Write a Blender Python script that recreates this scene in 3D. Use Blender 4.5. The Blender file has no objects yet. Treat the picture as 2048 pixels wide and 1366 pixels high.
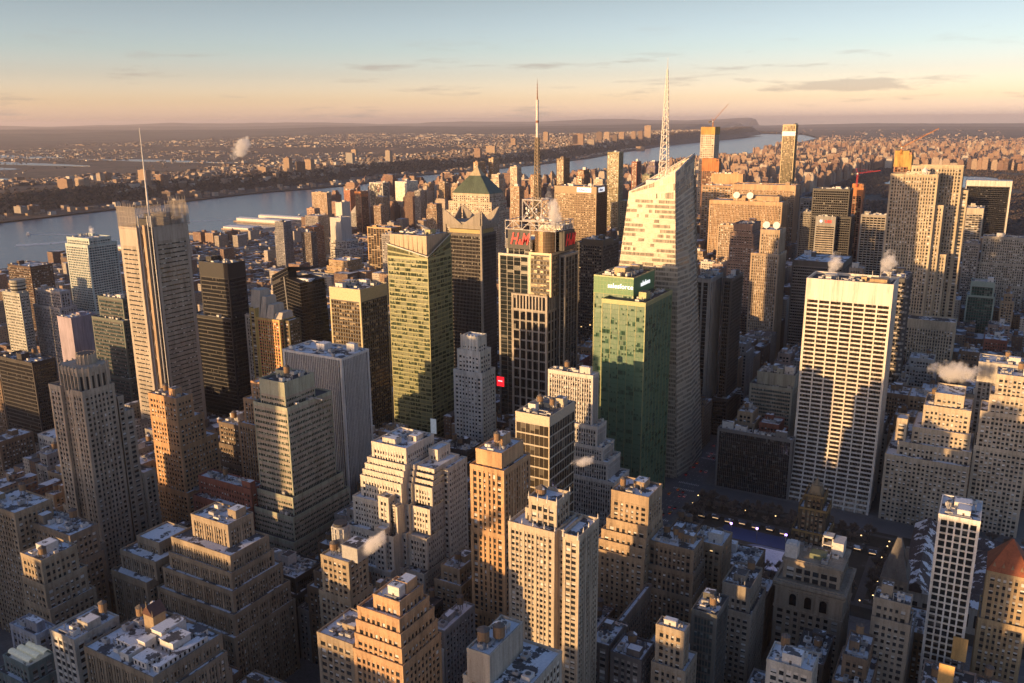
import bpy, math, random
import numpy as np
from mathutils import Matrix, Vector
C = bpy.context.scene
rng = random.Random(11)

# ---------------------------------------------------------------- camera
# metres; +Y runs uptown along the avenues, +X east along the streets
ZC, FOC = 320.0, 1721.5
TH, RO, AZ = math.radians(14.39), math.radians(-0.41), math.radians(29.84)
_fw = np.array([-math.sin(AZ)*math.cos(TH), math.cos(AZ)*math.cos(TH), -math.sin(TH)])
_r = np.array([math.cos(AZ), math.sin(AZ), 0.0]); _u = np.cross(_r, _fw)
_r, _u = math.cos(RO)*_r+math.sin(RO)*_u, -math.sin(RO)*_r+math.cos(RO)*_u
cam = bpy.data.objects.new('camera', bpy.data.cameras.new('camera'))
C.collection.objects.link(cam); C.camera = cam
cam.matrix_world = Matrix(((_r[0], _u[0], -_fw[0], 0), (_r[1], _u[1], -_fw[1], 0), (_r[2], _u[2], -_fw[2], ZC), (0, 0, 0, 1)))
cam.data.sensor_width = 36; cam.data.lens = 36*FOC/2048
cam.data.clip_start = 1; cam.data.clip_end = 200000
def px(X, Y, Z):                                   # where a point falls in the picture (used to decide what is in view)
    d = np.array([X, Y, Z-ZC]); z = d@_fw
    return (1024+FOC*(d@_r)/z, 683-FOC*(d@_u)/z, z)
# ---------------------------------------------------------------- light
SUN_AZ, SUN_EL = math.radians(180+26), math.radians(5.4)      # azimuth clockwise from +Y
sd = Vector((math.sin(SUN_AZ)*math.cos(SUN_EL), math.cos(SUN_AZ)*math.cos(SUN_EL), math.sin(SUN_EL)))
sun = bpy.data.objects.new('sun', bpy.data.lights.new('sun', 'SUN')); C.collection.objects.link(sun)
sun.rotation_euler = sd.to_track_quat('Z', 'Y').to_euler()
sun.data.energy = 4.7; sun.data.angle = math.radians(0.53); sun.data.color = (1.0, 0.60, 0.26)
W = bpy.data.worlds.new('World'); C.world = W; W.use_nodes = True
def build_world():
    nt = W.node_tree; nt.nodes.clear(); N = nt.nodes.new; L = nt.links.new
    out = N('ShaderNodeOutputWorld'); bg = N('ShaderNodeBackground'); bg.inputs[1].default_value = 0.15
    sky = N('ShaderNodeTexSky'); sky.sky_type = 'NISHITA'; sky.sun_disc = False
    sky.sun_elevation = SUN_EL; sky.sun_rotation = SUN_AZ; sky.altitude = 300
    sky.air_density = 1.0; sky.dust_density = 1.6; sky.ozone_density = 1.2
    tc = N('ShaderNodeTexCoord'); sp = N('ShaderNodeSeparateXYZ'); L(tc.outputs['Generated'], sp.inputs[0])
    # low bands of evening cloud and a few small scraps
    mp = N('ShaderNodeMapping'); L(tc.outputs['Generated'], mp.inputs[0]); mp.inputs['Scale'].default_value = (7.0, 7.0, 60.0)
    nz = N('ShaderNodeTexNoise'); L(mp.outputs[0], nz.inputs['Vector']); nz.inputs['Scale'].default_value = 1.3; nz.inputs['Detail'].default_value = 7; nz.inputs['Roughness'].default_value = .6
    th = N('ShaderNodeMapRange'); L(nz.outputs[0], th.inputs[0]); th.inputs[1].default_value = .57; th.inputs[2].default_value = .70
    band = N('ShaderNodeValToRGB'); L(sp.outputs[2], band.inputs[0]); e = band.color_ramp.elements
    e[0].position = 0.0; e[0].color = (.9,)*3+(1,); e[1].position = .12; e[1].color = (0, 0, 0, 1)
    for p, v in ((.02, .75), (.035, .45), (.05, .5), (.06, .5), (.075, .15)):
        q = e.new(p); q.color = (v, v, v, 1)
    mu = N('ShaderNodeMath'); mu.operation = 'MULTIPLY'; L(th.outputs[0], mu.inputs[0]); L(band.outputs[0], mu.inputs[1])
    grade = N('ShaderNodeMix'); grade.data_type = 'RGBA'; grade.blend_type = 'MULTIPLY'; grade.inputs[0].default_value = 1
    gr = N('ShaderNodeValToRGB'); L(sp.outputs[2], gr.inputs[0]); g = gr.color_ramp.elements
    g[0].position = 0; g[0].color = SKYG[0][1]; g[1].position = 1; g[1].color = SKYG[-1][1]
    for p, c in SKYG[1:-1]:
        q = g.new(p); q.color = c
    L(sky.outputs[0], grade.inputs[6]); L(gr.outputs[0], grade.inputs[7])
    # a low bank to the right
    def M(op, a, b_=None):
        n = N('ShaderNodeMath'); n.operation = op
        for i, q in enumerate((a, b_)):
            if q is None: continue
            if hasattr(q, 'is_output'): L(q, n.inputs[i])
            else: n.inputs[i].default_value = q
        return n.outputs[0]
    mp2 = N('ShaderNodeMapping'); L(tc.outputs['Generated'], mp2.inputs[0]); mp2.inputs['Scale'].default_value = (16, 16, 90)
    nb = N('ShaderNodeTexNoise'); L(mp2.outputs[0], nb.inputs['Vector']); nb.inputs['Scale'].default_value = 1.0; nb.inputs['Detail'].default_value = 8; nb.inputs['Roughness'].default_value = .6
    ez = M('ABSOLUTE', M('SUBTRACT', sp.outputs[2], .0345)); el = M('SUBTRACT', 1.0, M('DIVIDE', ez, .011))
    ax = M('ABSOLUTE', M('SUBTRACT', sp.outputs[0], -.165)); al = M('SUBTRACT', 1.0, M('DIVIDE', ax, .15))
    bk = M('MULTIPLY', M('SUBTRACT', M('ADD', M('MULTIPLY', M('MINIMUM', el, al), .5), nb.outputs[0]), .70), 7.0)
    bkc = N('ShaderNodeClamp'); L(bk, bkc.inputs[0]); bkm = M('MAXIMUM', M('MULTIPLY', bkc.outputs[0], .48), mu.outputs[0])
    cm = N('ShaderNodeMix'); cm.data_type = 'RGBA'; L(bkm, cm.inputs[0]); L(grade.outputs[2], cm.inputs[6]); cm.inputs[7].default_value = CLOUDC
    L(cm.outputs[2], bg.inputs[0]); L(bg.outputs[0], out.inputs[0])
SKYG = [(0, (3.0, 2.85, 6.1, 1)), (.022, (2.0, 1.87, 3.2, 1)), (.049, (1.33, 1.29, 2.1, 1)), (.075, (1.08, 1.13, 1.68, 1)), (.127, (.90, .85, 1.06, 1)), (.3, (.63, .69, .96, 1)), (1, (.63, .69, .96, 1))]
CLOUDC = (1.85, 1.5, 1.3, 1)
build_world()
C.view_settings.view_transform = 'Standard'; C.view_settings.look = 'None'
C.view_settings.exposure = 0.7; C.view_settings.gamma = 1.0
C.cycles.max_bounces = 5; C.cycles.diffuse_bounces = 3; C.cycles.glossy_bounces = 3; C.cycles.volume_bounces = 4
C.cycles.transmission_bounces = 2; C.cycles.transparent_max_bounces = 8

# ---------------------------------------------------------------- mesh helper
class MB:
    def __init__(s): s.v = []; s.F = []; s.n = 0
    def quads(s, P, m=0, r=None):                 # P (N,4,3)
        P = np.asarray(P, float).reshape(-1, 4, 3); k = len(P)
        if not k: return
        r = np.full(k, .3) if r is None else np.broadcast_to(np.asarray(r, float), (k,))
        s.F.append((np.arange(4*k).reshape(k, 4)+s.n, m, r)); s.v.append(P.reshape(-1, 3)); s.n += 4*k
    def boxes(s, B, m=0, r=None, bottom=False):           # B (N,6) x0 x1 y0 y1 z0 z1
        B = np.asarray(B, float).reshape(-1, 6)
        if not len(B): return
        x0, x1, y0, y1, z0, z1 = B.T
        c = np.stack([np.stack(t, -1) for t in ((x0, y0, z0), (x1, y0, z0), (x1, y1, z0), (x0, y1, z0), (x0, y0, z1), (x1, y0, z1), (x1, y1, z1), (x0, y1, z1))], 1)
        fs = [(0, 1, 5, 4), (1, 2, 6, 5), (2, 3, 7, 6), (3, 0, 4, 7), (4, 5, 6, 7)]
        if bottom: fs.append((3, 2, 1, 0))
        k = len(B); idx = (np.arange(k)*8)[:, None, None]+np.array(fs)[None]+s.n
        r = np.full(k, .3) if r is None else np.broadcast_to(np.asarray(r, float), (k,))
        s.F.append((idx.reshape(-1, 4), m, np.repeat(r, len(fs)))); s.v.append(c.reshape(-1, 3)); s.n += 8*k
    def box(s, x0, x1, y0, y1, z0, z1, m=0, r=None): s.boxes([[min(x0, x1), max(x0, x1), min(y0, y1), max(y0, y1), z0, z1]], m, r, True)
    def mesh(s, V, F, m=0, r=.3):
        V = np.asarray(V, float)
        for k in set(len(f) for f in F):
            a = np.array([f for f in F if len(f) == k])+s.n
            s.F.append((a, m, np.full(len(a), r)))
        s.v.append(V.reshape(-1, 3)); s.n += len(V)
    def prism(s, pts, z0, z1, m=0, r=.3, top=None, mt=None):      # top: other outline for the upper ring
        n = len(pts); T = pts if top is None else top
        V = [(x, y, z0) for x, y in pts]+[(x, y, z1) for x, y in T]
        s.mesh(V, [(i, (i+1) % n, n+(i+1) % n, n+i) for i in range(n)], m, r)
        s.mesh(V, [tuple(range(n, 2*n))], m if mt is None else mt, r)
    def cyl(s, cx, cy, r0, r1, z0, z1, n=14, m=0, mt=None):
        a = [2*math.pi*i/n for i in range(n)]
        s.prism([(cx+r0*math.cos(t), cy+r0*math.sin(t)) for t in a], z0, z1, m, top=[(cx+r1*math.cos(t), cy+r1*math.sin(t)) for t in a], mt=mt)
    def tube(s, p, q, r, n=5, m=0, r2=None):
        p = Vector(p); q = Vector(q); d = (q-p)
        if d.length < 1e-6: return
        a = d.to_track_quat('Z', 'Y').to_matrix(); r2 = r if r2 is None else r2; V = []
        for c, rr in ((p, r), (q, r2)):
            for i in range(n):
                t = 2*math.pi*i/n; V.append(tuple(c+a@Vector((rr*math.cos(t), rr*math.sin(t), 0))))
        s.mesh(V, [(i, (i+1) % n, n+(i+1) % n, n+i) for i in range(n)]+[tuple(range(n-1, -1, -1)), tuple(range(n, 2*n))], m)
    def build(s, name, mats, parent=None, o=(0, 0, 0), smooth=False, **props):
        V = np.concatenate(s.v)-np.array(o, float) if s.v else np.zeros((0, 3))
        me = bpy.data.meshes.new(name); me.vertices.add(len(V)); me.vertices.foreach_set('co', V.ravel())
        fl = [f for f, _, _ in s.F]; nl = sum(f.size for f in fl); npoly = sum(len(f) for f in fl)
        me.loops.add(nl); me.polygons.add(npoly)
        me.loops.foreach_set('vertex_index', np.concatenate([f.ravel() for f in fl]).astype(np.int32))
        tot = np.concatenate([np.full(len(f), f.shape[1]) for f in fl]); st = np.concatenate([[0], np.cumsum(tot)[:-1]])
        me.polygons.foreach_set('loop_start', st.astype(np.int32))
        try: me.polygons.foreach_set('loop_total', tot.astype(np.int32))
        except Exception: pass
        me.polygons.foreach_set('material_index', np.concatenate([np.full(len(f), m) for f, m, _ in s.F]).astype(np.int32))
        at = me.attributes.new('rnd', 'FLOAT', 'FACE'); at.data.foreach_set('value', np.concatenate([r for _, _, r in s.F]).astype(np.float32))
        me.polygons.foreach_set('use_smooth', np.full(npoly, bool(smooth)))
        for m in (mats if isinstance(mats, (list, tuple)) else [mats]): me.materials.append(m)
        me.update(calc_edges=True)
        ob = bpy.data.objects.new(name, me); C.collection.objects.link(ob)
        if parent: ob.parent = parent
        else: ob.location = o
        for k, v in props.items(): ob[k] = v
        return ob
def thing(name, label, cat, loc=(0, 0, 0), rz=0.0, group=None):
    o = bpy.data.objects.new(name, None); C.collection.objects.link(o); o.location = loc; o.rotation_euler = (0, 0, rz)
    o['label'] = label; o['category'] = cat; o.empty_display_size = 2
    if group: o['group'] = group
    return o
def dup(root, loc, rz=0, sc=None, **props):
    r = root.copy(); C.collection.objects.link(r); r.location = loc; r.rotation_euler = (0, 0, rz)
    if sc: r.scale = (sc,)*3
    for k, v in props.items(): r[k] = v
    for ch in list(root.children):
        c = ch.copy(); C.collection.objects.link(c); c.parent = r
        for g in list(ch.children):
            d = g.copy(); C.collection.objects.link(d); d.parent = c
    return r

# ---------------------------------------------------------------- materials
def mat(name):
    m = bpy.data.materials.new(name); m.use_nodes = True; nt = m.node_tree
    return m, nt, nt.nodes['Principled BSDF'], nt.nodes.new, nt.links.new
def ramp(N, L, src, stops, const=False):
    r = N('ShaderNodeValToRGB'); L(src, r.inputs[0]); e = r.color_ramp.elements
    e[0].position = stops[0][0]; e[0].color = tuple(stops[0][1])+(1,); e[1].position = stops[-1][0]; e[1].color = tuple(stops[-1][1])+(1,)
    for p, c in stops[1:-1]:
        q = e.new(p); q.color = tuple(c)+(1,)
    if const: r.color_ramp.interpolation = 'CONSTANT'
    return r.outputs[0]
def noise(N, L, vec, scale, detail=4, rough=.55):
    n = N('ShaderNodeTexNoise'); n.inputs['Scale'].default_value = scale; n.inputs['Detail'].default_value = detail; n.inputs['Roughness'].default_value = rough
    if vec is not None: L(vec, n.inputs['Vector'])
    return n.outputs[0]
def mixc(N, L, f, a, b, mode='MIX'):
    m = N('ShaderNodeMix'); m.data_type = 'RGBA'; m.blend_type = mode
    for i, x in ((0, f), (6, a), (7, b)):
        if hasattr(x, 'is_output'): L(x, m.inputs[i])
        else: m.inputs[i].default_value = x if i == 0 else tuple(x)+(1,)
    return m.outputs[2]
_M = {}
def wall(col, rough=.8, var=.22, key=None):
    k = ('wall', tuple(col), rough, var)
    if k in _M: return _M[k]
    m, nt, b, N, L = mat(key or 'masonry'); tc = N('ShaderNodeTexCoord'); oi = N('ShaderNodeObjectInfo')
    ad = N('ShaderNodeVectorMath'); ad.operation = 'ADD'; L(tc.outputs['Object'], ad.inputs[0]); L(oi.outputs['Location'], ad.inputs[1])
    mp = N('ShaderNodeMapping'); L(ad.outputs[0], mp.inputs[0]); mp.inputs['Scale'].default_value = (1, 1, .22)
    n1 = noise(N, L, mp.outputs[0], .11, 6, .65); n2 = noise(N, L, ad.outputs[0], 1.3, 3, .7)
    lo = [c*(1-var*1.3) for c in col]; hi = [min(1, c*(1+var)) for c in col]
    c = ramp(N, L, n1, [(.3, lo), (.7, hi)]); c2 = ramp(N, L, n2, [(.3, (.84,)*3), (.7, (1.1,)*3)])
    mp2 = N('ShaderNodeMapping'); L(ad.outputs[0], mp2.inputs[0]); mp2.inputs['Scale'].default_value = (1, 1, .06)      # soot streaks run down the wall
    n3 = noise(N, L, mp2.outputs[0], .55, 4, .7); c3 = ramp(N, L, n3, [(.32, (.70, .68, .66)), (.5, (1, 1, 1)), (.72, (1.12, 1.12, 1.12))])
    L(mixc(N, L, 1, mixc(N, L, 1, c, c2, 'MULTIPLY'), c3, 'MULTIPLY'), b.inputs['Base Color']); b.inputs['Roughness'].default_value = rough
    _M[k] = m; return m
def glass(dark=(.025, .03, .035), blind=(.74, .75, .74), rough=.12, metal=0.0, share=.62, lit=.0):  # default pale panes: blinds, plus sky reflection painted into the colour
    k = ('glass', dark, blind, rough, metal, share, lit)
    if k in _M: return _M[k]
    m, nt, b, N, L = mat('window_glass'); a = N('ShaderNodeAttribute'); a.attribute_name = 'rnd'; f = a.outputs['Fac']
    mid = [(x+y)/2.6 for x, y in zip(dark, blind)]
    c = ramp(N, L, f, [(0, [d*.6 for d in dark]), (share*.6, dark), (share, [d*1.6 for d in dark]), (share+.02, mid), (1, blind)])
    L(c, b.inputs['Base Color'])
    L(ramp(N, L, f, [(0, (rough,)*3), (share, (rough*1.3,)*3), (share+.02, (.3,)*3), (1, (.4,)*3)]), b.inputs['Roughness'])
    b.inputs['Metallic'].default_value = metal; b.inputs['Specular IOR Level'].default_value = .8
    # every pane sits a hair out of true: tilt the normal a little from pane to pane
    wn = N('ShaderNodeTexWhiteNoise'); wn.noise_dimensions = '1D'; L(f, wn.inputs['W'])
    g = N('ShaderNodeNewGeometry'); s = N('ShaderNodeVectorMath'); s.operation = 'SUBTRACT'; L(wn.outputs['Color'], s.inputs[0]); s.inputs[1].default_value = (.5,)*3
    sc = N('ShaderNodeVectorMath'); sc.operation = 'SCALE'; L(s.outputs[0], sc.inputs[0]); sc.inputs['Scale'].default_value = .035
    ad = N('ShaderNodeVectorMath'); ad.operation = 'ADD'; L(g.outputs['Normal'], ad.inputs[0]); L(sc.outputs[0], ad.inputs[1])
    no = N('ShaderNodeVectorMath'); no.operation = 'NORMALIZE'; L(ad.outputs[0], no.inputs[0]); L(no.outputs[0], b.inputs['Normal'])
    if lit:
        gt = N('ShaderNodeMath'); gt.operation = 'GREATER_THAN'; L(f, gt.inputs[0]); gt.inputs[1].default_value = 1-lit
        b.inputs['Emission Color'].default_value = (1, .62, .25, 1); mu = N('ShaderNodeMath'); mu.operation = 'MULTIPLY'; L(gt.outputs[0], mu.inputs[0]); mu.inputs[1].default_value = .8
        L(mu.outputs[0], b.inputs['Emission Strength'])
    _M[k] = m; return m
def roofm(base=(.07, .068, .07), snow=.5, key='roofing'):
    k = ('roof', base, snow)
    if k in _M: return _M[k]
    m, nt, b, N, L = mat(key); tc = N('ShaderNodeTexCoord'); oi = N('ShaderNodeObjectInfo')
    ad = N('ShaderNodeVectorMath'); ad.operation = 'ADD'; L(tc.outputs['Object'], ad.inputs[0]); L(oi.outputs['Location'], ad.inputs[1])
    n1 = noise(N, L, ad.outputs[0], .11, 8, .66); n2 = noise(N, L, ad.outputs[0], .9, 3, .6)
    bs = ramp(N, L, n2, [(.3, [c*.7 for c in base]), (.7, [c*1.4 for c in base])])
    t = .70-.42*snow
    f = ramp(N, L, n1, [(t, (0, 0, 0)), (t+.02, (1, 1, 1))])
    sn = ramp(N, L, n2, [(.3, (.62, .66, .72)), (.7, (.80, .82, .86))])
    L(mixc(N, L, f, bs, sn), b.inputs['Base Color']); b.inputs['Roughness'].default_value = .8
    _M[k] = m; return m
def plain(col, rough=.6, metal=0, emit=None, name='paint'):
    k = ('plain', tuple(col), rough, metal, emit)
    if k in _M: return _M[k]
    m, nt, b, N, L = mat(name); tc = N('ShaderNodeTexCoord'); n = noise(N, L, tc.outputs['Object'], .8, 4)
    L(ramp(N, L, n, [(.3, [c*.82 for c in col]), (.7, [min(1, c*1.12) for c in col])]), b.inputs['Base Color'])
    b.inputs['Roughness'].default_value = rough; b.inputs['Metallic'].default_value = metal
    if emit: b.inputs['Emission Color'].default_value = tuple(col)+(1,); b.inputs['Emission Strength'].default_value = emit
    _M[k] = m; return m
def farwall(name, stops, bay=3.2, fh=3.2, snow=.5, win=(.05, .05, .06)):
    """walls (with small windows) and snow-patched roofs of buildings too far off for modelled openings; 'rnd' picks the wall colour"""
    m, nt, b, N, L = mat(name); tc = N('ShaderNodeTexCoord'); a = N('ShaderNodeAttribute'); a.attribute_name = 'rnd'
    g = N('ShaderNodeNewGeometry'); gs = N('ShaderNodeSeparateXYZ'); L(g.outputs['Normal'], gs.inputs[0])
    s = N('ShaderNodeSeparateXYZ'); L(tc.outputs['Object'], s.inputs[0])
    def M(op, x, y=None):
        n = N('ShaderNodeMath'); n.operation = op
        for i, q in enumerate((x, y)):
            if q is None: continue
            if hasattr(q, 'is_output'): L(q, n.inputs[i])
            else: n.inputs[i].default_value = q
        return n.outputs[0]
    u = M('DIVIDE', M('ADD', s.outputs[0], s.outputs[1]), bay); z = M('DIVIDE', s.outputs[2], fh)
    fu = M('FRACT', u); fz = M('FRACT', z)
    w = M('MULTIPLY', M('MULTIPLY', M('GREATER_THAN', fu, .28), M('LESS_THAN', fu, .76)), M('MULTIPLY', M('GREATER_THAN', fz, .3), M('LESS_THAN', fz, .8)))
    cb = N('ShaderNodeCombineXYZ'); L(M('FLOOR', u), cb.inputs[0]); L(M('FLOOR', z), cb.inputs[1])
    wn = N('ShaderNodeTexWhiteNoise'); L(cb.outputs[0], wn.inputs['Vector'])
    wc = ramp(N, L, wn.outputs['Value'], [(0, win), (.6, [c*1.5 for c in win]), (.65, (.14, .13, .12)), (1, (.3, .27, .22))])
    col = ramp(N, L, a.outputs['Fac'], stops)
    c = mixc(N, L, w, col, wc)
    n1 = noise(N, L, tc.outputs['Object'], .06, 5); t = .72-.42*snow
    f = ramp(N, L, n1, [(t, (0, 0, 0)), (t+.03, (1, 1, 1))]); rf = mixc(N, L, f, (.09, .085, .085), (.62, .64, .68))
    up = M('GREATER_THAN', gs.outputs[2], .6)
    L(mixc(N, L, up, c, rf), b.inputs['Base Color']); b.inputs['Roughness'].default_value = .75
    return m
# ---------------------------------------------------------------- facades
BANDS = {}
def bandof(col): w_ = wall(col); BANDS[w_.name] = wall([c*.84 for c in col], .8, .26); return w_
def ST(**k):
    d = dict(bay=3.0, pw=1.3, fh=3.7, bh=1.6, pd=.4, bd=.3, cw=1.6, hp=1.6, sub=1, group=0, gw=0, wall=wall((.42, .34, .25)), band=None, glass=None, roof=None, par=1.1, blind=.3)
    d.update(k)
    if d['band'] is None:
        d['band'] = BANDS.get(d['wall'].name, d['wall'])
    if d['glass'] is None: d['glass'] = glass()
    if d['roof'] is None: d['roof'] = roofm()
    return d
def nprand(seed): return np.random.RandomState(seed)
SIDES = {'S': ((0, 0), (1, 0), (0, -1)), 'E': ((1, 0), (0, 1), (1, 0)), 'W': ((0, 1), (0, -1), (-1, 0)), 'N': ((1, 1), (-1, 0), (0, 1))}
def facade(mb, panes, x0, x1, y0, y1, z0, z1, st, sides='SEW', R=None, solid=0.0):
    """x0..y1 is the plane of the glass; piers and floor bands stand proud of it. solid = blind height at the top"""
    for sd_ in sides:
        (fx, fy), (ux, uy), (nx, ny) = SIDES[sd_]
        px0 = x1 if fx else x0; py0 = y1 if fy else y0
        Wd = abs((x1-x0)*ux+(y1-y0)*uy)
        def B(a0, a1, d0, d1, zz0, zz1):
            a0, a1, d0, d1, zz0, zz1 = np.broadcast_arrays(*[np.asarray(t, float) for t in (a0, a1, d0, d1, zz0, zz1)])
            xa = px0+ux*a0+nx*d0; xb = px0+ux*a1+nx*d1; ya = py0+uy*a0+ny*d0; yb = py0+uy*a1+ny*d1
            return np.stack([np.minimum(xa, xb), np.maximum(xa, xb), np.minimum(ya, yb), np.maximum(ya, yb), zz0, zz1], -1).reshape(-1, 6)
        pd, bd, cw = st['pd'], st['bd'], min(st['cw'], Wd*.2)
        zt = z1-solid
        nb = max(1, int(round((Wd-2*cw)/st['bay']))); b = (Wd-2*cw)/nb
        nf = max(1, int(round((zt-z0)/st['fh']))); fh = (zt-z0)/nf; bh = st['bh']*fh/st['fh']; pw = min(st['pw'], b*.8)
        a = cw+b*np.arange(nb+1); hw = np.full(nb+1, pw/2)
        if st['group']: hw[::st['group']] = st['gw']/2
        al = a-hw; ar = a+hw; al[0] = cw; ar[-1] = Wd-cw; ar[0] = cw+.01; al[-1] = Wd-cw-.01
        if st['pw'] > 0 and nb > 1: mb.boxes(B(al[1:-1], ar[1:-1], 0, pd+st.get('pe', 0), z0, zt), 0)
        mb.boxes(B(0, cw, 0, pd, z0, z1), 0)                                   # corner piers
        mb.boxes(B(Wd-cw, Wd+(pd if sd_ in 'SN' else 0), 0, pd, z0, z1), 0)
        if sd_ in 'SN': mb.boxes(B(-pd, 0, 0, pd, z0, z1), 0)
        if solid > 0: mb.boxes(B(cw, Wd-cw, 0, pd+.02, zt, z1), 0)
        zf = z0+fh*np.arange(nf)
        if bh > 0: mb.boxes(B(cw, Wd-cw, 0, bd, zf+fh-bh, zf+fh-.002), 1)
        # panes
        A0 = ar[:-1].copy(); A1 = al[1:].copy(); A0[0] = cw; A1[-1] = Wd-cw
        k = st['sub']
        if k > 1:
            w = (A1-A0)/k; A0 = (A0[:, None]+w[:, None]*np.arange(k)+.06).ravel(); A1 = A0+np.repeat(w, k)-.12
        n1 = len(A0); aa0 = np.tile(A0, nf); aa1 = np.tile(A1, nf); zz0 = np.repeat(zf, n1); zz1 = zz0+fh-bh
        nC = n1//k if k > 1 else n1; gl = np.repeat(R.rand(nf, nC), k, axis=1).ravel()[:len(aa0)] if k > 1 else R.rand(len(aa0))
        r = R.rand(len(aa0)); fr = np.where(R.rand(len(aa0)) < st['blind'], R.rand(len(aa0))*.75+.1, 0.0)
        r2 = .7+.28*R.rand(len(aa0)); r1 = r*.62+np.where(R.rand(len(aa0)) < .06, .34, 0)
        if st.get('shades'):                                                  # most bays have their shades down, in runs
            fr = np.where(gl < st['shades'], np.where(R.rand(len(aa0)) < .8, .97, .6), np.where(R.rand(len(aa0)) < .75, .02, .5)); r2 = .72+.2*np.clip(gl+.25*R.rand(len(aa0)), 0, 1)
        zm = zz1-(zz1-zz0)*fr
        def Q(c0, c1, e0, e1):
            P = [(px0+ux*q, py0+uy*q, e) for q, e in ((c0, e0), (c1, e0), (c1, e1), (c0, e1))]
            return np.stack([np.stack(np.broadcast_arrays(*p), -1) for p in P], 1)
        panes.append((Q(aa0, aa1, zz0, zm), r1)); 
        sel = fr > 0
        panes.append((Q(aa0[sel], aa1[sel], zm[sel], zz1[sel]), r2[sel]))
        if k > 1:                                                             # thin mullion plane behind the sub-divided panes
            Wm = Q(np.array([cw]), np.array([Wd-cw]), np.array([z0]), np.array([zt])); mb.quads(Wm-np.array([nx, ny, 0])*.4, 1)
def blank(mb, x0, x1, y0, y1, z0, z1, pd, sides):
    for s in sides:
        if s == 'N': mb.box(x0-pd, x1+pd, y1, y1+pd, z0, z1)
        if s == 'S': mb.box(x0-pd, x1+pd, y0-pd, y0, z0, z1)
        if s == 'E': mb.box(x1, x1+pd, y0, y1, z0, z1)
        if s == 'W': mb.box(x0-pd, x0, y0, y1, z0, z1)
def parapet(mb, x0, x1, y0, y1, z, h, t=.45, out=.08, m=0):
    mb.box(x0-out, x1+out, y0-out, y0+t, z-.5, z+h, m); mb.box(x0-out, x1+out, y1-t, y1+out, z-.5, z+h, m)
    mb.box(x0-out, x0+t, y0+t, y1-t, z-.5, z+h, m); mb.box(x1-t, x1+out, y0+t, y1-t, z-.5, z+h, m)
TANKW = wall((.26, .17, .10), .85, .25, 'weathered_timber'); TANKR = roofm((.1, .09, .085), .25, 'tank_roofing')
STEEL = plain((.10, .095, .09), .6, name='dark_steel'); GALV = plain((.42, .42, .42), .45, .3, name='galvanised_steel'); WHITEM = plain((.62, .6, .57), .6, name='pale_render')
def tank(x, y, z, par, o, r=2.1, h=3.8, leg=3.2):
    mb = MB(); mb.cyl(x, y, r, r*1.0, z+leg, z+leg+h, 14)
    for k in range(1, 4): mb.cyl(x, y, r+.05, r+.05, z+leg+h*k/4-.05, z+leg+h*k/4+.05, 14)
    t = mb.build('water_tank', TANKW, par, o)
    q = MB(); q.cyl(x, y, r*1.12, .05, z+leg+h, z+leg+h+r*.75, 14); q.build('tank_roof', TANKR, t, o)
    l = MB()
    for i in range(6):
        a = math.pi/3*i; l.tube((x+r*.8*math.cos(a), y+r*.8*math.sin(a), z), (x+r*.8*math.cos(a), y+r*.8*math.sin(a), z+leg), .14, 4)
        l.tube((x+r*.8*math.cos(a), y+r*.8*math.sin(a), z+.2), (x+r*.8*math.cos(a+1.05), y+r*.8*math.sin(a+1.05), z+leg-.2), .08, 4)
    l.cyl(x, y, r, r, z+leg-.25, z+leg, 12); l.build('tank_stand', STEEL, t, o)
    return t
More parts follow.
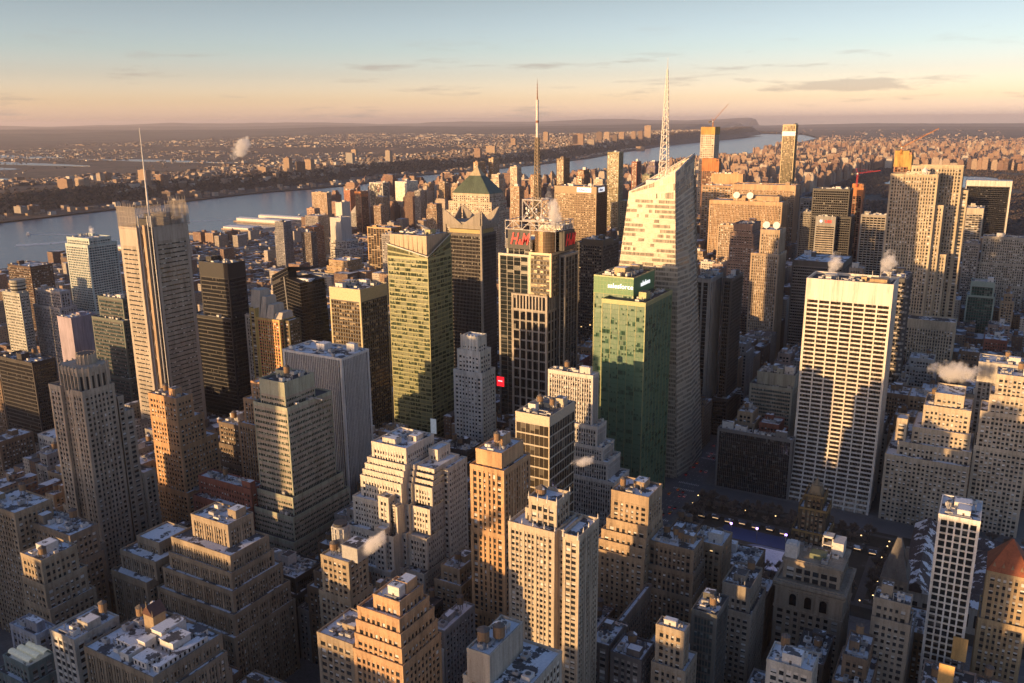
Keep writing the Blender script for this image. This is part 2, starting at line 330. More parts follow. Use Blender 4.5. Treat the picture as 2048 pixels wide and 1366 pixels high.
def rooftop(par, o, x0, x1, y0, y1, z, st, R, n=5, tanks=1, bulk=1):
    w, d = x1-x0, y1-y0
    if min(w, d) < 3: return
    n = int(n*2.3)
    used = []
    def spot(a, b, mg=1.2):
        for _ in range(30):
            X = x0+mg+R.rand()*max(.1, w-a-2*mg); Y = y0+mg+R.rand()*max(.1, d-b-2*mg)
            if all(X+a+.4 < p or X > q+.4 or Y+b+.4 < s_ or Y > t_+.4 for p, q, s_, t_ in used): used.append((X, X+a, Y, Y+b)); return X, Y
        return None
    for i in range(bulk):
        a = min(w*.45, 5+R.rand()*5); b = min(d*.45, 4+R.rand()*5); h = 3+R.rand()*3.5; s = spot(a, b)
        if s:
            mb = MB(); mb.box(s[0], s[0]+a, s[1], s[1]+b, z-.1, z+h, 0); mb.box(s[0]-.15, s[0]+a+.15, s[1]-.15, s[1]+b+.15, z+h, z+h+.25, 0)
            mb.box(s[0]+.25, s[0]+a-.25, s[1]+.25, s[1]+b-.25, z+h+.25, z+h+.3, 1)
            mb.box(s[0]+a*.4, s[0]+a*.4+1, s[1]-.04, s[1], z, z+2.1, 2)
            mb.build('bulkhead', [st['wall'] if R.rand() < .65 else WHITEM, st['roof'], STEEL], par, o)
    for i in range(tanks):
        s = spot(4.4, 4.4)
        if s: tank(s[0]+2.2, s[1]+2.2, z, par, o, 1.7+R.rand()*.6, 3.2+R.rand()*1.2, 2.5+R.rand()*3)
    for i in range(n):
        k = R.rand()
        if k < .5:
            a, b, h = 1.5+R.rand()*3, 1.5+R.rand()*3, 1+R.rand()*1.6; s = spot(a, b)
            if not s: continue
            mb = MB(); mb.box(s[0], s[0]+a, s[1], s[1]+b, z+.4, z+.4+h, 0)
            for q in range(2): mb.box(s[0]+.2, s[0]+a-.2, s[1]+b*(.2+.5*q), s[1]+b*(.2+.5*q)+.2, z, z+.4, 1)
            mb.cyl(s[0]+a/2, s[1]+b/2, min(a, b)*.33, min(a, b)*.33, z+.4+h, z+.7+h, 10, 1)
            mb.build('air_handler', [GALV if R.rand() < .6 else WHITEM, STEEL], par, o)
        elif k < .75:
            L_ = 4+R.rand()*8; s = spot(L_, 1.0) if R.rand() < .5 else None
            if s: mb = MB(); mb.box(s[0], s[0]+L_, s[1], s[1]+.8, z+.5, z+1.2, 0); mb.box(s[0]+L_-.8, s[0]+L_, s[1]-.6, s[1], z+.5, z+1.2, 0); mb.box(s[0]+.3, s[0]+.5, s[1], s[1]+.8, z, z+.5, 0); mb.build('duct', GALV, par, o)
        else:
            s = spot(1, 1)
            if s: mb = MB(); mb.cyl(s[0]+.5, s[1]+.5, .25, .25, z, z+1.5+R.rand()*3, 8); mb.cyl(s[0]+.5, s[1]+.5, .4, .4, z+1.4, z+1.7, 8); mb.build('vent_pipe', GALV, par, o)
FOOT = []                                           # footprints already taken
NEARW = [0]
def building(name, label, cat, rect, H, st, tiers=(), seed=1, solid=None, sides='SEW', roofn=5, tanks=1, bulk=1, group=None, indiv=False, blanks='N', z_base=0.0, stage=0):
    """rect = top storey block (x0,x1,y0,y1); tiers = [(ztop, west, east, south, north) growth in metres of each lower block]"""
    R = nprand(seed); x0, x1, y0, y1 = rect; pd = st['pd']
    T = [(H, x0, x1, y0, y1)]
    for zt, gw_, ge, gs, gn in tiers: T.append((zt, x0-gw_, x1+ge, y0-gs, y1+gn))
    bx = T[-1]; FOOT.append((bx[1], bx[2], bx[3], bx[4], H)); o = ((bx[1]+bx[2])/2, (bx[3]+bx[4])/2, z_base)
    root = thing(name, label, cat, o, group=group)
    mb = MB(); panes = []
    for i, (zt, a0, a1, b0, b1) in enumerate(T):
        zb = T[i+1][0] if i+1 < len(T) else z_base
        sol = (st['hp'] if solid is None or i else solid)
        ix0, ix1, iy0, iy1 = a0+pd, a1-pd, b0+pd, b1-pd
        if ix1-ix0 < 2 or iy1-iy0 < 2: ix0, ix1, iy0, iy1 = a0, a1, b0, b1
        facade(mb, panes, ix0, ix1, iy0, iy1, zb, zt, st, sides, R, sol)
        blank(mb, ix0, ix1, iy0, iy1, zb, zt, pd-.01, blanks)
        if st['bh'] > 1.4 and zt-zb > 9:
            for zc_ in [zt-st['hp']-st['fh']*1.02]+[zb+(zt-zb)*q for q in (.33, .66) if zt-zb > 40]:
                mb.box(a0-.12, a1+.12, b0-.12, b0+pd, zc_-.25, zc_+.1); mb.box(a1-pd, a1+.12, b0+pd, b1, zc_-.25, zc_+.1)
        rf = MB(); rf.box(ix0, ix1, iy0, iy1, zt-.4, zt); rf.build('roof', st['roof'], root, o)
        pp = MB(); parapet(pp, a0, a1, b0, b1, zt, st['par']); pp.build('parapet', st['wall'], root, o)
    mb.build('wall', [st['wall'], st['band']], root, o)
    P = np.concatenate([p for p, _ in panes]); rr = np.concatenate([q for _, q in panes])
    if indiv:
        c = P.mean(1); n = np.cross(P[:, 1]-P[:, 0], P[:, 2]-P[:, 1]); v = np.array([0, 0, ZC])-c; dist = np.linalg.norm(v, axis=1)
        n /= np.linalg.norm(n, axis=1)[:, None]+1e-9; ap = np.linalg.norm(np.cross(P[:, 1]-P[:, 0], P[:, 3]-P[:, 0]), axis=1)*(n*v).sum(1)/dist**3
        q = np.array([px(*p)[:2] for p in c[:]]) if len(c) < 60000 else None
        inv = (q[:, 0] > 0) & (q[:, 0] < 2048) & (q[:, 1] < 1366) if q is not None else np.ones(len(c), bool)
        ap = np.where(inv, ap, 0); k = min(100, int(inv.sum())); top = np.argsort(-ap)[:k]
        for t in top:
            w = MB(); w.quads(P[t:t+1], 0, rr[t]); w.build('window', st['glass'], root, o)
        rest = np.ones(len(P), bool); rest[top] = False; P, rr = P[rest], rr[rest]; NEARW[0] += k
    w = MB(); w.quads(P, 0, rr)
    if len(P): w.build('window', st['glass'], root, o, kind='stuff')
    if roofn or tanks or bulk: rooftop(root, o, x0+.5, x1-.5, y0+.5, y1-.5, H, st, R, roofn, tanks, bulk)
    if tanks or roofn > 4:
        for i in range(1, min(len(T), 4)):                                     # odds and ends on the east ledges
            zt, a0, a1, b0, b1 = T[i]; pa = T[i-1]
            if a1-pa[2] > 3.4: rooftop(root, o, pa[2]+.2, a1-.4, b0, b1, zt, st, R, 2, 0, 0)
            if pa[3]-b0 > 3.4: rooftop(root, o, a0, a1, b0+.4, pa[3]-.2, zt, st, R, 2, 0, 0)
    return root, o
# ---------------------------------------------------------------- facade styles
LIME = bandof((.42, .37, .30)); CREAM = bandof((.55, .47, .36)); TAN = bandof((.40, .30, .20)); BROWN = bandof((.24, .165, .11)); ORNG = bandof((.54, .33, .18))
GREY = bandof((.33, .31, .29)); DARK = wall((.075, .07, .068), .5, .15); WHITE = wall((.66, .62, .55), .7, .1); REDB = wall((.27, .10, .07)); PINKG = wall((.40, .30, .25)); BLACK = plain((.022, .022, .026), .35, name='black_metal')
BRONZE = plain((.10, .065, .04), .4, .3, name='bronze_metal'); ALU = plain((.45, .45, .46), .4, .2, name='aluminium_fin'); GREENM = plain((.04, .20, .11), .35, name='green_spandrel')
SNOW = roofm((.085, .085, .09), .58); HALF = roofm((.07, .068, .068), .42); TAR = roofm((.05, .05, .055), .12); GRAV = roofm((.16, .155, .15), .3)
GD = glass(); GBR = glass((.045, .032, .02), (.34, .26, .16), .1); GBK = glass((.008, .009, .012), (.05, .05, .055), .07, 0, .9); GGR = glass((.04, .09, .06), (.085, .19, .12), .1, 0, .42)
GTL = glass((.03, .06, .07), (.25, .3, .3), .08, 0, .75); GLIT = glass((.02, .02, .022), (.32, .28, .22), .1, 0, .7, .03); GSK = glass((.10, .11, .10), (.42, .40, .34), .12, 0, .5)
S = dict(
 lime=ST(wall=LIME, roof=HALF), limev=ST(wall=LIME, bay=2.6, pw=1.1, bh=1.5, bd=.12, pd=.5, roof=HALF), cream=ST(wall=CREAM, bay=2.7, pw=1.15, bh=1.6, blind=.45, roof=SNOW),
 tan=ST(wall=TAN, bay=2.9, pw=1.3, bh=1.6, blind=.45, roof=SNOW), brown=ST(wall=BROWN, bay=2.8, pw=1.2, bh=1.55, blind=.45, roof=SNOW), brownv=ST(wall=BROWN, bay=2.4, pw=.9, bh=1.6, bd=.15, roof=SNOW),
 grey=ST(wall=GREY, bay=3, pw=1.4, bh=1.7, roof=SNOW), red=ST(wall=REDB, bay=2.6, pw=1.3, bh=1.8, roof=SNOW), pink=ST(wall=PINKG, bay=3, pw=1.3, bh=1.6, roof=HALF),
 dark=ST(wall=DARK, glass=GBK, bay=1.6, pw=.3, bh=1.1, fh=3.9, pd=.25, bd=.12, roof=HALF), darkg=ST(wall=DARK, glass=GBK, bay=3, pw=.5, bh=.9, fh=3.9, roof=HALF),
 white=ST(wall=WHITE, bay=2.8, pw=1.0, bh=1.4, blind=.4, bd=.2, roof=SNOW), orange=ST(wall=ORNG, bay=2.9, pw=1.2, bh=1.5, roof=SNOW),
)
RC = {'navarre': (-549.1, -513.6, 327.5, 351.3, 147), 'brown': (-547.6, -516.5, 401.3, 416.4, 122), 'dk': (-550.6, -526.7, 467.0, 488.0, 78), 'redb': (-480.8, -428.3, 385.1, 398.1, 75), 'b1407': (-424.9, -401.9, 397.4, 426.0, 152), 'b1411': (-472.1, -413.3, 467.7, 499.6, 150), 'w1400': (-330.5, -303.3, 397.0, 429.9, 124), 'orange': (-245.2, -227.8, 384.8, 404.3, 140), 'pale': (-190.9, -153.9, 328.1, 342.4, 132), 'band': (-264.0, -239.0, 464.1, 501.7, 135), 'w1065': (-295.4, -257.1, 570.8, 581.4, 132), 'step': (-183.5, -160.0, 436.3, 458.6, 100), 'rnd': (-161.0, -133.4, 439.2, 463.2, 80), 'pk1': (-161.4, -146.5, 475.0, 493.7, 74), 'pk2': (-143.5, -124.1, 467.0, 488.2, 79), 'olit': (-236.1, -212.2, 268.1, 291.2, 108), 'turret': (-296.5, -277.2, 310.0, 325.6, 97), 'front': (-154.9, -145.0, 234.7, 259.9, 130), 'fa': (-125.6, -111.1, 358.6, 366.8, 80), 'fb': (-114.7, -101.7, 380.1, 401.1, 80), 'fc': (-113.3, -97.7, 430.7, 456.8, 70), 'fd': (-155.6, -152.4, 377.9, 425.0, 60), 'ff': (-147.5, -130.9, 354.6, 372.7, 60), 'fe': (-161.2, -149.8, 358.0, 382.0, 60), 'knox': (-89.9, -57.8, 475.7, 503.0, 70), 'pyr': (-40.6, -25.5, 513.9, 533.6, 60), 'p22': (-36.5, -19.0, 436.5, 448.5, 80), 'wg': (-12.4, 6.7, 460.8, 488.2, 122), 'red': (14.4, 34.2, 502.8, 526.8, 80), 'bw': (-68.5, -49.3, 341.6, 356.9, 90), 'bm': (-45.5, -33.8, 408.9, 433.1, 60), 'la': (-450.9, -432.0, 239.0, 260.0, 90), 'lb': (-507.2, -464.6, 276.1, 294.8, 80), 'lc': (-438.7, -393.8, 274.5, 294.1, 80), 'ld': (-375.8, -357.0, 206.8, 230.8, 90), 'le': (-357.1, -302.4, 207.5, 237.6, 85), 'lf': (-428.2, -405.2, 215.7, 226.5, 70), 'lg': (-416.7, -395.4, 204.2, 218.2, 60), 'lh': (-538.9, -502.2, 266.4, 290.4, 90), 'terr': (-387.7, -358.5, 300.6, 318.4, 100), 'g1100': (-200.6, -135.7, 715.0, 724.7, 54), 'behind': (-186.7, -152.2, 790.0, 811.5, 89), 'w42': (-39.8, -2.5, 735.0, 759.0, 102), 'g5': (7.9, 36.0, 735.0, 759.0, 130), 'sil1': (-265.0, -248.3, 831.4, 873.4, 165), 'sil2': (-239.6, -230.5, 843.8, 886.3, 165), 't11': (-708.4, -666.8, 595.2, 618.2, 183), 'west': (-591.4, -549.4, 544.1, 559.7, 150), 'curv': (-704.9, -672.6, 703.0, 722.4, 150), 't8': (-560.9, -522.6, 622.9, 665.0, 165), 'ts5': (-487.0, -445.9, 623.6, 660.2, 221), 'ts5b': (-487.2, -441.6, 622.0, 656.3, 205), 'astor': (-519.3, -474.2, 763.5, 797.1, 215), 'c4': (-390.9, -353.8, 682.1, 717.9, 165), 'cx': (-443.6, -415.3, 944.1, 977.3, 180), 'allz': (-722.0, -638.4, 1418.4, 1466.8, 204), 'bush': (-397.9, -369.4, 592.1, 610.7, 146), 'a1': (-554.3, -487.3, 1821.7, 1837.2, 208), 'a3': (-460.7, -343.0, 1651.4, 1690.0, 200), 'a4': (-467.8, -339.0, 1533.2, 1579.1, 179), 'e1': (-413.5, -386.8, 1409.2, 1430.1, 150), 'e2': (-276.1, -251.2, 1133.4, 1167.2, 180), 'st': (-327.8, -301.5, 1191.3, 1237.4, 179), 'dk2': (-237.0, -173.6, 1153.6, 1223.8, 140), 'ubs': (-278.8, -246.7, 1517.6, 1541.1, 160), 'ub2': (-319.2, -290.2, 1585.9, 1612.9, 160), 'bl': (-289.3, -230.2, 1528.7, 1564.3, 205), 'bh': (-351.9, -275.5, 1739.3, 1778.1, 170), 'bs': (-190.7, -154.4, 1391.0, 1414.2, 179), 'l4': (-1037, -992, 669, 700, 180), 'l1': (-1066, -1030, 594, 606, 120), 'olit': (-229, -214, 271, 289, 112), 'rock': (-116.0, -67.6, 1047.7, 1071.7, 259), 'solow': (-67.6, -2.0, 1745.0, 1769.0, 210), 'ing': (-63.9, -35.9, 1720.8, 1771.6, 165), 'intl': (-25.9, 31.7, 1390.8, 1414.8, 156), 'grn': (-30.4, -2.7, 1260.7, 1284.7, 100), 'zz': (-101.8, -75.1, 890.8, 941.0, 170), 'one57': (-467.6, -438.7, 2064.8, 2090.9, 306), 'park': (-691.7, -656.0, 2166.0, 2208.4, 300), 'l1': (-1065.6, -1018.9, 594.4, 618.4, 120), 'l2': (-1046.6, -995.7, 624.2, 637.4, 120), 'l3': (-1331.2, -1273.1, 756.5, 792.5, 110), 'l4': (-1037.0, -979.8, 669.0, 686.4, 180), 'l5': (-839.1, -797.7, 567.4, 579.6, 140), 'l6': (-856.9, -798.9, 462.8, 486.8, 110), }
RC.update({'l4': (-1037, -992, 669, 700, 180), 'l1': (-1066, -1030, 594, 606, 120), 'olit': (-229, -214, 271, 289, 112), 'rock': (-116, -68, 1048, 1120, 259), 'w42': (-44, -3, 732, 768, 102), 'pale': (-191, -154, 328, 352, 132), 'orange': (-245, -228, 385, 410, 140), 'rnd': (-161, -133, 439, 458, 80)})
def bd(key, name, label, cat, st, tiers=(), H=None, **k):
    x0, x1, y0, y1, h = RC[key]; k.setdefault('seed', abs(hash_(key)) % 9973)
    return building(name, label, cat, (x0, x1, y0, y1), H or h, st, tiers, **k)
def hash_(s): 
    v = 7
    for c in s: v = v*31+ord(c) & 0xffffff
    return v
def V(base, **k): d = dict(S[base]) if isinstance(base, str) else dict(base); d.update(k); return d

# ---- near and middle towers (height, footprint and street line in metres)
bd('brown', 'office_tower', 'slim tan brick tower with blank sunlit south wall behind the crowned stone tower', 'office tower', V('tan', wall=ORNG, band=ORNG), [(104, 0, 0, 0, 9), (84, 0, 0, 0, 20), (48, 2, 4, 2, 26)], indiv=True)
bd('dk', 'loft_building', 'dark brown loft block between the slim tan tower and the green banded tower', 'building', V('brown', wall=wall((.14, .11, .085))), [(60, 0, 3, 2, 4), (44, 2, 6, 3, 8)], indiv=True, tanks=2)
bd('redb', 'loft_building', 'red brick block with stone floor bands in front of the slim tan tower', 'building', V('red'), [(62, 0, 0, 6, 18)], indiv=True)
bd('b1407', 'office_tower', 'tall office tower with green-grey bands and stepped base beside the white ribbed tower', 'office tower',
   V('lime', wall=wall((.36, .37, .28)), glass=glass((.02, .03, .028), (.3, .32, .26)), bay=1.55, pw=.35, fh=3.9, bh=2.0, pd=.2, bd=.35, cw=.8, roof=TAR), [(136, 4, 4, 3, 12), (74, 5, 7, 7, 16), (62, 5, 10, 11, 18), (46, 6, 13, 15, 20)], solid=9, indiv=True)
bd('b1411', 'office_tower', 'broad dark tower with close-set pale vertical ribs and a snowy roof', 'office tower',
   V('grey', wall=wall((.60, .60, .60), .5, .08), band=plain((.07, .07, .075), .5, name='metal_spandrel'), glass=GBR, bay=1.75, pw=.62, fh=3.8, bh=1.0, pd=.75, bd=.1, cw=1.3, hp=.8, roof=SNOW), [(30, 0, 2, 0, 6)], bulk=2, tanks=0, roofn=8, indiv=True)
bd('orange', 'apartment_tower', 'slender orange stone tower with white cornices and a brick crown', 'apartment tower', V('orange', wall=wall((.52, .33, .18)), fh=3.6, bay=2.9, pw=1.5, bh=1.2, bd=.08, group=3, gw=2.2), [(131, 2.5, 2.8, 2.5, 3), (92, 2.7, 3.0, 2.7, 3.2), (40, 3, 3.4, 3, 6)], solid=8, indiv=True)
bd('band', 'office_tower', 'bronze glass tower with thin white floor lines beside the white pinstriped tower', 'office tower',
   V('dark', wall=plain((.55, .48, .36), .4, name='pale_metal_band'), band=plain((.5, .45, .36), .35, name='pale_metal_band'), glass=glass((.05, .042, .032), (.16, .14, .11), .08, 0, .8), bay=3.6, pw=.12, fh=7.2, bh=.9, pd=.18, bd=.24, cw=.5, roof=GRAV), [(26, 3, 3, 2, 2)], solid=5, tanks=2, bulk=3, roofn=12, indiv=True)
bd('w1065', 'office_tower', 'white pinstriped office tower stepping down to the right on five stepped terraces', 'office tower',
   V('white', wall=wall((.60, .56, .50), .6, .08), band=GREY, bay=2.0, pw=.62, fh=3.8, bh=1.5, bd=.1, pd=.7, cw=.8, glass=GD), [(93, 3, 6, 4, 3), (78, 4, 12, 6, 5), (68, 5, 17, 8, 6), (54, 7, 24, 11, 8), (22, 10, 26, 13, 12)], solid=2, indiv=True)
bd('step', 'loft_building', 'stepped tan office block with a square brick tower top near the park', 'building', V('tan', bay=3.4, pw=1.7, blind=.55), [(90, 2, 0, 1.5, 2), (83, 4.5, .2, 3, 3), (77, 7, .4, 4.5, 4), (71, 9, .6, 6, 5)], H=108, solid=5, indiv=True)
bd('rnd', 'loft_building', 'brown block with bowed front and paired corner towers below the stepped tan block', 'building', V('brown', wall=wall((.30, .22, .15))), [(66, 0, 1, 2, 2), (52, 1, 2, 4, 3)], indiv=True, tanks=3)
bd('pk1', 'loft_building', 'dark loft with two round tanks on the park side street', 'building', V('brown'), [], H=70, tanks=2)
bd('pk2', 'loft_building', 'tan loft with one sunlit tank facing the park trees', 'building', V('tan', glass=GLIT), [], H=72)
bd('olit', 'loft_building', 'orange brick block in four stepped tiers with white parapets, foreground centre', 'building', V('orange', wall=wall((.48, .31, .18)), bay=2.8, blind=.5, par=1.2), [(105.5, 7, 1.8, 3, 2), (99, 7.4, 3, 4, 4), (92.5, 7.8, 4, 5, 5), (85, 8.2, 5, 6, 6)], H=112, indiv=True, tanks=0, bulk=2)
bd('front', 'apartment_tower', 'pale blank-walled tower top carrying two wooden tanks at the bottom centre', 'building', V('white', wall=wall((.44, .40, .34))), [(118, 2, 14, 0, 6)], H=130, solid=14, tanks=0, bulk=0, indiv=True); FRO = [o for o in C.objects if o.get('label', '').startswith('pale blank-walled')][0]; FO = tuple(FRO.location); tank(-151.5, 241, 130, FRO, FO, 2.3, 4.6, 1.6); tank(-148, 246.5, 130, FRO, FO, 2.3, 4.6, 1.6)
bd('fa', 'loft_building', 'pale brick loft with paired tanks and corner piers near the bottom right', 'building', V('tan', wall=wall((.36, .30, .23))), [(60, 1, 2, 2, 8)], tanks=3, indiv=True)
bd('fb', 'hotel', 'dark glass fronted block with brick penthouse and a leaning round tank', 'building', V('dark', wall=wall((.14, .14, .13)), glass=GTL, bay=1.6, pw=.25), [], solid=2, tanks=1, indiv=True)
bd('fc', 'loft_building', 'pale stone block with blank upper wall right of the dark glass fronted block', 'building', V('lime', wall=wall((.30, .26, .21))), [(56, 2, 2, 3, 4)], solid=6, indiv=True)
bd('fd', 'party_wall_building', 'narrow white end wall building with long brown flank beside the pale ribbed tower', 'building', V('brown', wall=wall((.26, .19, .14))), [], solid=3, tanks=0, indiv=True)
bd('ff', 'loft_building', 'dark loft block with snow edged roof and black tank below the narrow white building', 'building', V('grey', wall=wall((.13, .12, .12))), [], indiv=True)
bd('fe', 'loft_building', 'low loft with solar panels on its roof beside the pale ribbed tower', 'building', V('grey', wall=wall((.16, .14, .13))), [], tanks=0, indiv=True)
bd('pyr', 'office_tower', 'grey stone building with steep pyramid roof beside the library', 'building', V('lime', wall=wall((.24, .21, .18))), [], H=52, tanks=0, bulk=0, roofn=0, indiv=True)
bd('p22', 'apartment_tower', 'narrow pale brick tower with white box penthouse in front of the pyramid roof', 'building', V('lime', wall=wall((.33, .28, .22))), [(70, 0, 1, 2, 3)], H=80, tanks=0, indiv=True)
bd('wg', 'office_tower', 'slim white gridded tower with square black windows on the right', 'office tower',
   V('white', wall=wall((.72, .70, .66), .5, .06), bay=3.0, pw=.85, fh=3.9, bh=.85, pd=.6, bd=.5, cw=.8, glass=glass((.012, .016, .018), (.06, .07, .07), .08, 0, .85), hp=1), [], tanks=0, bulk=2, roofn=8, indiv=True)
bd('bw', 'loft_building', 'white brick corner block with cluttered snowy roof at the bottom right', 'building', V('white', wall=wall((.50, .47, .42))), [(60, 2, 2, 2, 3)], roofn=10, indiv=True)
bd('bm', 'loft_building', 'brown block with snow patch and brick hut right of the white corner block', 'building', V('brown'), [(48, 3, 3, 6, 2)], indiv=True)
bd('la', 'loft_building', 'stepped buff tower with ribbed piers and a tall round tank at the left edge', 'building', V('tan', wall=wall((.38, .31, .22))), [(76, 1, 1.5, 1, 3), (62, 1.5, 4, 1.5, 5)], indiv=True)
bd('lb', 'loft_building', 'broad loft block with flat snowy roof and steel tank frame left of the terraced lofts', 'building', V('tan', wall=wall((.27, .22, .17))), [(62, 0, 1, 1.5, 1)], tanks=1, roofn=9, indiv=True)
bd('lh', 'loft_building', 'tan block with lit parapet cut by the left edge of the photo', 'building', V('tan'), [], indiv=True)
bd('lf', 'loft_building', 'grey painted roof deck crowded with machines at the lower left', 'building', V('grey', wall=wall((.34, .35, .40))), [], H=66, roofn=22, tanks=0, bulk=2, indiv=True)
bd('ld', 'loft_building', 'narrow white terracotta front with arched windows and heavy cornice at the lower left', 'building', V('white', wall=wall((.46, .43, .38)), bay=3.3, pw=1.0), [], H=84, indiv=True)
building('loft_building', 'deep dark loft wing filling behind the narrow white terracotta front', 'building', (-376, -357, 212, 232), 78, V('brown'), [], seed=77, tanks=3, indiv=True)
bd('lg', 'department_store', 'store with green cornice and white vaulted skylights in the bottom left corner', 'building', V('grey', wall=wall((.22, .27, .25))), [(50, 4, 3, 3, 2)], H=58, tanks=0, bulk=0, roofn=2, indiv=True)
bd('g1100', 'office_tower', 'low black gridded glass block facing the park left of the bright gridded slab', 'office building', V('dark', wall=plain((.20, .19, .18), .5), glass=glass((.022, .022, .024), (.12, .12, .11), .12, 0, .8), bay=1.7, pw=.16, fh=3.7, bh=.25, pd=.2, roof=HALF), [], tanks=0, bulk=3, roofn=16)
bd('behind', 'office_tower', 'pale green banded block between the crystal tower and the bright gridded slab', 'office building', V('lime', wall=wall((.33, .34, .29)), glass=GTL, bay=1.6, pw=.3, bh=1.5, fh=3.6), [(78, 5, 0, 6, 3)], solid=12, tanks=0, bulk=3, roofn=10)
bd('g5', 'office_tower', 'tall tan stepped office block cut by the right edge of the photo', 'office tower', V('cream', bay=2.9), [(112, 3, 0, 2, 2), (98, 8, 0, 3, 3), (70, 9, 0, 6, 3)], H=128)
building('office_tower', 'pale slab with blank grey upper wall beside the right edge', 'office building', (-6, 28, 800, 830), 120, V('grey', wall=wall((.52, .49, .44))), [], seed=5, solid=16, tanks=1)
bd('sil1', 'office_tower', 'tower of dark glass with widely spaced stone piers right of the crystal tower', 'office tower', V('grey', wall=wall((.38, .35, .31)), glass=GBK, bay=5.2, pw=1.9, bh=.5, bd=.05, pd=.9, fh=4, cw=2, roof=HALF), [], tanks=0, bulk=2, solid=3)
bd('sil2', 'office_tower', 'sheer black tower right of the stone piered tower', 'office tower', V('dark'), [(40, 4, 4, 4, 2)], tanks=0, bulk=2, roofn=9)
bd('t11', 'office_tower', 'dark blue glass tower beside the tall screened mast tower', 'office tower', V('dark', wall=plain((.018, .02, .026), .4, .2), glass=glass((.008, .011, .018), (.06, .05, .035), .06, 0, .9), fh=4.1, bay=1.6), [(128, 14, 4, 5, 3), (20, 16, 8, 9, 8)], solid=14, tanks=0, bulk=2)
bd('t8', 'office_tower', 'bronze glass tower with sloping dark roof behind the white ribbed tower', 'office tower', V('dark', wall=plain((.5, .42, .26), .4, .1, name='bronze_band'), glass=GBR, bay=3.2, pw=.25, fh=3.9, bh=1.2, bd=.25, pd=.15), [], solid=11, tanks=0, bulk=2, roofn=8)
bd('cx', 'office_tower', 'narrow dark tower with scattered lit windows and flat white rim near the twin sign tower', 'office tower', V('dark', wall=plain((.06, .05, .04), .5), glass=GLIT, bay=3.1, pw=.8, fh=3.9, bh=1.3), [(176, 8, 0, 0, 16)], solid=3, tanks=0, roofn=8)
bd('allz', 'office_tower', 'bronze black tower with white sign panels on its top band', 'office tower', V('dark', wall=BRONZE, band=BRONZE, glass=GBR, bay=3.2, pw=1.1, fh=3.9, bh=1.7, pd=.5), [(40, 4, 4, 4, 4)], solid=11, tanks=0, bulk=2)
bd('a1', 'office_tower', 'orange lit stone slab top left of the wide media towers', 'office tower', V('orange', wall=ORNG, bay=3, pw=1.4), [], solid=20, tanks=0)
building('office_tower', 'tan office block with deep square windows below the orange lit slab', 'office tower', (-545, -478, 1730, 1770), 190, V('tan', wall=wall((.42, .28, .17)), bay=6, pw=1.6, fh=4.6, bh=2.4), [], seed=8, tanks=0)
bd('a3', 'office_tower', 'wide ribbed limestone media tower with round discs on its top floor', 'office tower', V('limev', wall=wall((.46, .32, .2)), bay=2.6, pw=1.4, pd=.9), [], solid=9, tanks=0, roofn=3)
bd('a4', 'office_tower', 'wide ribbed tan media tower with two white dish antennas on its roof', 'office tower', V('limev', wall=wall((.48, .33, .2)), bay=2.6, pw=1.4, pd=.9), [], solid=5, tanks=0, roofn=3)
bd('e1', 'office_tower', 'small ribbed tan tower just right of the crystal tower tip', 'office tower', V('limev', wall=wall((.48, .35, .23))), [], tanks=0)
bd('e2', 'office_tower', 'ribbed tan tower with two large white dishes on a dark annex roof', 'office tower', V('limev', wall=wall((.46, .35, .24)), bay=2.4, pw=1.3), [(150, 8, 3, 10, 0)], solid=4, tanks=0, bulk=0, roofn=0)
bd('st', 'office_tower', 'stepped brown granite tower with deep square window grid', 'office tower', V('pink', wall=wall((.30, .20, .15)), bay=3.4, pw=1.5, bh=1.8), [(166, 3, 3, 3, 3), (150, 3, 6, 5, 5), (128, 4, 8, 8, 8)], solid=7, tanks=0)
bd('dk2', 'office_tower', 'dark grey block with white penthouses in front of the bright gridded slab roof', 'office tower', V('grey', wall=wall((.11, .105, .10)), glass=GBK, bay=2.8, pw=1.1, fh=3.9, bh=1.6), [], solid=6, tanks=0, bulk=2, roofn=4)
bd('ubs', 'office_tower', 'grey banded tower with a red and white sign', 'office tower', V('lime', wall=wall((.30, .29, .27)), glass=GBK, bay=3, pw=.3, bh=2.0, bd=.35), [], solid=14, tanks=0)
bd('ub2', 'office_tower', 'grey pinstriped tower left of the tower with the red sign', 'office tower', V('limev', wall=wall((.28, .27, .26)), glass=GBK, bay=2.6), [], tanks=0)
bd('bh', 'office_tower', 'stone slab with tall top loggia behind the sign tower', 'office tower', V('lime', wall=wall((.45, .40, .33)), bay=5, pw=1.8, fh=4.5), [], solid=2, tanks=0)
bd('bl', 'office_tower', 'plain black slab left of the red tower crane', 'office tower', V('dark', wall=BLACK, bay=3.2, pw=.6), [(160, 0, 6, 0, 4)], tanks=0)
bd('bs', 'office_tower', 'black slab with thin pale vertical stripes below the park trees', 'office tower', V('limev', wall=wall((.30, .28, .25)), glass=GBK, bay=5.2, pw=.9, pd=.6), [(60, 0, 4, 6, 0)], tanks=0)
building('office_tower', 'small stone capped tower between the dark grey block and the striped slab', 'office tower', (-160, -143, 1110, 1128), 142, V('limev', wall=wall((.42, .34, .26))), [(126, 2, 2, 2, 2), (112, 4, 6, 3, 4)], seed=18, tanks=0)
bd('ing', 'office_tower', 'pale banded tower in front of the black curved slab', 'office tower', V('lime', wall=wall((.50, .44, .34)), bay=5, pw=.4, fh=4, bh=1.7, bd=.35), [], solid=9, tanks=0)
bd('intl', 'office_tower', 'broad grey limestone slab with vertical piers at the right edge', 'office tower', V('limev', wall=wall((.40, .37, .31)), bay=2.7, pw=1.3), [(120, 4, 0, 6, 0), (90, 8, 0, 12, 0)], tanks=0)
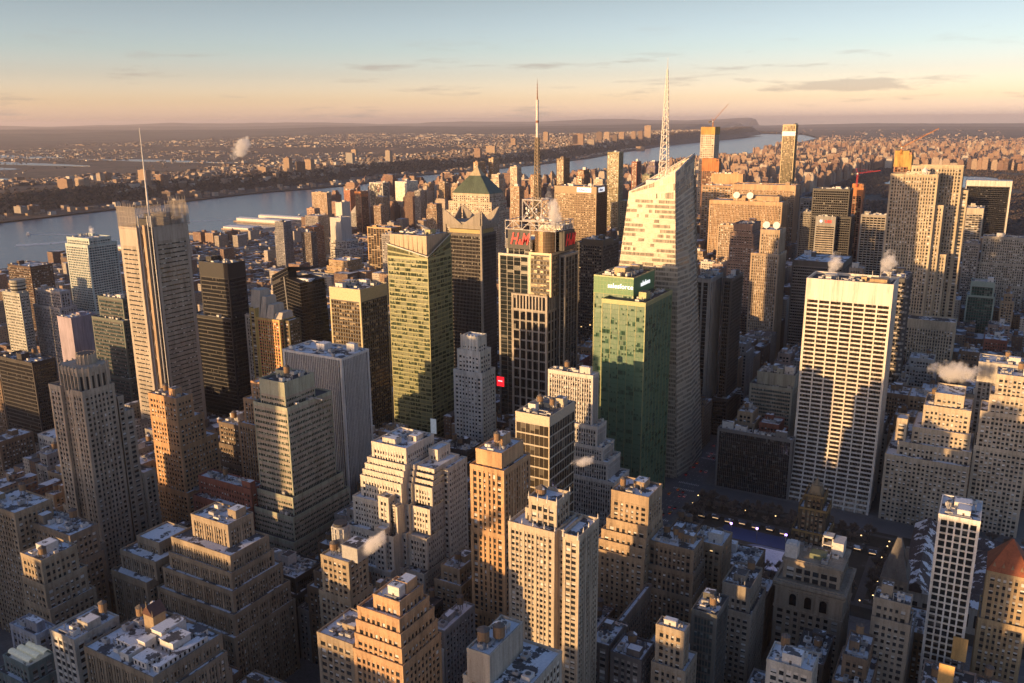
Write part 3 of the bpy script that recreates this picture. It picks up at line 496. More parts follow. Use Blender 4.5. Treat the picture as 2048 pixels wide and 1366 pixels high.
building('office_tower', 'narrow grey ribbed wing left of the broad limestone slab', 'office tower', (-48, -28, 1380, 1410), 146, V('limev', wall=wall((.27, .25, .23))), [], seed=29, tanks=0)
bd('grn', 'office_tower', 'slim green glass tower in front of the limestone slabs', 'office tower', V('dark', wall=plain((.30, .38, .33), .4), glass=glass((.02, .07, .055), (.1, .16, .13), .08), bay=3, pw=.2, bh=.8, fh=3.8, bd=.3), [(94, 3, 2, 3, 2)], H=112, solid=6, tanks=0, bulk=1)
bd('one57', 'residential_tower', 'very tall blue and gold glass tower with curved black top near the river bend', 'apartment tower', V('dark', wall=plain((.3, .24, .14), .35, .2), glass=glass((.05, .045, .03), (.28, .22, .12), .1), bay=3, pw=.7, fh=4, bh=.7), [(120, 4, 6, 10, 0)], solid=1, tanks=0, bulk=0, roofn=0)
bd('park', 'residential_tower', 'tall pale tower under construction wrapped in golden netting', 'apartment tower', V('white', wall=wall((.56, .50, .40)), bay=5, pw=1.9, fh=4.4, bh=1.6, glass=GBR), [(210, 0, 12, 6, 0)], solid=0.6, tanks=0, bulk=0, roofn=0)
# west side group at the left
bd('l1', 'apartment_tower', 'striped tower with rounded corners and round top at the far left', 'apartment tower', V('white', wall=wall((.36, .37, .33)), bay=2.8, pw=1.3, bh=1.7, sub=1), [], tanks=0, bulk=0)
bd('l2', 'apartment_tower', 'grey gridded apartment tower right of the striped round topped tower', 'apartment tower', V('grey', wall=wall((.38, .37, .38)), bay=3, pw=1.1), [(100, 4, 0, 3, 6)], tanks=0)
bd('l3', 'apartment_tower', 'pair of brown brick slabs at the far left by the river', 'apartment tower', V('brown', wall=wall((.085, .055, .042)), bay=3, pw=1.2, bh=1.3), [], tanks=0)
bd('l4', 'apartment_tower', 'tall white and teal apartment tower left of the mast tower', 'apartment tower', V('white', wall=wall((.42, .50, .48), .5, .08), glass=GTL, bay=3.4, pw=1.1, fh=3.2, bh=1.1), [(172, 0, 0, 3, 8), (88, 2, 4, 10, 10)], tanks=0, bulk=1)
bd('l5', 'office_tower', 'green glass banded tower with lattice top beside the mast tower', 'office tower', V('dark', wall=plain((.10, .12, .105), .5), glass=GTL, bay=2.2, pw=.25, fh=4, bh=1.7, bd=.3), [(118, 6, 5, 6, 8), (56, 8, 10, 10, 10)], tanks=0)
bd('l6', 'office_tower', 'dark slab with white outlined panel at the lower far left', 'office building', V('dark', wall=wall((.05, .045, .045)), bay=2, pw=.5), [], H=96, tanks=1)
building('office_tower', 'black glass slab edge cut by the left border', 'office tower', (-1075, -1058, 470, 500), 175, V('dark', wall=BLACK), [], seed=3, tanks=0)
building('party_wall_building', 'tower with tall blank lilac wall at the far left', 'apartment tower', (-905, -880, 560, 590), 112, V('white', wall=wall((.36, .31, .37)), hp=80), [], seed=4, tanks=0)
building('loft_building', 'tan sunlit block with round tanks behind the green banded tower', 'building', (-512, -478, 470, 500), 118, V('tan', wall=ORNG), [(104, 6, 4, 4, 4), (84, 10, 8, 8, 8)], seed=6, tanks=2)
# ---------------------------------------------------------------- landmark towers
def complex_b(name, label, cat, blocks, st, seed=1, group=None, deform=None, indiv=False, top=0, tanks=0, roofn=0, bulk=0):
    """blocks: (x0,x1,y0,y1,z0,z1, solid, sides[, style])"""
    R = nprand(seed); xs0 = min(b[0] for b in blocks); xs1 = max(b[1] for b in blocks); ys0 = min(b[2] for b in blocks); ys1 = max(b[3] for b in blocks)
    FOOT.append((xs0, xs1, ys0, ys1, 0)); o = ((xs0+xs1)/2, (ys0+ys1)/2, 0)
    root = thing(name, label, cat, o, group=group); bys = {}
    for b in blocks:
        s = b[8] if len(b) > 8 else st; q = bys.setdefault(id(s), (s, MB(), [])); pd = s['pd']; x0, x1, y0, y1 = b[0]+pd, b[1]-pd, b[2]+pd, b[3]-pd
        facade(q[1], q[2], x0, x1, y0, y1, b[4], b[5], s, b[7], R, b[6])
        blank(q[1], x0, x1, y0, y1, b[4], b[5], pd-.01, [c for c in 'NEW' if c not in b[7]])
        rf = MB(); rf.box(x0, x1, y0, y1, b[5]-.4, b[5]); rf.build('roof', st['roof'], root, o); pp = MB(); parapet(pp, b[0], b[1], b[2], b[3], b[5], st['par']); pp.build('parapet', s['wall'], root, o)
    for s, mb, panes in bys.values():
        P = np.concatenate([p for p, _ in panes]); rr = np.concatenate([q for _, q in panes])
        if deform:
            mb.v = [deform(v) for v in mb.v]; P = deform(P.reshape(-1, 3)).reshape(-1, 4, 3)
        mb.build('wall', [s['wall'], s['band']], root, o)
        k = 0
        if indiv and s is st:
            c = P.mean(1); d = np.linalg.norm(c-np.array([0, 0, ZC]), axis=1); ordr = np.argsort(d)[:100]
            for t in ordr:
                w = MB(); w.quads(P[t:t+1], 0, rr[t]); w.build('window', s['glass'], root, o)
            m_ = np.ones(len(P), bool); m_[ordr] = False; P, rr = P[m_], rr[m_]
        w = MB(); w.quads(P, 0, rr); w.build('window', s['glass'], root, o, kind='stuff')
    b = blocks[top]
    if roofn or tanks or bulk: rooftop(root, o, b[0]+1, b[1]-1, b[2]+1, b[3]-1, b[5], st, R, roofn, tanks, bulk)
    return root, o
def loft(wallm, panes, A0, B0, A1, B1, fh, bh, bay, R, blind=.3, proud=.25):
    """a leaning or warped curtain wall between four corners: floor bands and a pane for each bay"""
    A0, B0, A1, B1 = [np.array(p, float) for p in (A0, B0, A1, B1)]
    nf = max(1, int(round(((A1[2]-A0[2])+(B1[2]-B0[2]))/2/fh))); nb = max(1, int(round((np.linalg.norm((B0-A0)[:2])+np.linalg.norm((B1-A1)[:2]))/2/bay)))
    n = np.cross(B0-A0, A1-A0); n = n/np.linalg.norm(n)
    def P(u, v): return (A0*(1-u)+B0*u)*(1-v)+(A1*(1-u)+B1*u)*v
    f = bh/fh
    for j in range(nf):
        v0, v1, v2 = j/nf, (j+1-f)/nf, (j+1)/nf
        q = [P(0, v1), P(1, v1), P(1, v2), P(0, v2)]; q2 = [p+n*proud for p in q]
        wallm.quads([q2, [q[0], q[1], q2[1], q2[0]], [q2[3], q2[2], q[2], q[3]]], 1)
        U = np.arange(nb+1)/nb; rows = []
        for u0, u1 in zip(U[:-1], U[1:]): rows.append([P(u0, v0), P(u1, v0), P(u1, v1), P(u0, v1)])
        k = len(rows); r = R.rand(k)*.5; on = R.rand() < blind; fl_ = .7+.25*R.rand()
        for q in range(k):
            if R.rand() < .22: on = R.rand() < blind
            if on: r[q] = fl_+.05*R.rand()
        r = r; panes.append((np.array(rows), r))
    for u in np.arange(nb+1)/nb:
        t = .12/np.linalg.norm(B0-A0); a, b = P(max(0, u-t), 0)+n*proud*1.4, P(min(1, u+t), 0)+n*proud*1.4; c, d = P(min(1, u+t), 1)+n*proud*1.4, P(max(0, u-t), 1)+n*proud*1.4
        wallm.quads([[a, b, c, d]], 0)
def finish(root, o, wm, panes, st):
    wm.build('wall', [st['wall'], st['band']], root, o); w = MB(); w.quads(np.concatenate([p for p, _ in panes]), 0, np.concatenate([r for _, r in panes])); w.build('window', st['glass'], root, o, kind='stuff')
def lettering(txt, size, loc, rot, m, parent, o, name='lettering', shear=0, depth=.25, font_bold=0.02, sx=1.0):
    cu = bpy.data.curves.new('t', 'FONT'); cu.body = txt; cu.size = size; cu.extrude = depth; cu.offset = font_bold*size; cu.shear = shear; cu.resolution_u = 3
    ob = bpy.data.objects.new('t', cu); C.collection.objects.link(ob); dg = bpy.context.evaluated_depsgraph_get(); me = bpy.data.meshes.new_from_object(ob.evaluated_get(dg)); bpy.data.objects.remove(ob)
    me.name = name; me.materials.clear(); me.materials.append(m); q = bpy.data.objects.new(name, me); C.collection.objects.link(q); q.parent = parent
    q.location = (loc[0]-o[0], loc[1]-o[1], loc[2]-o[2]); q.rotation_euler = rot; q.scale = (sx, 1, 1); return q
RS = (math.pi/2, 0, 0); RE = (math.pi/2, 0, math.pi/2)           # facing south / facing east
def lattice(mb, x, y, z0, z1, r0, r1, n, t=.35, m=0):
    for k in range(n):
        a, b = z0+(z1-z0)*k/n, z0+(z1-z0)*(k+1)/n; ra, rb = r0+(r1-r0)*k/n, r0+(r1-r0)*(k+1)/n
        for i in range(4):
            c = [(1, 1), (-1, 1), (-1, -1), (1, -1)]; p, q = c[i], c[(i+1) % 4]
            mb.tube((x+p[0]*ra, y+p[1]*ra, a), (x+p[0]*rb, y+p[1]*rb, b), t, 4, m); mb.tube((x+p[0]*ra, y+p[1]*ra, a), (x+q[0]*rb, y+q[1]*rb, b), t*.6, 3, m); mb.tube((x+p[0]*rb, y+p[1]*rb, b), (x+q[0]*rb, y+q[1]*rb, b), t*.6, 3, m)
def crane(label, base, h, jib, ang, az, col, group='tower cranes'):
    o = base; root = thing('tower_crane', label, 'crane', o, group=group); m = plain(col, .5, name='crane_paint')
    mb = MB(); lattice(mb, *base[:2], base[2], base[2]+h, 1.1, 1.1, max(3, int(h/3)), .28); mb.build('mast', m, root, o)
    top = Vector((base[0], base[1], base[2]+h)); d = Vector((math.cos(az)*math.cos(ang), math.sin(az)*math.cos(ang), math.sin(ang)))
    j = MB(); tip = top+d*jib; up = Vector((0, 0, 1)); sd2 = d.cross(up).normalized(); nn = sd2.cross(d)
    for a in (sd2*.9, -sd2*.9, nn*1.6): j.tube(top+a, tip+a*.4, .22, 4)
    n = int(jib/3)
    for k in range(n):
        c = top+d*jib*k/n; c2 = top+d*jib*(k+1)/n; e = 1-.6*k/n; j.tube(c+sd2*.9*e, c2+nn*1.6*e, .13, 3); j.tube(c-sd2*.9*e, c2+nn*1.6*e, .13, 3); j.tube(c+sd2*.9*e, c2-sd2*.9*e, .13, 3)
    j.build('boom', m, root, o)
    k = MB(); bk = top-Vector((d.x, d.y, 0)).normalized()*9; k.tube(top, bk, .9, 4); k.box(bk.x-1.8, bk.x+1.8, bk.y-1.8, bk.y+1.8, bk.z-2.5, bk.z+1); k.build('counterweight', STEEL, root, o)
    a = MB(); ap = top+Vector((0, 0, 9))-Vector((d.x, d.y, 0)).normalized()*3; a.tube(top, ap, .4, 4); a.tube(ap, top+d*jib*.8, .12, 3); a.tube(ap, bk, .12, 3); a.build('a_frame', m, root, o)
    a = MB(); a.box(top.x-1.2, top.x+1.2, top.y-3, top.y-1, top.z-1, top.z+1.5); a.build('cab', WHITEM, root, o)
RED = plain((.55, .02, .03), .5, name='red_sign'); WHS = plain((.75, .75, .75), .5, name='white_sign'); LITW = plain((.9, .9, .9), .5, emit=.55, name='lit_white_sign')

# crowned stone tower, left
sN = V('limev', wall=wall((.44, .37, .29)), bay=2.75, pw=1.35, bh=1.7, bd=.25, pd=.45)
r_, o_ = complex_b('office_tower', 'tall buff stone tower with octagonal ribbed crown on the left', 'office tower',
  [(-549, -536, 327, 352, 30, 149, 2, 'SEW'), (-536, -525, 329.5, 352, 0, 146, 2, 'SEW'), (-525, -513, 327, 351, 0, 148.5, 2, 'SE'), (-548.5, -513.5, 352, 357, 0, 138, 2, 'E'), (-548, -514, 357, 364, 0, 126, 2, 'E'), (-551, -511.5, 364, 374, 0, 78, 2, 'SEW'),
   (-553, -509, 318, 327, 0, 42, 2, 'SEW'), (-553, -549, 327, 360, 0, 60, 2, 'SW')], sN, 3, indiv=True)
mb = MB(); cx_, cy_ = -529, 341
def octo(cx, cy, a, b, ch): return [(cx-a+ch, cy-b), (cx+a-ch, cy-b), (cx+a, cy-b+ch), (cx+a, cy+b-ch), (cx+a-ch, cy+b), (cx-a+ch, cy+b), (cx-a, cy+b-ch), (cx-a, cy-b+ch)]
oc = octo(cx_, cy_, 14.5, 11, 5); mb.prism(oc, 145, 162, 0); mb.prism(octo(cx_, cy_, 14.9, 11.4, 5), 160.5, 163.5, 0)
for i in range(8):
    p, q = Vector(oc[i]+(0,)), Vector(oc[(i+1) % 8]+(0,)); L_ = (q-p).length; k = max(1, int(L_/3.2)); n_ = Vector(((q-p).y, -(q-p).x, 0)).normalized()
    for j in range(k+1):
        c = p+(q-p)*j/k+n_*.25; mb.box(c.x-.55, c.x+.55, c.y-.55, c.y+.55, 145, 164.5, 0)
mb.build('crown', sN['wall'], r_, o_)
mb = MB()
for i in range(8):
    p, q = Vector(oc[i]+(0,)), Vector(oc[(i+1) % 8]+(0,)); L_ = (q-p).length; k = max(1, int(L_/3.2)); n_ = Vector(((q-p).y, -(q-p).x, 0)).normalized()
    for j in range(k):
        a, b = p+(q-p)*(j+.3)/k+n_*.06, p+(q-p)*(j+.7)/k+n_*.06; mb.quads([[(a.x, a.y, 147), (b.x, b.y, 147), (b.x, b.y, 158), (a.x, a.y, 158)]], 0, .2)
mb.build('crown_window', GD, r_, o_, kind='stuff')
mb = MB(); mb.cyl(cx_+1, cy_+2, 6, 6, 162, 170, 16); mb.cyl(cx_+1, cy_+2, 5.4, 5.4, 170, 170.6, 16, 1)
for i in range(16): a = i*math.pi/8; mb.box(cx_+1+6*math.cos(a)-.3, cx_+1+6*math.cos(a)+.3, cy_+2+6*math.sin(a)-.3, cy_+2+6*math.sin(a)+.3, 162, 170.8)
mb.build('drum', [sN['wall'], TAR], r_, o_)

# terraced lofts and their long lower wing
sT = V('tan', wall=wall((.32, .26, .19)), bay=1.95, pw=.75, bh=1.5, bd=.15, pd=.55, fh=3.8, group=4, gw=1.6)
complex_b('loft_building', 'broad terraced loft block with square tower top and long lower wing, lower left', 'building',
  [(-388, -358, 303, 322, 88, 101, 2.5, 'SEW'), (-397, -349, 295, 324, 79, 88, 2, 'SEW'), (-398, -347, 293, 325, 70, 79, 1.5, 'SEW'), (-401, -344, 290, 328, 58, 70, 1.5, 'SEW'), (-404, -341, 287, 330, 46, 58, 1.5, 'SEW'), (-406, -339, 284, 331, 0, 46, 1, 'SEW'),
   (-438, -406, 282, 326, 0, 62, 3, 'SEW'), (-436, -404, 288, 326, 62, 73, 2, 'SEW'), (-430, -410, 296, 318, 73, 80, 3, 'SEW')], sT, 4, indiv=True, roofn=3, bulk=1)
# corner lofts with white penthouses
sL = V('tan', wall=wall((.28, .23, .17)), bay=2.0, pw=.75, bh=1.5, bd=.15, pd=.55, fh=3.8, group=3, gw=1.8)
r_, o_ = complex_b('loft_building', 'loft block with white stucco penthouses and pitched roofs on a snowy terrace, bottom left', 'building',
  [(-352, -303, 208, 247, 0, 82, 2, 'SEW'), (-356, -301, 212, 249, 0, 62, 1, 'SEW'), (-303, -299.5, 214, 246, 0, 74, 1, 'SE')], sL, 5, indiv=True)
for i, (a, b, c, d, h) in enumerate([(-340, -327, 217, 221, 3.5), (-327, -322, 219, 225, 6), (-326, -319, 226, 240, 8), (-318, -309, 224, 234, 6.5), (-320, -311, 211, 219, 3.6), (-308, -304.5, 212, 240, 3.2), (-316, -309, 238, 244, 3.5)]):
    mb = MB(); mb.box(a, b, c, d, 82, 82+h, 0); mb.box(a-.3, b+.3, c-.3, d+.3, 82+h, 82+h+.35, 1)
    for k in range(int((b-a)/2.6)): mb.box(a+1+k*2.6, a+2+k*2.6, c-.06, c, 83, 84.7, 2)
    for k in range(int((d-c)/2.6)): mb.box(b, b+.06, c+1+k*2.6, c+2+k*2.6, 83, 84.7, 2)
    mb.build('penthouse', [WHITEM, SNOW, GBK], r_, o_)
mb = MB(); mb.box(-338, -331, 231, 238, 82, 92); mb.mesh([(-338.5, 230.5, 92), (-330.5, 230.5, 92), (-330.5, 238.5, 92), (-338.5, 238.5, 92), (-334.5, 230.5, 97), (-334.5, 238.5, 97)], [(0, 4, 5, 3), (1, 2, 5, 4), (0, 1, 4), (2, 3, 5)], 1)
for a in (-338.3, -330.9): mb.tube((a, 230.7, 92), (a, 230.7, 95.5), .4, 4, 0, .1)
mb.tube((-334.5, 230.6, 96), (-334.5, 230.6, 99.5), .4, 4, 0, .1); mb.build('gabled_turret', [wall((.33, .25, .16)), plain((.10, .045, .035), .5)], r_, o_)
tank(-347, 236, 82, r_, o_, 2.2, 4, 4); tank(-344, 241, 82, r_, o_, 2.2, 4, 4); rooftop(r_, o_, -350, -304, 209, 246, 82, sL, nprand(12), 10, 0, 1)
building('loft_building', 'brown loft with rooftop machines in front of the terraced lofts', 'building', (-398, -368, 240, 262), 52, V('brown'), [], seed=31, tanks=1)
# block with round stone turret
r_, o_ = bd('turret', 'loft_building', 'tan block with round stone turret and blank south wall in the lower centre', 'building', V('tan', wall=wall((.34, .28, .20))), [(74, 3, 0, 0, 3)], H=96, solid=0, tanks=1, bulk=0, indiv=True)
mb = MB(); mb.cyl(-292, 322, 4.6, 4.4, 96, 110, 20); mb.cyl(-292, 322, 4.8, 4.8, 106, 107, 20); mb.cyl(-292, 322, 3.8, 3.8, 110, 111.5, 20, 1)
for i in range(12): a = i*math.pi/6; mb.box(-292+4.6*math.cos(a)-.35, -292+4.6*math.cos(a)+.35, 322+4.6*math.sin(a)-.35, 322+4.6*math.sin(a)+.35, 96, 109)
mb.build('turret', [r_.children[0].data.materials[0], TAR], r_, o_)
mb = MB(); mb.box(-284, -273.5, 313, 324, 96, 104); mb.box(-284.3, -273.2, 312.7, 324.3, 104, 104.5); mb.box(-283.6, -273.9, 313.4, 323.6, 104.5, 104.6, 1); mb.build('bulkhead', [r_.children[0].data.materials[0], HALF], r_, o_)
building('loft_building', 'narrow tan block with red brick huts between the turret block and the orange stepped block', 'building', (-262, -240, 268, 292), 84, V('tan', wall=wall((.32, .26, .19)), bay=4), [], seed=41, tanks=0, bulk=2, indiv=True)
building('department_store', 'wide low store roof with snow and vents across the bottom centre left', 'building', (-296, -226, 226, 262), 44, V('grey', wall=wall((.24, .22, .19)), roof=roofm((.04, .04, .045), .72)), [], seed=42, tanks=0, bulk=2, roofn=24, indiv=True)
building('department_store', 'low store with maze of ducts on a snowy roof at the bottom edge', 'building', (-268, -196, 172, 206), 48, V('grey', wall=wall((.3, .26, .2))), [], seed=43, tanks=0, bulk=4, roofn=60, indiv=True)

# white stepped tower
s14 = V('white', wall=wall((.60, .55, .47), .7, .1), bay=2.1, pw=.95, bh=1.6, bd=.2, pd=.4, fh=3.7, hp=1)
B14 = []
z = [124, 114, 110.3, 106.6, 103, 90, 72, 50]
for i in range(1, 8):
    zb = z[i+1] if i < 7 else 0; e = [0, 1.5, 3, 4.5, 6, 11, 16, 20][i]
    B14.append((-332-e*.6, -303.5, 397-e, 428, zb, z[i], 1, 'SW')); 
B14.append((-331, -304, 398, 428, 114, 124, 2.5, 'SEW'))
for i in range(1, 8):
    zb = z[i+1] if i < 7 else 0; e = [0, 1.2, 2.4, 3.6, 4.8, 8, 12, 16][i]
    B14.append((-300.5, -287+min(e, 4)*.2, 404-e, 431, zb, z[i]-2, 1, 'SEW'))
B14 += [(-303.7, -300.3, 402-e, 431, zb, zt_-1, 1, 'S') for e, zb, zt_ in ((1.2, 110.3, 114), (2.4, 106.6, 110.3), (3.6, 103, 106.6), (4.8, 90, 103), (8, 72, 90), (12, 50, 72), (16, 0, 50))]; B14.append((-287, -283, 412, 434, 0, 110, 1, 'SE')); B14.append((-300, -293, 416, 430, 105, 119, 2, 'SEW'))
B14 += [(-316, -308, 383.5, 391, 72, 96, 1, 'SEW'), (-316, -308, 378.5, 386, 50, 77, 1, 'SEW'), (-308, -305, 386, 391, 72, 91, 1, 'SE')]
r_, o_ = complex_b('loft_building', 'white ziggurat tower with many stepped terraces in the centre', 'office tower', B14, s14, 6, indiv=True, top=7, roofn=6, bulk=2)
# pale ribbed residential tower with notched front
sP = V('cream', wall=wall((.47, .40, .31)), bay=2.25, pw=.55, bh=1.25, bd=.22, pd=.5, fh=2.95, group=3, gw=1.5, par=1.6, cw=1.1, hp=1.2)
sP2 = V(sP, bay=3, group=0, pw=.8, bh=1.5, fh=4.2)
r_, o_ = complex_b('apartment_tower', 'pale ribbed apartment tower with notched corner and cream penthouse in the front centre', 'apartment tower',
  [(-191, -166, 328, 352, 0, 132, 1.5, 'SW'), (-166, -162.5, 332, 352, 0, 132, 1.5, 'SE'), (-162.5, -154, 329.5, 352, 0, 132, 1.5, 'SE'), (-183, -168, 334, 348, 132, 144.5, 1.5, 'SEW', sP2), (-186, -182, 336, 348, 132, 137, 1, 'SW', sP2)], sP, 7, indiv=True)
for x, y in [(x, 329.2) for x in (-190.6, -184, -178, -172, -166.4, -162, -154.4)]+[(-154.4, y) for y in (335, 341, 347, 351.4)]: mb = MB(); mb.cyl(x, y, .6, .1, 132, 136, 5); mb.build('finial', WHITEM, r_, o_)
tank(-180, 341, 144.5, r_, o_, 2.6, 2.5, 1)
for x, y in ((-183, 334), (-178, 334), (-173, 334), (-168, 334), (-168, 341), (-168, 348)): mb = MB(); mb.cyl(x, y, .45, .1, 144.5, 148.5, 5); mb.build('finial', WHITEM, r_, o_)
# step-top box, beaux-arts block, black and gold tower
sK = V('lime', wall=wall((.36, .30, .23)), bay=4.2, pw=2.1, bh=1.8, fh=4, bd=.2)
r_, o_ = complex_b('clubhouse', 'heavy stone block with arched windows, cornices and snowy roof beside the park', 'building',
  [(-90, -58, 476, 504, 58, 70, 3, 'SEW', V('lime', wall=sK['wall'], bay=4.5, fh=5)), (-93, -55, 472.5, 507, 0, 57, 16, 'SEW')], sK, 8, indiv=True, top=0, roofn=7, bulk=1, tanks=0)
mb = MB(); mb.box(-94.5, -53.5, 471, 508.5, 55.5, 57.3); mb.box(-94, -54, 471.6, 508, 53.6, 54.6); mb.box(-91, -57, 475, 505, 69, 70.6); mb.box(-93.6, -54.4, 472, 507.4, 40, 41); mb.build('cornice', sK['wall'], r_, o_)
mb = MB(); 
for k in range(3):
    cx_ = -82.5+k*8.5
    a = [(cx_+1.9*math.cos(t), 49+1.9*math.sin(t)) for t in np.linspace(0, math.pi, 9)]+[(cx_-1.9, 43.5), (cx_+1.9, 43.5)]
    mb.mesh([(x, 471.9, zz) for x, zz in a], [tuple(range(len(a)))[::-1]])
mb.build('arched_window', GBK, r_, o_)
mb = MB()
for k in range(3):
    cx_ = -82.5+k*8.5; mb.box(cx_-2.7, cx_-2.1, 471.7, 472.4, 43, 51); mb.box(cx_+2.1, cx_+2.7, 471.7, 472.4, 43, 51); mb.box(cx_-2.7, cx_+2.7, 471.7, 472.4, 51.6, 52.4)
mb.build('window_surround', sK['wall'], r_, o_)
mb = MB(); mb.box(-90, -83, 477, 484, 70, 79); mb.box(-88, -84, 478, 483, 79, 80); mb.build('lift_house', WHITEM, r_, o_)
mb = MB(); mb.box(-66, -60, 492, 503, 70, 79); mb.build('lift_house', WHITEM, r_, o_)
mb = MB(); mb.box(-77, -68, 483, 490, 70, 73.5); mb.build('cooling_plant', plain((.16, .19, .12), .6), r_, o_)
mb = MB()
for x in (-72, -66.5): mb.box(x-.6, x, 496, 502, 70, 80)
mb.box(-72.6, -66.5, 496, 502, 79, 80.2); mb.box(-72.6, -66.5, 496, 502, 74, 74.6); mb.build('steel_frame', WHITEM, r_, o_)
BLK = wall((.045, .04, .033), .6, .2, 'black_brick'); GLD = plain((.20, .145, .07), .5, .2, name='gilded_stone')
sR = V('brownv', wall=BLK, bay=2.6, pw=1.2, glass=glass((.02, .02, .02), (.4, .38, .3), .1, 0, .5), par=.9, hp=.8)
r_, o_ = complex_b('office_tower', 'black brick gothic tower with gilded pinnacles beside the park', 'office tower',
  [(-88.5, -72.5, 502, 518, 78, 92, 1, 'SEW'), (-86, -75, 504, 516, 92, 100, 1, 'SEW'), (-91, -70.5, 499.5, 520, 62, 78, 1, 'SEW'), (-93, -68, 508.6, 523, 0, 62, 1, 'SEW')], sR, 9)
mb = MB()
for z_, a, b, c, d, h in ((100, -86, -75, 504, 516, 4), (92, -88.5, -72.5, 502, 518, 5), (78, -91, -70.5, 499.5, 520, 5), (62, -93, -68, 508.6, 523, 4)):
    n = 5
    for i in range(n+1):
        for p in ((a+(b-a)*i/n, c), (b, c+(d-c)*i/n), (a, c+(d-c)*i/n)): mb.cyl(p[0], p[1], .55, .12, z_-3, z_+h-1, 5)
    mb.box(a-.3, b+.3, c-.3, c+.2, z_-.5, z_+.9); mb.box(b-.2, b+.3, c, d, z_-.5, z_+.9)
mb.build('pinnacle', GLD, r_, o_); mb = MB(); mb.prism(octo(-80.5, 510, 4.5, 4.5, 1.5), 100, 106, 0, top=octo(-80.5, 510, 3, 3, 1)); mb.cyl(-80.5, 510, 2.2, .3, 106, 110, 8); mb.build('lantern', plain((.15, .125, .085), .5, .2, name='dull_gilt'), r_, o_)
# pyramid roofs
r_ = [o for o in C.objects if o.get('label', '').startswith('grey stone building with steep pyramid')][0]; x0, x1, y0, y1, h = RC['pyr']
o_ = tuple(r_.location); mb = MB(); cx_, cy_ = (x0+x1)/2, (y0+y1)/2; a, b = (x1-x0)/2-.2, (y1-y0)/2-.2
mb.prism([(cx_-a, cy_-b), (cx_+a, cy_-b), (cx_+a, cy_+b), (cx_-a, cy_+b)], 53, 76, 0, top=[(cx_-1.2, cy_-1), (cx_+1.2, cy_-1), (cx_+1.2, cy_+1), (cx_-1.2, cy_+1)]); mb.box(cx_+4, cx_+6, cy_-3, cy_-1, 52, 72); mb.mesh([(cx_-2, cy_-b-.1, 53), (cx_+2, cy_-b-.1, 53), (cx_, cy_-b+1, 59), (cx_, cy_-2, 59)], [(0, 1, 2), (1, 3, 2), (0, 2, 3)])
mb.build('pyramid_roof', wall((.15, .14, .13), .7, .15, 'slate'), r_, o_)
r_, o_ = building('loft_building', 'sunlit building with steep red tile pyramid roof at the right edge', 'building', (13, 33, 480, 502), 88, V('tan', wall=wall((.45, .34, .2)), bay=2.7), [(60, 1, 1, 2, 2)], seed=51, tanks=0, bulk=0, roofn=0, indiv=True)
mb = MB(); mb.prism([(12.5, 479.5), (33.5, 479.5), (33.5, 502.5), (12.5, 502.5)], 88.5, 104, 0, top=[(22.6, 490.6), (23.4, 490.6), (23.4, 491.4), (22.6, 491.4)]); mb.box(30, 32, 484, 486, 88, 101, 1)
for i in range(4): mb.mesh([(15+i*4.2, 481, 90.4), (17+i*4.2, 481, 90.4), (16+i*4.2, 482, 93), (16+i*4.2, 484.5, 93)], [(0, 1, 2), (1, 3, 2), (0, 2, 3)], 1)
mb.build('tiled_roof', [wall((.33, .10, .045), .7, .2, 'clay_tile'), wall((.3, .2, .12))], r_, o_)
# stepped limestone block north of the park
s42 = V('cream', wall=wall((.50, .42, .31)), bay=3.1, pw=1.45, bh=1.7)
complex_b('office_tower', 'sunlit stepped limestone block north of the park', 'office tower',
  [(-40, -6, 733, 770, 78, 96, 2, 'SEW'), (-33, -12, 738, 768, 96, 106, 3, 'SEW'), (-46, -4, 728, 772, 66, 78, 1.5, 'SEW'), (-55, -2, 722, 774, 56, 66, 1.5, 'SEW'), (-63, -2, 715, 776, 0, 56, 1.5, 'SEW'), (-58, -50, 726, 740, 66, 84, 2, 'SEW')], s42, 10, tanks=1, roofn=4, bulk=0)

# bright gridded slab with its base sweeping out to the street
sG = V('white', wall=wall((.68, .63, .55), .55, .05, 'travertine'), bay=9.3, pw=1.15, fh=3.75, bh=1.35, bd=.5, pd=.75, cw=1.1, sub=7, blind=.06, glass=glass((.03, .024, .018), (.10, .08, .055), .08, 0, .8), roof=TAR, hp=1)
def swoop(v):
    v = v.copy(); t = np.clip((80-v[:, 2])/80, 0, 1); v[:, 1] -= np.where(v[:, 1] < 745, 14*t**2.2, 0); return v
bl = [(-137.5, -71, 730, 768, z0, z0+15.0, 0, 'SEW') for z0 in (0, 15, 30, 45, 60)]+[(-137.5, -71, 730, 768, 75, 192, 16, 'SEW')]
_pp = S['white']['par']
R = nprand(11); o_ = (-104, 749, 0); r_ = thing('office_tower', 'bright white gridded slab tower with curved base north of the park', 'office tower', o_); FOOT.append((-138, -70, 712, 770, 190))
mb = MB(); panes = []
for b in bl: facade(mb, panes, b[0]+.75, b[1]-.75, b[2]+.75, b[3]-.75, b[4], b[5], V(sG, cw=3.2) if False else sG, 'S', R, b[6]); facade(mb, panes, b[0]+.75, b[1]-.75, b[2]+.75, b[3]-.75, b[4], b[5], V(sG, bay=6, sub=4), 'EW', R, b[6])
blank(mb, -136.75, -71.75, 730.75, 767.25, 0, 192, .7, 'N'); mb.v = [swoop(v) for v in mb.v]; P = swoop(np.concatenate([p for p, _ in panes]).reshape(-1, 3)).reshape(-1, 4, 3)
mb.build('wall', [sG['wall'], sG['band']], r_, o_); w = MB(); w.quads(P, 0, np.concatenate([q for _, q in panes])); w.build('window', sG['glass'], r_, o_, kind='stuff')
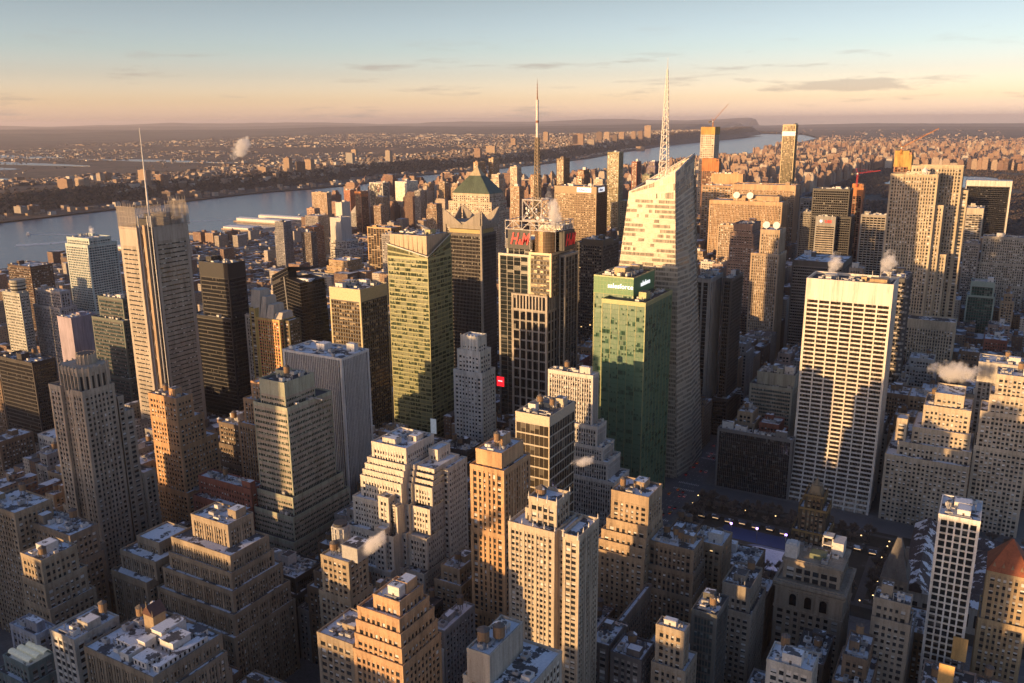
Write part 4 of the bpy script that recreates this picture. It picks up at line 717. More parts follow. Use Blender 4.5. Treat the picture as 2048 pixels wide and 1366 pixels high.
mb = MB(); mb.box(-136.7, -71.8, 730.8, 767.2, 189, 190.3); mb.build('roof', TAR, r_, o_); mb = MB(); parapet(mb, -137.5, -71, 730, 768, 192, .6, .9); mb.build('parapet', sG['wall'], r_, o_)
mb = MB(); mb.cyl(-122, 752, 5, 5, 190, 193, 16); mb.cyl(-122, 752, 5.5, 5, 193, 193.8, 16); mb.build('cooling_tower', GALV, r_, o_)
mb = MB(); mb.box(-97, -93, 742, 746, 190, 195); mb.build('lift_house', wall((.5, .36, .2)), r_, o_); mb = MB(); mb.box(-90, -77, 738, 748, 190, 194.5); mb.box(-92, -88, 740, 744, 190, 192); mb.build('machine_room', wall((.46, .33, .18)), r_, o_)
for q, (x, y) in enumerate(((-90, 752), (-84, 755), (-76, 750))): mb = MB(); mb.cyl(x, y, .3, .15, 190, 199, 6); mb.cyl(x+1, y, .1, 1.6, 191, 193, 10); mb.build('antenna', WHITEM, r_, o_)
rooftop(r_, o_, -135, -74, 733, 766, 190.3, sG, nprand(3), 12, 0, 0)

# green glass tower with lettering
sB = V('dark', wall=plain((.30, .32, .17), .4, .2, name='green_gold_mullion'), band=plain((.075, .165, .10), .35, name='green_spandrel'), glass=GGR, bay=7.5, pw=.3, fh=4.1, bh=.75, bd=.12, pd=.3, cw=.4, sub=5, hp=1, shades=.72, roof=TAR)
r_, o_ = complex_b('office_tower', 'green glass tower with white lettering on its tall blank crown', 'office tower',
  [(-289, -254, 640, 687, 0, 196, 14, 'SEW'), (-275, -237.5, 625, 687, 0, 180, 2.5, 'SEW')], sB, 12)
mb = MB(); mb.box(-288.9, -254.1, 639.9, 640.2, 182.3, 196); mb.box(-254.2, -253.9, 640, 687, 182.3, 196)
for k in range(12): mb.box(-289+k*2.95, -288.92+k*2.95, 639.84, 639.9, 182.3, 196, 1)
for k in range(3): mb.box(-289, -254, 639.84, 639.9, 186+k*3.4, 186.08+k*3.4, 1)
mb.build('crown_panel', [plain((.085, .22, .10), .35, name='green_panel'), plain((.36, .42, .2), .4, name='green_joint')], r_, o_)
lettering('salesforce', 5.6, (-276.5, 639.6, 187.4), RS, LITW, r_, o_, font_bold=.004); lettering('salesforce', 6.0, (-253.6, 655, 187.6), RE, LITW, r_, o_, sx=.85, font_bold=.004)
rooftop(r_, o_, -286, -257, 643, 684, 196, V('orange', wall=wall((.5, .38, .22))), nprand(8), 22, 0, 3)
rooftop(r_, o_, -253, -239, 627, 685, 180, sB, nprand(8), 8, 0, 1)

# faceted crystal tower with lattice spire
sC = V('white', wall=plain((.60, .53, .42), .4, name='pale_metal_mullion'), band=plain((.54, .48, .39), .35, name='fritted_spandrel'), glass=glass((.27, .245, .20), (.40, .355, .285), .1, .15, .5))
R = nprand(13); o_ = (-275, 745, 0); r_ = thing('office_tower', 'tall faceted pale glass tower with slanted top and white spire', 'office tower', o_); FOOT.append((-322, -232, 712, 792, 280)); wm = MB(); panes = []
f = 4.2, 1.45, 1.55
SW0, SW1, SE0, SE1, NE0, NE1 = (-321, 715, 0), (-291, 715, 254), (-236, 715, 0), (-248.5, 715, 262), (-233, 780, 0), (-252, 775, 268)
def mid(p, q, z): t = (z-p[2])/(q[2]-p[2]); return (p[0]+(q[0]-p[0])*t, p[1]+(q[1]-p[1])*t, z)
def K(p, q, a, b): return (mid(p, q, a), mid(p, q, b))
s0, s1 = mid(SW0, SW1, 254), mid(SE0, SE1, 254)
loft(wm, panes, SW0, SE0, s0, s1, *f, R, .4); loft(wm, panes, s0, s1, (-290.5, 715, 259), (-249, 715, 276), 4, .8, 1.55, R, .6)
e1 = mid(SE0, SE1, 195); e2 = mid(NE0, NE1, 195); ch = (-229.5, 742, 0)
loft(wm, panes, SE0, (-231, 745, 0), e1, (-243, 745, 195), *f, R, .2); loft(wm, panes, (-231, 745, 0), NE0, (-243, 745, 195), e2, *f, R, .2)
loft(wm, panes, e1, (-243, 745, 195), s1, (-250.2, 745, 258), *f, R, .25); loft(wm, panes, (-243, 745, 195), e2, (-250.2, 745, 258), mid(NE0, NE1, 262), *f, R, .25)
loft(wm, panes, s1, mid(NE0, NE1, 262), (-249, 715, 276), (-252, 775, 290), 5, .5, 1.55, R, .3)
loft(wm, panes, NE0, (-318, 785, 0), (-252, 775, 290), (-300, 780, 264), *f, R); loft(wm, panes, (-318, 785, 0), SW0, (-300, 780, 264), (-290.5, 715, 259), *f, R)
loft(wm, panes, (-262, 711.5, 0), (-237.5, 711.5, 0), (-262, 711.5, 196), (-242, 711.5, 196), *f, R, .2); wm.mesh([(-262, 711.5, 196), (-242, 711.5, 196), (-244, 716, 196), (-262, 716, 196), (-262, 711.5, 0), (-262, 716, 0)], [(0, 1, 2, 3), (0, 3, 5, 4)], 1)
finish(r_, o_, wm, panes, sC)
mb = MB(); mb.mesh([(-290, 716, 254), (-250, 716, 264), (-253, 774, 268), (-299, 779, 256)], [(0, 1, 2, 3)]); mb.box(-283, -262, 735, 765, 255, 268); mb.box(-262, -255, 730, 768, 262, 272); mb.build('roof', [WHITEM], r_, o_)
mb = MB()
for t in np.linspace(0, 1, 12): 
    a = Vector((-290.5, 715.5, 259))*(1-t)+Vector((-249, 715.5, 276))*t; c = Vector((-299.5, 779, 264))*(1-t)+Vector((-252.5, 774.5, 290))*t; mb.tube(a, a+Vector((0, 3, -8)), .25, 4); mb.tube(c, c+Vector((0, -3, -8)), .25, 4)
mb.tube((-290.5, 715.5, 259), (-249, 715.5, 276), .5, 4); mb.tube((-299.5, 779, 264), (-252.5, 774.5, 290), .5, 4); mb.tube((-249, 715.5, 276), (-252.5, 774.5, 290), .5, 4); mb.tube((-290.5, 715.5, 259), (-299.5, 779, 264), .5, 4)
mb.build('roof_screen_frame', WHITEM, r_, o_)
mb = MB(); lattice(mb, -270, 745, 262, 345, 3.9, 1.1, 15, .42); lattice(mb, -270, 745, 345, 362, 1.1, .4, 5, .3); mb.tube((-270, 745, 360), (-270, 745, 372), .4, 5, 0, .1); mb.build('spire', WHITEM, r_, o_)

# twin sign tower with truss crown and mast
sQ = V('grey', wall=wall((.40, .36, .31)), bay=6.4, pw=1.6, fh=9.6, bh=1.6, bd=.4, pd=.6, sub=3, glass=GBK, hp=1.5)
sQg = V('dark', wall=plain((.30, .29, .27), .4, .2), glass=glass((.02, .026, .028), (.08, .08, .07), .07, 0, .85), bay=6.5, pw=.4, fh=4.2, bh=.5, bd=.12, pd=.3)
sQo = V('dark', wall=plain((.42, .36, .26), .35, .2), glass=glass((.12, .10, .07), (.40, .32, .2), .08, .2, .5), bay=3.3, pw=.3, fh=4.2, bh=1.5, bd=.25)
r_, o_ = complex_b('office_tower', 'dark glass tower with red letter signs, white truss cube and tall mast', 'office tower',
  [(-391.5, -354, 682, 718, 0, 150, 0, 'SEW'), (-391.5, -354, 682, 718, 150, 164, 0, 'SEW', V('limev', wall=sQ['wall'], glass=GBK, bay=3.2, pw=1.4, fh=13, bh=.6)), (-407, -374, 685, 722, 0, 200, 1, 'SEW', sQg), (-374, -351, 684, 722, 164, 203, 1, 'SEW', sQo), (-351, -345, 700, 728, 0, 200, 1, 'SE', sQg), (-402, -375, 692, 724, 200, 213, 2, 'SEW', sQg), (-374, -350, 704, 724, 203, 226, 2, 'SEW', sQg)], sQ, 14)
mb = MB(); mb.cyl(-363, 696, 10, 10, 203, 223, 28)
for k in range(7): mb.cyl(-363, 696, 10.15, 10.15, 205+k*2.7, 205.4+k*2.7, 28, 1)
mb.build('drum', [plain((.38, .27, .17), .25, .7, name='polished_metal'), plain((.2, .15, .1), .4, .5)], r_, o_)
mb = MB()
def beam(p, q, t=.36): mb.tube(p, q, t, 4)
X0, X1, Y0, Y1 = -402, -350, 690, 726
for zz in (223, 231):
    beam((X0, Y0, zz), (X1, Y0, zz)); beam((X1, Y0, zz), (X1, Y1, zz)); beam((X0, Y0, zz), (X0, Y1, zz)); beam((X0, Y1, zz), (X1, Y1, zz))
for i in range(7):
    x = X0+(X1-X0)*i/6; beam((x, Y0, 205 if i in (0, 3, 6) else 223), (x, Y0, 231)); y = Y0+(Y1-Y0)*i/6; beam((X1, y, 205 if i in (0, 6) else 223), (X1, y, 231))
    if i < 6: beam((x, Y0, 231 if i % 2 else 223), (x+(X1-X0)/6, Y0, 223 if i % 2 else 231), .4); beam((X1, y, 231 if i % 2 else 223), (X1, y+(Y1-Y0)/6, 223 if i % 2 else 231), .4)
cx0, cx1, cy0, cy1 = -386, -366.5, 694, 714
for a, b in ((cx0, cy0), (cx1, cy0), (cx0, cy1), (cx1, cy1)): beam((a, b, 231), (a, b, 250), .5)
for zz in (231.5, 250):
    beam((cx0, cy0, zz), (cx1, cy0, zz), .5); beam((cx0, cy1, zz), (cx1, cy1, zz), .5); beam((cx0, cy0, zz), (cx0, cy1, zz), .5); beam((cx1, cy0, zz), (cx1, cy1, zz), .5)
for y in (cy0, cy1): beam((cx0, y, 231.5), (cx1, y, 250), .4); beam((cx1, y, 231.5), (cx0, y, 250), .4)
for x in (cx0, cx1): beam((x, cy0, 231.5), (x, cy1, 250), .4); beam((x, cy1, 231.5), (x, cy0, 250), .4)
mb.build('truss_crown', WHITEM, r_, o_)
mb = MB(); lattice(mb, -376, 704, 232, 305, 2.6, 1.3, 22, .5); mb.build('lattice_mast', plain((.16, .12, .08), .6), r_, o_)
mb = MB(); mb.cyl(-376, 704, 1.3, 1.3, 305, 338, 8); mb.cyl(-376, 704, 1.45, 1.45, 318, 320, 8, 1); mb.cyl(-376, 704, .7, .4, 338, 345, 6, 1); mb.cyl(-376, 704, .35, .1, 345, 356, 5, 1)
for k in range(5): mb.cyl(-376, 704, .8, .8, 340+k*2.6, 340.5+k*2.6, 6, 1)
mb.build('antenna', [WHITEM, plain((.25, .12, .08), .6)], r_, o_)
mb = MB()
for i in range(26):
    a = rng.random()*18-385.5; b = 695+rng.random()*18; z_ = 232+rng.random()*15; mb.box(a, a+.8+rng.random(), b, b+1, z_, z_+1+2*rng.random(), i % 2)
for x, y, z_, r in ((-370, 693.5, 234, 1.6), (-381, 693.5, 238, 1.1), (-362, 689, 233, 1.4), (-355, 690, 233, 1.2)): mb.tube((x, y, z_), (x+.3, y-.9, z_+.1), .2, 12, 1, r)
mb.build('broadcast_gear', [STEEL, WHS], r_, o_)
for nm, lo_, rr_ in (('south', (-397.5, 690.6, 209.5), RS), ('east', (-344.3, 699, 209.5), RE)):
    k = MB()
    if nm == 'south': k.box(-400, -376, 691, 691.6, 205, 223)
    else: k.box(-350, -344.8, 697.5, 719, 205, 223)
    k.build('sign_backing', plain((.05, .05, .05), .6, name='dark_louvre'), r_, o_)
    lettering('H', 15, lo_, rr_, plain((.55, .02, .025), .5, emit=.12, name='red_lit_letters'), r_, o_, shear=.35, font_bold=.02, sx=.72)
    d = 8.4; l2 = (lo_[0]+(d if nm == 'south' else 0), lo_[1]+(0 if nm == 'south' else d), lo_[2]); lettering('&', 7, l2, rr_, _M[('plain', (.55, .02, .025), .5, 0, .12)], r_, o_, shear=.3, sx=.75)
    d = 11.6; l2 = (lo_[0]+(d if nm == 'south' else 0), lo_[1]+(0 if nm == 'south' else d), lo_[2]); lettering('M', 15, l2, rr_, _M[('plain', (.55, .02, .025), .5, 0, .12)], r_, o_, shear=.35, font_bold=.02, sx=.66)

# green glass tower with slanted tan crown
sV = V('dark', wall=plain((.34, .33, .16), .4, name='olive_mullion'), band=plain((.30, .31, .15), .4, name='olive_band'), glass=glass((.05, .065, .04), (.19, .21, .11), .1, 0, .6), bay=6.0, pw=.25, fh=4.0, bh=1.15, bd=.25, pd=.3, sub=4, cw=.4, shades=.5)
r_, o_ = complex_b('office_tower', 'olive green glass tower with slanted tan top left of the black finned tower', 'office tower', [(-489, -444, 624, 662, 0, 200, 0, 'SEW')], sV, 15)
wm, panes = MB(), []; Rn = nprand(2)
loft(wm, panes, (-488.7, 624.3, 200), (-444.3, 624.3, 200), (-488.7, 624.3, 212), (-444.3, 624.3, 203), 4, 1.1, 1.5, Rn); loft(wm, panes, (-444.3, 624.3, 200), (-444.3, 661.7, 200), (-444.3, 624.3, 203), (-444.3, 661.7, 220), 4, 1.1, 1.5, Rn)
loft(wm, panes, (-444.3, 661.7, 200), (-488.7, 661.7, 200), (-444.3, 661.7, 220), (-488.7, 661.7, 216), 4, 1.1, 1.5, Rn); loft(wm, panes, (-488.7, 661.7, 200), (-488.7, 624.3, 200), (-488.7, 661.7, 216), (-488.7, 624.3, 212), 4, 1.1, 1.5, Rn)
finish(r_, o_, wm, panes, sV)
mb = MB(); mb.prism([(-487, 627), (-447, 627), (-446, 660), (-487, 660)], 196, 221, 0, top=[(-487.3, 626), (-446.2, 626), (-446, 660), (-487.3, 660)], mt=1)
for k in range(1, 8): x = -487+k*5.1; mb.box(x, x+.1, 626.0, 626.6, 205, 220.6, 2)
mb.build('crown', [wall((.46, .36, .25), .5, .05, 'tan_panel'), HALF, BROWN], r_, o_)
mb = MB(); mb.mesh([(-489.5, 623.6, 211.7), (-443.6, 623.6, 202.4), (-443.6, 623.6, 203.2), (-489.5, 623.6, 212.6), (-443.6, 662, 219.8), (-443.6, 662, 220.8)], [(0, 1, 2, 3), (1, 4, 5, 2)]); mb.build('coping', WHITEM, r_, o_)
rooftop(r_, o_, -485, -448, 630, 658, 221, sV, nprand(5), 10, 0, 1)
mb = MB(); mb.tube((-458, 655, 221), (-466, 640, 229), .4, 4); mb.tube((-455, 655, 221), (-463, 640, 229), .4, 4); mb.build('maintenance_boom', WHITEM, r_, o_)

# black tower with stone corner fins
sA = V('limev', wall=wall((.15, .13, .12)), glass=GBK, bay=1.8, pw=.38, pd=.45, fh=3.9, bh=1.2, bd=.08, band=DARK, cw=.6)
r_, o_ = complex_b('office_tower', 'black pinstriped tower with jagged stone fins on its crown', 'office tower', [(-518, -476, 765, 797, 0, 204, 1, 'SEW')], sA, 16)
m_ = wall((.30, .27, .23), .8, .15, 'crown_concrete'); mb = MB(); mb.box(-516, -478, 767, 795, 203, 209, 1); mb.box(-519, -475, 764, 798, 210, 217)
def fin(p, q, za, zm, zb, nrm):
    p, q = Vector(p), Vector(q); c = (p+q)/2; n_ = Vector(nrm)*1.2; V_ = []
    for off in (Vector((0, 0, 0)), n_):
        for a, z_ in ((p, 214), (q, 214), (q, zb), (c, zm), (p, za)): V_.append((a.x+off.x, a.y+off.y, z_))
    mb.mesh(V_, [(0, 1, 2, 3, 4), (9, 8, 7, 6, 5), (4, 3, 8, 9), (3, 2, 7, 8), (1, 6, 7, 2), (0, 4, 9, 5)])
fin((-519.5, 763.5, 0), (-474.5, 763.5, 0), 230, 214.5, 229, (0, -1, 0)); fin((-474, 763.5, 0), (-474, 798.5, 0), 229, 215, 231, (1, 0, 0)); fin((-520.7, 763.5, 0), (-520.7, 798.5, 0), 230, 215, 231, (-1, 0, 0)); fin((-519.5, 800, 0), (-474.5, 800, 0), 231, 215, 231, (0, -1, 0))
mb.build('crown', [m_, plain((.35, .27, .1), .5)], r_, o_)
mb = MB(); mb.box(-475.6, -473.4, 763.2, 765.2, 0, 214); mb.box(-521.5, -518, 763, 766, 0, 226); mb.build('corner_pylon', m_, r_, o_)

# tall mast tower with screens of pale rods
TANP = wall((.40, .35, .295), .6, .06, 'ceramic_rods')
sY = V('lime', wall=TANP, bay=30, pw=0, fh=4.25, bh=3.1, bd=.55, pd=.55, cw=2.5, sub=14, glass=GD)
sYc = V('dark', wall=plain((.24, .22, .2), .5), glass=glass((.05, .045, .035), (.3, .22, .13), .1), bay=2.4, pw=.2, fh=4.25, bh=.9)
r_, o_ = complex_b('office_tower', 'tall tower screened with pale rods, rod crown and thin white mast on the left', 'office tower',
  [(-696, -671.5, 500, 548, 0, 229, 16, 'SW', sY), (-669, -661, 509, 547, 0, 229, 12, 'E', sY), (-690, -664, 506, 550, 0, 226, 2, 'SEW', sYc)], sYc, 17)
mb = MB()
def rods(p, q, z0, z1, n, zv=3):
    p, q = Vector(p+(0,)), Vector(q+(0,))
    for i in range(n+1):
        c = p+(q-p)*i/n; mb.box(c.x-.13, c.x+.13, c.y-.13, c.y+.13, z0, z1+(zv if i % 4 == 0 else 0))
    for z_ in np.arange(z0+2, z1+.1, 4.5): mb.tube((p.x, p.y, z_), (q.x, q.y, z_), .14, 4)
rods((-696, 500), (-671.5, 500), 228, 248, 30); rods((-661, 509), (-661, 529), 228, 243, 24); rods((-661, 529), (-661, 547), 228, 252, 24); rods((-696, 552), (-664, 552), 228, 246, 30); rods((-697, 503), (-697, 548), 228, 246, 30)
mb.build('rod_screen', TANP, r_, o_)
mb = MB(); mb.cyl(-684.5+14, 503.5, 1, 1, 0, 1, 6); 
mb = MB()
for k in range(8): z0 = k*29; mb.tube((-671, 503, z0), (-664, 507, z0+29), .4, 4); mb.tube((-664, 507, z0), (-671, 503, z0+29), .4, 4)
for x, y in ((-671, 502.4), (-664, 506.4), (-661.8, 508.4)): mb.tube((x, y, 0), (x, y, 240), .6, 5)
mb.build('bracing', plain((.42, .42, .42), .5), r_, o_)
mb = MB(); mb.box(-668.3, -665.2, 503.6, 508, 0, 232); mb.build('stair_shaft', wall((.36, .26, .17), .5), r_, o_)
mb = MB(); mb.box(-690, -668, 515, 545, 228, 236); mb.box(-686, -672, 520, 540, 236, 240); mb.build('machine_room', STEEL, r_, o_)
mb = MB(); mb.cyl(-668, 512, 1.0, .9, 226, 260, 8); mb.cyl(-668, 512, .8, .25, 260, 316, 8); mb.build('mast', WHITEM, r_, o_)

# slim white setback tower and the clock topped pyramid tower
sU = V('white', wall=wall((.56, .56, .53)), bay=3.2, pw=1.5, bh=1.7, par=1.5, fh=3.7)
r_, o_ = complex_b('office_tower', 'slim white setback tower with notched shaft in front of the clock tower', 'office tower',
  [(-392, -375, 596, 610, 130, 142, 6, 'SEW'), (-395, -372, 594, 612, 112, 130, 2, 'SEW'), (-398, -369, 592, 614, 0, 112, 2, 'SEW')], sU, 19)
mb = MB()
for a, b in ((-392, -375),):
    for x in np.linspace(a, b, 6): mb.box(x-.3, x+.3, 595.6, 596, 130, 145)
mb.build('buttress', sU['wall'], r_, o_)
sM = V('brown', wall=wall((.25, .18, .145)), bay=3, par=1, fh=3.6)
r_, o_ = complex_b('office_tower', 'brown stepped pyramid tower with clock faces and golden globe on top', 'office tower',
  [(-549, -508, 822, 850, 0, 88, 2, 'SEW'), (-546, -512, 825, 848, 88, 97, 2, 'SEW'), (-543, -516, 828, 846, 97, 106, 2, 'SEW'), (-539, -519, 831, 843, 106, 113, 2, 'SEW'), (-536, -523, 833, 841, 113, 119, 3, 'SEW')], sM, 20)
mb = MB(); mb.cyl(-529.5, 837, 3.2, 2.6, 119, 124, 10); mb.build('pedestal', GLD, r_, o_)
mb = MB(); n = 8
for i in range(n): a, b = -math.pi/2+math.pi*i/n, -math.pi/2+math.pi*(i+1)/n; mb.cyl(-529.5, 837, max(.05, 3.4*math.cos(a)), max(.05, 3.4*math.cos(b)), 127+3.4*math.sin(a), 127+3.4*math.sin(b), 14)
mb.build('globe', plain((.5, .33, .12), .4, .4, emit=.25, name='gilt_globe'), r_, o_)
for p, q in (((-529.5, 830.4, 101.5), (-529.5, 829.9, 101.5)), ((-515.6, 837, 101.5), (-515.1, 837, 101.5))): mb = MB(); mb.tube(p, q, 4.2, 20); mb.build('clock_face', plain((.30, .14, .11), .6), r_, o_)
# copper pyramid tower far behind
sW = V('cream', wall=wall((.52, .43, .32)), bay=4.2, pw=1.8, fh=4)
r_, o_ = complex_b('office_tower', 'stone tower with large green copper pyramid roof behind the black finned tower', 'office tower',
  [(-876, -778, 1292, 1350, 0, 165, 2, 'SEW'), (-872, -782, 1295, 1348, 165, 181, 2, 'SEW'), (-865, -788, 1298, 1345, 181, 195, 2, 'SEW')], sW, 21)
mb = MB(); mb.prism([(-866, 1297), (-787, 1297), (-787, 1346), (-866, 1346)], 196, 226, 0, top=[(-839, 1314), (-815, 1314), (-815, 1330), (-839, 1330)]); mb.prism([(-839, 1314), (-815, 1314), (-815, 1330), (-839, 1330)], 226, 243, 1, top=[(-827.4, 1321.6), (-826.6, 1321.6), (-826.6, 1322.4), (-827.4, 1322.4)])
for k in range(16): t = (k+.5)/16; mb.tube((-866+79*t, 1297, 196.5), (-839+24*t, 1314, 226), .35, 3); 
mb.build('pyramid_roof', [wall((.085, .12, .085), .6, .2, 'copper_patina'), wall((.42, .36, .24))], r_, o_)
# striped hotel, black curved pair
sH = V('orange', wall=wall((.58, .42, .16)), band=wall((.50, .14, .08)), bay=3.1, pw=1.2, fh=3.3, bh=1.4, bd=.3)
r_, o_ = complex_b('hotel', 'striped yellow and red hotel slab with stepped curved top', 'hotel', [(-638, -607, 600, 622, 0, 131, 1, 'SE'), (-646, -638, 599, 622, 0, 140, 2, 'SW', V('tan', wall=wall((.50, .37, .13)), bay=8)), (-655, -646, 601, 622, 0, 132, 1, 'SW', V('limev', wall=wall((.5, .45, .4)), bay=3)), (-607, -600, 606, 622, 0, 130, 1, 'SE', V('brown', wall=wall((.16, .14, .08))))], sH, 22)
mb = MB()
for a, b, z1, z0 in ((-650, -636, 158, 131), (-636, -628, 152, 131), (-628, -618, 145, 131), (-618, -607, 138, 131)): mb.prism([(a, 603), (b, 603), (b, 620), (a, 620)], z0, z1, 0, top=[(a+1, 607), (b-1.5, 607), (b-1.5, 620), (a+1, 620)])
mb.build('curved_crown', wall((.50, .45, .38), .6, .08), r_, o_)
sX = V('dark', wall=BLACK, glass=GBK, bay=3.1, pw=.2, fh=3.8, bh=.6, bd=.15)
R = nprand(23); o_ = (-685, 720, 0); r_ = thing('office_tower', 'pair of black glass towers with pale curved seam behind the striped hotel', 'office tower', o_); FOOT.append((-722, -650, 700, 742, 150)); wm, panes = MB(), []
a0, a1, b0, b1 = (-722, 705, 0), (-720, 706, 151), (-690, 701, 0), (-690, 701, 164); c0, c1 = (-690, 701, 0), (-694, 702, 166); d1 = (-671, 706, 160)
loft(wm, panes, a0, b0, a1, b1, 3.8, .5, 3, R, .05); wm.mesh([a1, b1, (-672, 735, 160), (-715, 740, 152), a0, (-715, 740, 0)], [(0, 1, 2, 3), (4, 0, 3, 5)], 0)
loft(wm, panes, (-688, 699, 0), (-664, 697, 0), (-693, 700, 151), (-672, 699, 147), 3.8, .5, 3, R, .05); loft(wm, panes, (-664, 697, 0), (-648, 722, 0), (-672, 699, 147), (-656, 722, 151), 3.8, .5, 3, R, .05)
wm.mesh([(-693, 700, 151), (-672, 699, 147), (-656, 722, 151), (-680, 726, 153), (-688, 699, 0), (-680, 726, 0)], [(0, 1, 2, 3), (4, 0, 3, 5)], 0); finish(r_, o_, wm, panes, sX)
mb = MB(); mb.tube((-689, 698.6, 0), (-692, 699.4, 100), .7, 5); mb.tube((-692, 699.4, 100), (-696, 700, 152), .7, 5); mb.build('edge_rib', GALV, r_, o_); mb = MB(); mb.box(-686, -664, 706, 720, 148, 151); mb.build('roof_well', SNOW, r_, o_)

# limestone slab tower, black curved slab, zigzag tower
sZ = V('limev', wall=wall((.50, .42, .30)), bay=2.75, pw=1.35, bh=1.6, bd=.12, pd=.55, fh=3.7, glass=GD, par=1.5, hp=1)
r_, o_ = complex_b('office_tower', 'great limestone slab tower with stepped shoulders at the upper right', 'office tower',
  [(-117, -69, 1048, 1075, 0, 259, 1, 'SEW'), (-99, -47, 1075, 1100, 0, 267, 1, 'SEW'), (-69, -61, 1053, 1075, 0, 226, 1, 'SE'), (-61, -53, 1057, 1075, 0, 172, 1, 'SE'), (-47, -40, 1080, 1100, 0, 241, 1, 'SE'), (-84, -34, 1022, 1048, 0, 104, 8, 'SEW')], sZ, 24)
lettering('COMCAST', 5.0, (-101, 1047.3, 260), RS, plain((.62, .55, .45), .5), r_, o_, font_bold=.03); mb = MB(); mb.cyl(-84, 1062, 3, 3, 259, 264, 14); mb.cyl(-84, 1062, 3.4, .5, 264, 267, 14); mb.build('radome', WHS, r_, o_)
FR = wall((.62, .58, .52), .5, .05); r_, o_ = building('office_tower', 'black glass slab framed with white travertine at the upper right', 'office tower', (-75, -1, 1932, 1965), 190, V('dark', wall=BLACK, bay=3, pw=.12, bh=.4, pd=.1, bd=.08), [], seed=61, tanks=0, bulk=0, roofn=4)
mb = MB(); mb.box(-78, -75, 1928, 1966, 0, 201); mb.box(-1, 2, 1928, 1966, 0, 201); mb.box(-75, -1, 1928, 1966, 190, 201); mb.build('white_frame', FR, r_, o_)
r_, o_ = bd('zz', 'office_tower', 'dark tower with staggered light ledges down its corner behind the bright slab', 'office tower', V('dark', wall=wall((.10, .10, .10)), bay=3.2, pw=.8, fh=4, bh=1.2), [], tanks=0, bulk=1)
x0, x1, y0, y1, h = RC['zz']; mb = MB()
for k in range(30):
    z_ = h-6-k*5.2; dx = 2.2*(k % 3); mb.box(x1-9+dx, x1-4+dx, y0-1.8-(k % 2), y0, z_, z_+1.6); mb.box(x1, x1+1.6, y0+1+dx, y0+5+dx, z_-2, z_-.5)
for k in range(7): mb.box(x0+2+k*3.4, x0+4+k*3.4, y0-.8, y0, h-7-k*.6, h-5.6-k*.6)
mb.build('ledge', wall((.5, .45, .38)), r_, o_)
# curved top of the very tall glass tower
r_ = [o for o in C.objects if o.get('label', '').startswith('very tall blue and gold')][0]; o_ = tuple(r_.location); x0, x1, y0, y1, h = RC['one57']
mb = MB(); V_ = []; n = 8
for y in (y0+.5, y1-.5):
    V_ += [(x0, y, h-14), (x1, y, h-14)]+[(x1-2-(x1-x0-4)*(1-math.cos(t))/2*1.0, y, h-12+16*math.sin(math.pi/2-t*.62)) for t in np.linspace(0, math.pi/2, n)]+[(x0, y, h-6)]
k = len(V_)//2; mb.mesh(V_, [tuple(range(k)), tuple(range(2*k-1, k-1, -1))]+[(i, (i+1) % k, k+(i+1) % k, k+i) for i in range(k)]); mb.build('curved_cap', BLACK, r_, o_)
mb = MB(); mb.box(x0-.3, x1+.3, y0-.3, y0, h-24, h-14); mb.build('pale_band', plain((.4, .45, .55), .3, .3), r_, o_)
# gilded netting, half-built frames and cranes
NET = wall((.50, .31, .09), .8, .35, 'golden_netting'); ONET = wall((.48, .19, .07), .8, .4, 'orange_netting')
r_ = [o for o in C.objects if o.get('label', '').startswith('tall pale tower under construction')][0]; o_ = tuple(r_.location); x0, x1, y0, y1, h = RC['park']
mb = MB(); mb.box(x0+.5, x1+.8, y0-.8, y1, h-17, h+1.5); mb.build('netting', NET, r_, o_)
crane('crane on the golden netted tower with boom leaning right', (x1-8, y0+8, h), 14, 55, math.radians(50), math.radians(25), (.5, .22, .08))
def halfbuilt(label, x0, x1, y0, y1, z0, z1, H, net):
    r, o = building('tower_under_construction', label, 'building site', (x0, x1, y0, y1), H, V('red', wall=wall((.40, .20, .12)), bay=5, pw=.8, fh=4, bh=.8, glass=GBR), [], seed=int(H), tanks=0, bulk=0, roofn=2)
    m = MB(); m.box(x0-.7, x0+(x1-x0)*.85, y0-.7, y1, z0, z1); m.box(x0+(x1-x0)*.85, x1+.7, y0-.5, y1, z0-5, z1-7); m.build('netting', net, r, o); return r, o
halfbuilt('orange netted frame beside the golden netted tower', -676, -634, 2140, 2160, 195, 226, 224, ONET)
halfbuilt('yellow netted tower top rising behind the limestone slab', -191, -163, 1750, 1780, 233, 262, 258, NET)
crane('long orange crane boom above the limestone slab', (-181, 1748, 255), 12, 68, math.radians(30), math.radians(14), (.6, .25, .05))
halfbuilt('half built tower with orange top below the red crane', -247, -229, 1668, 1690, 184, 206, 204, ONET)
crane('red crane over the half built tower', (-240, 1664, 200), 24, 38, math.radians(9), math.radians(0), (.5, .04, .04))
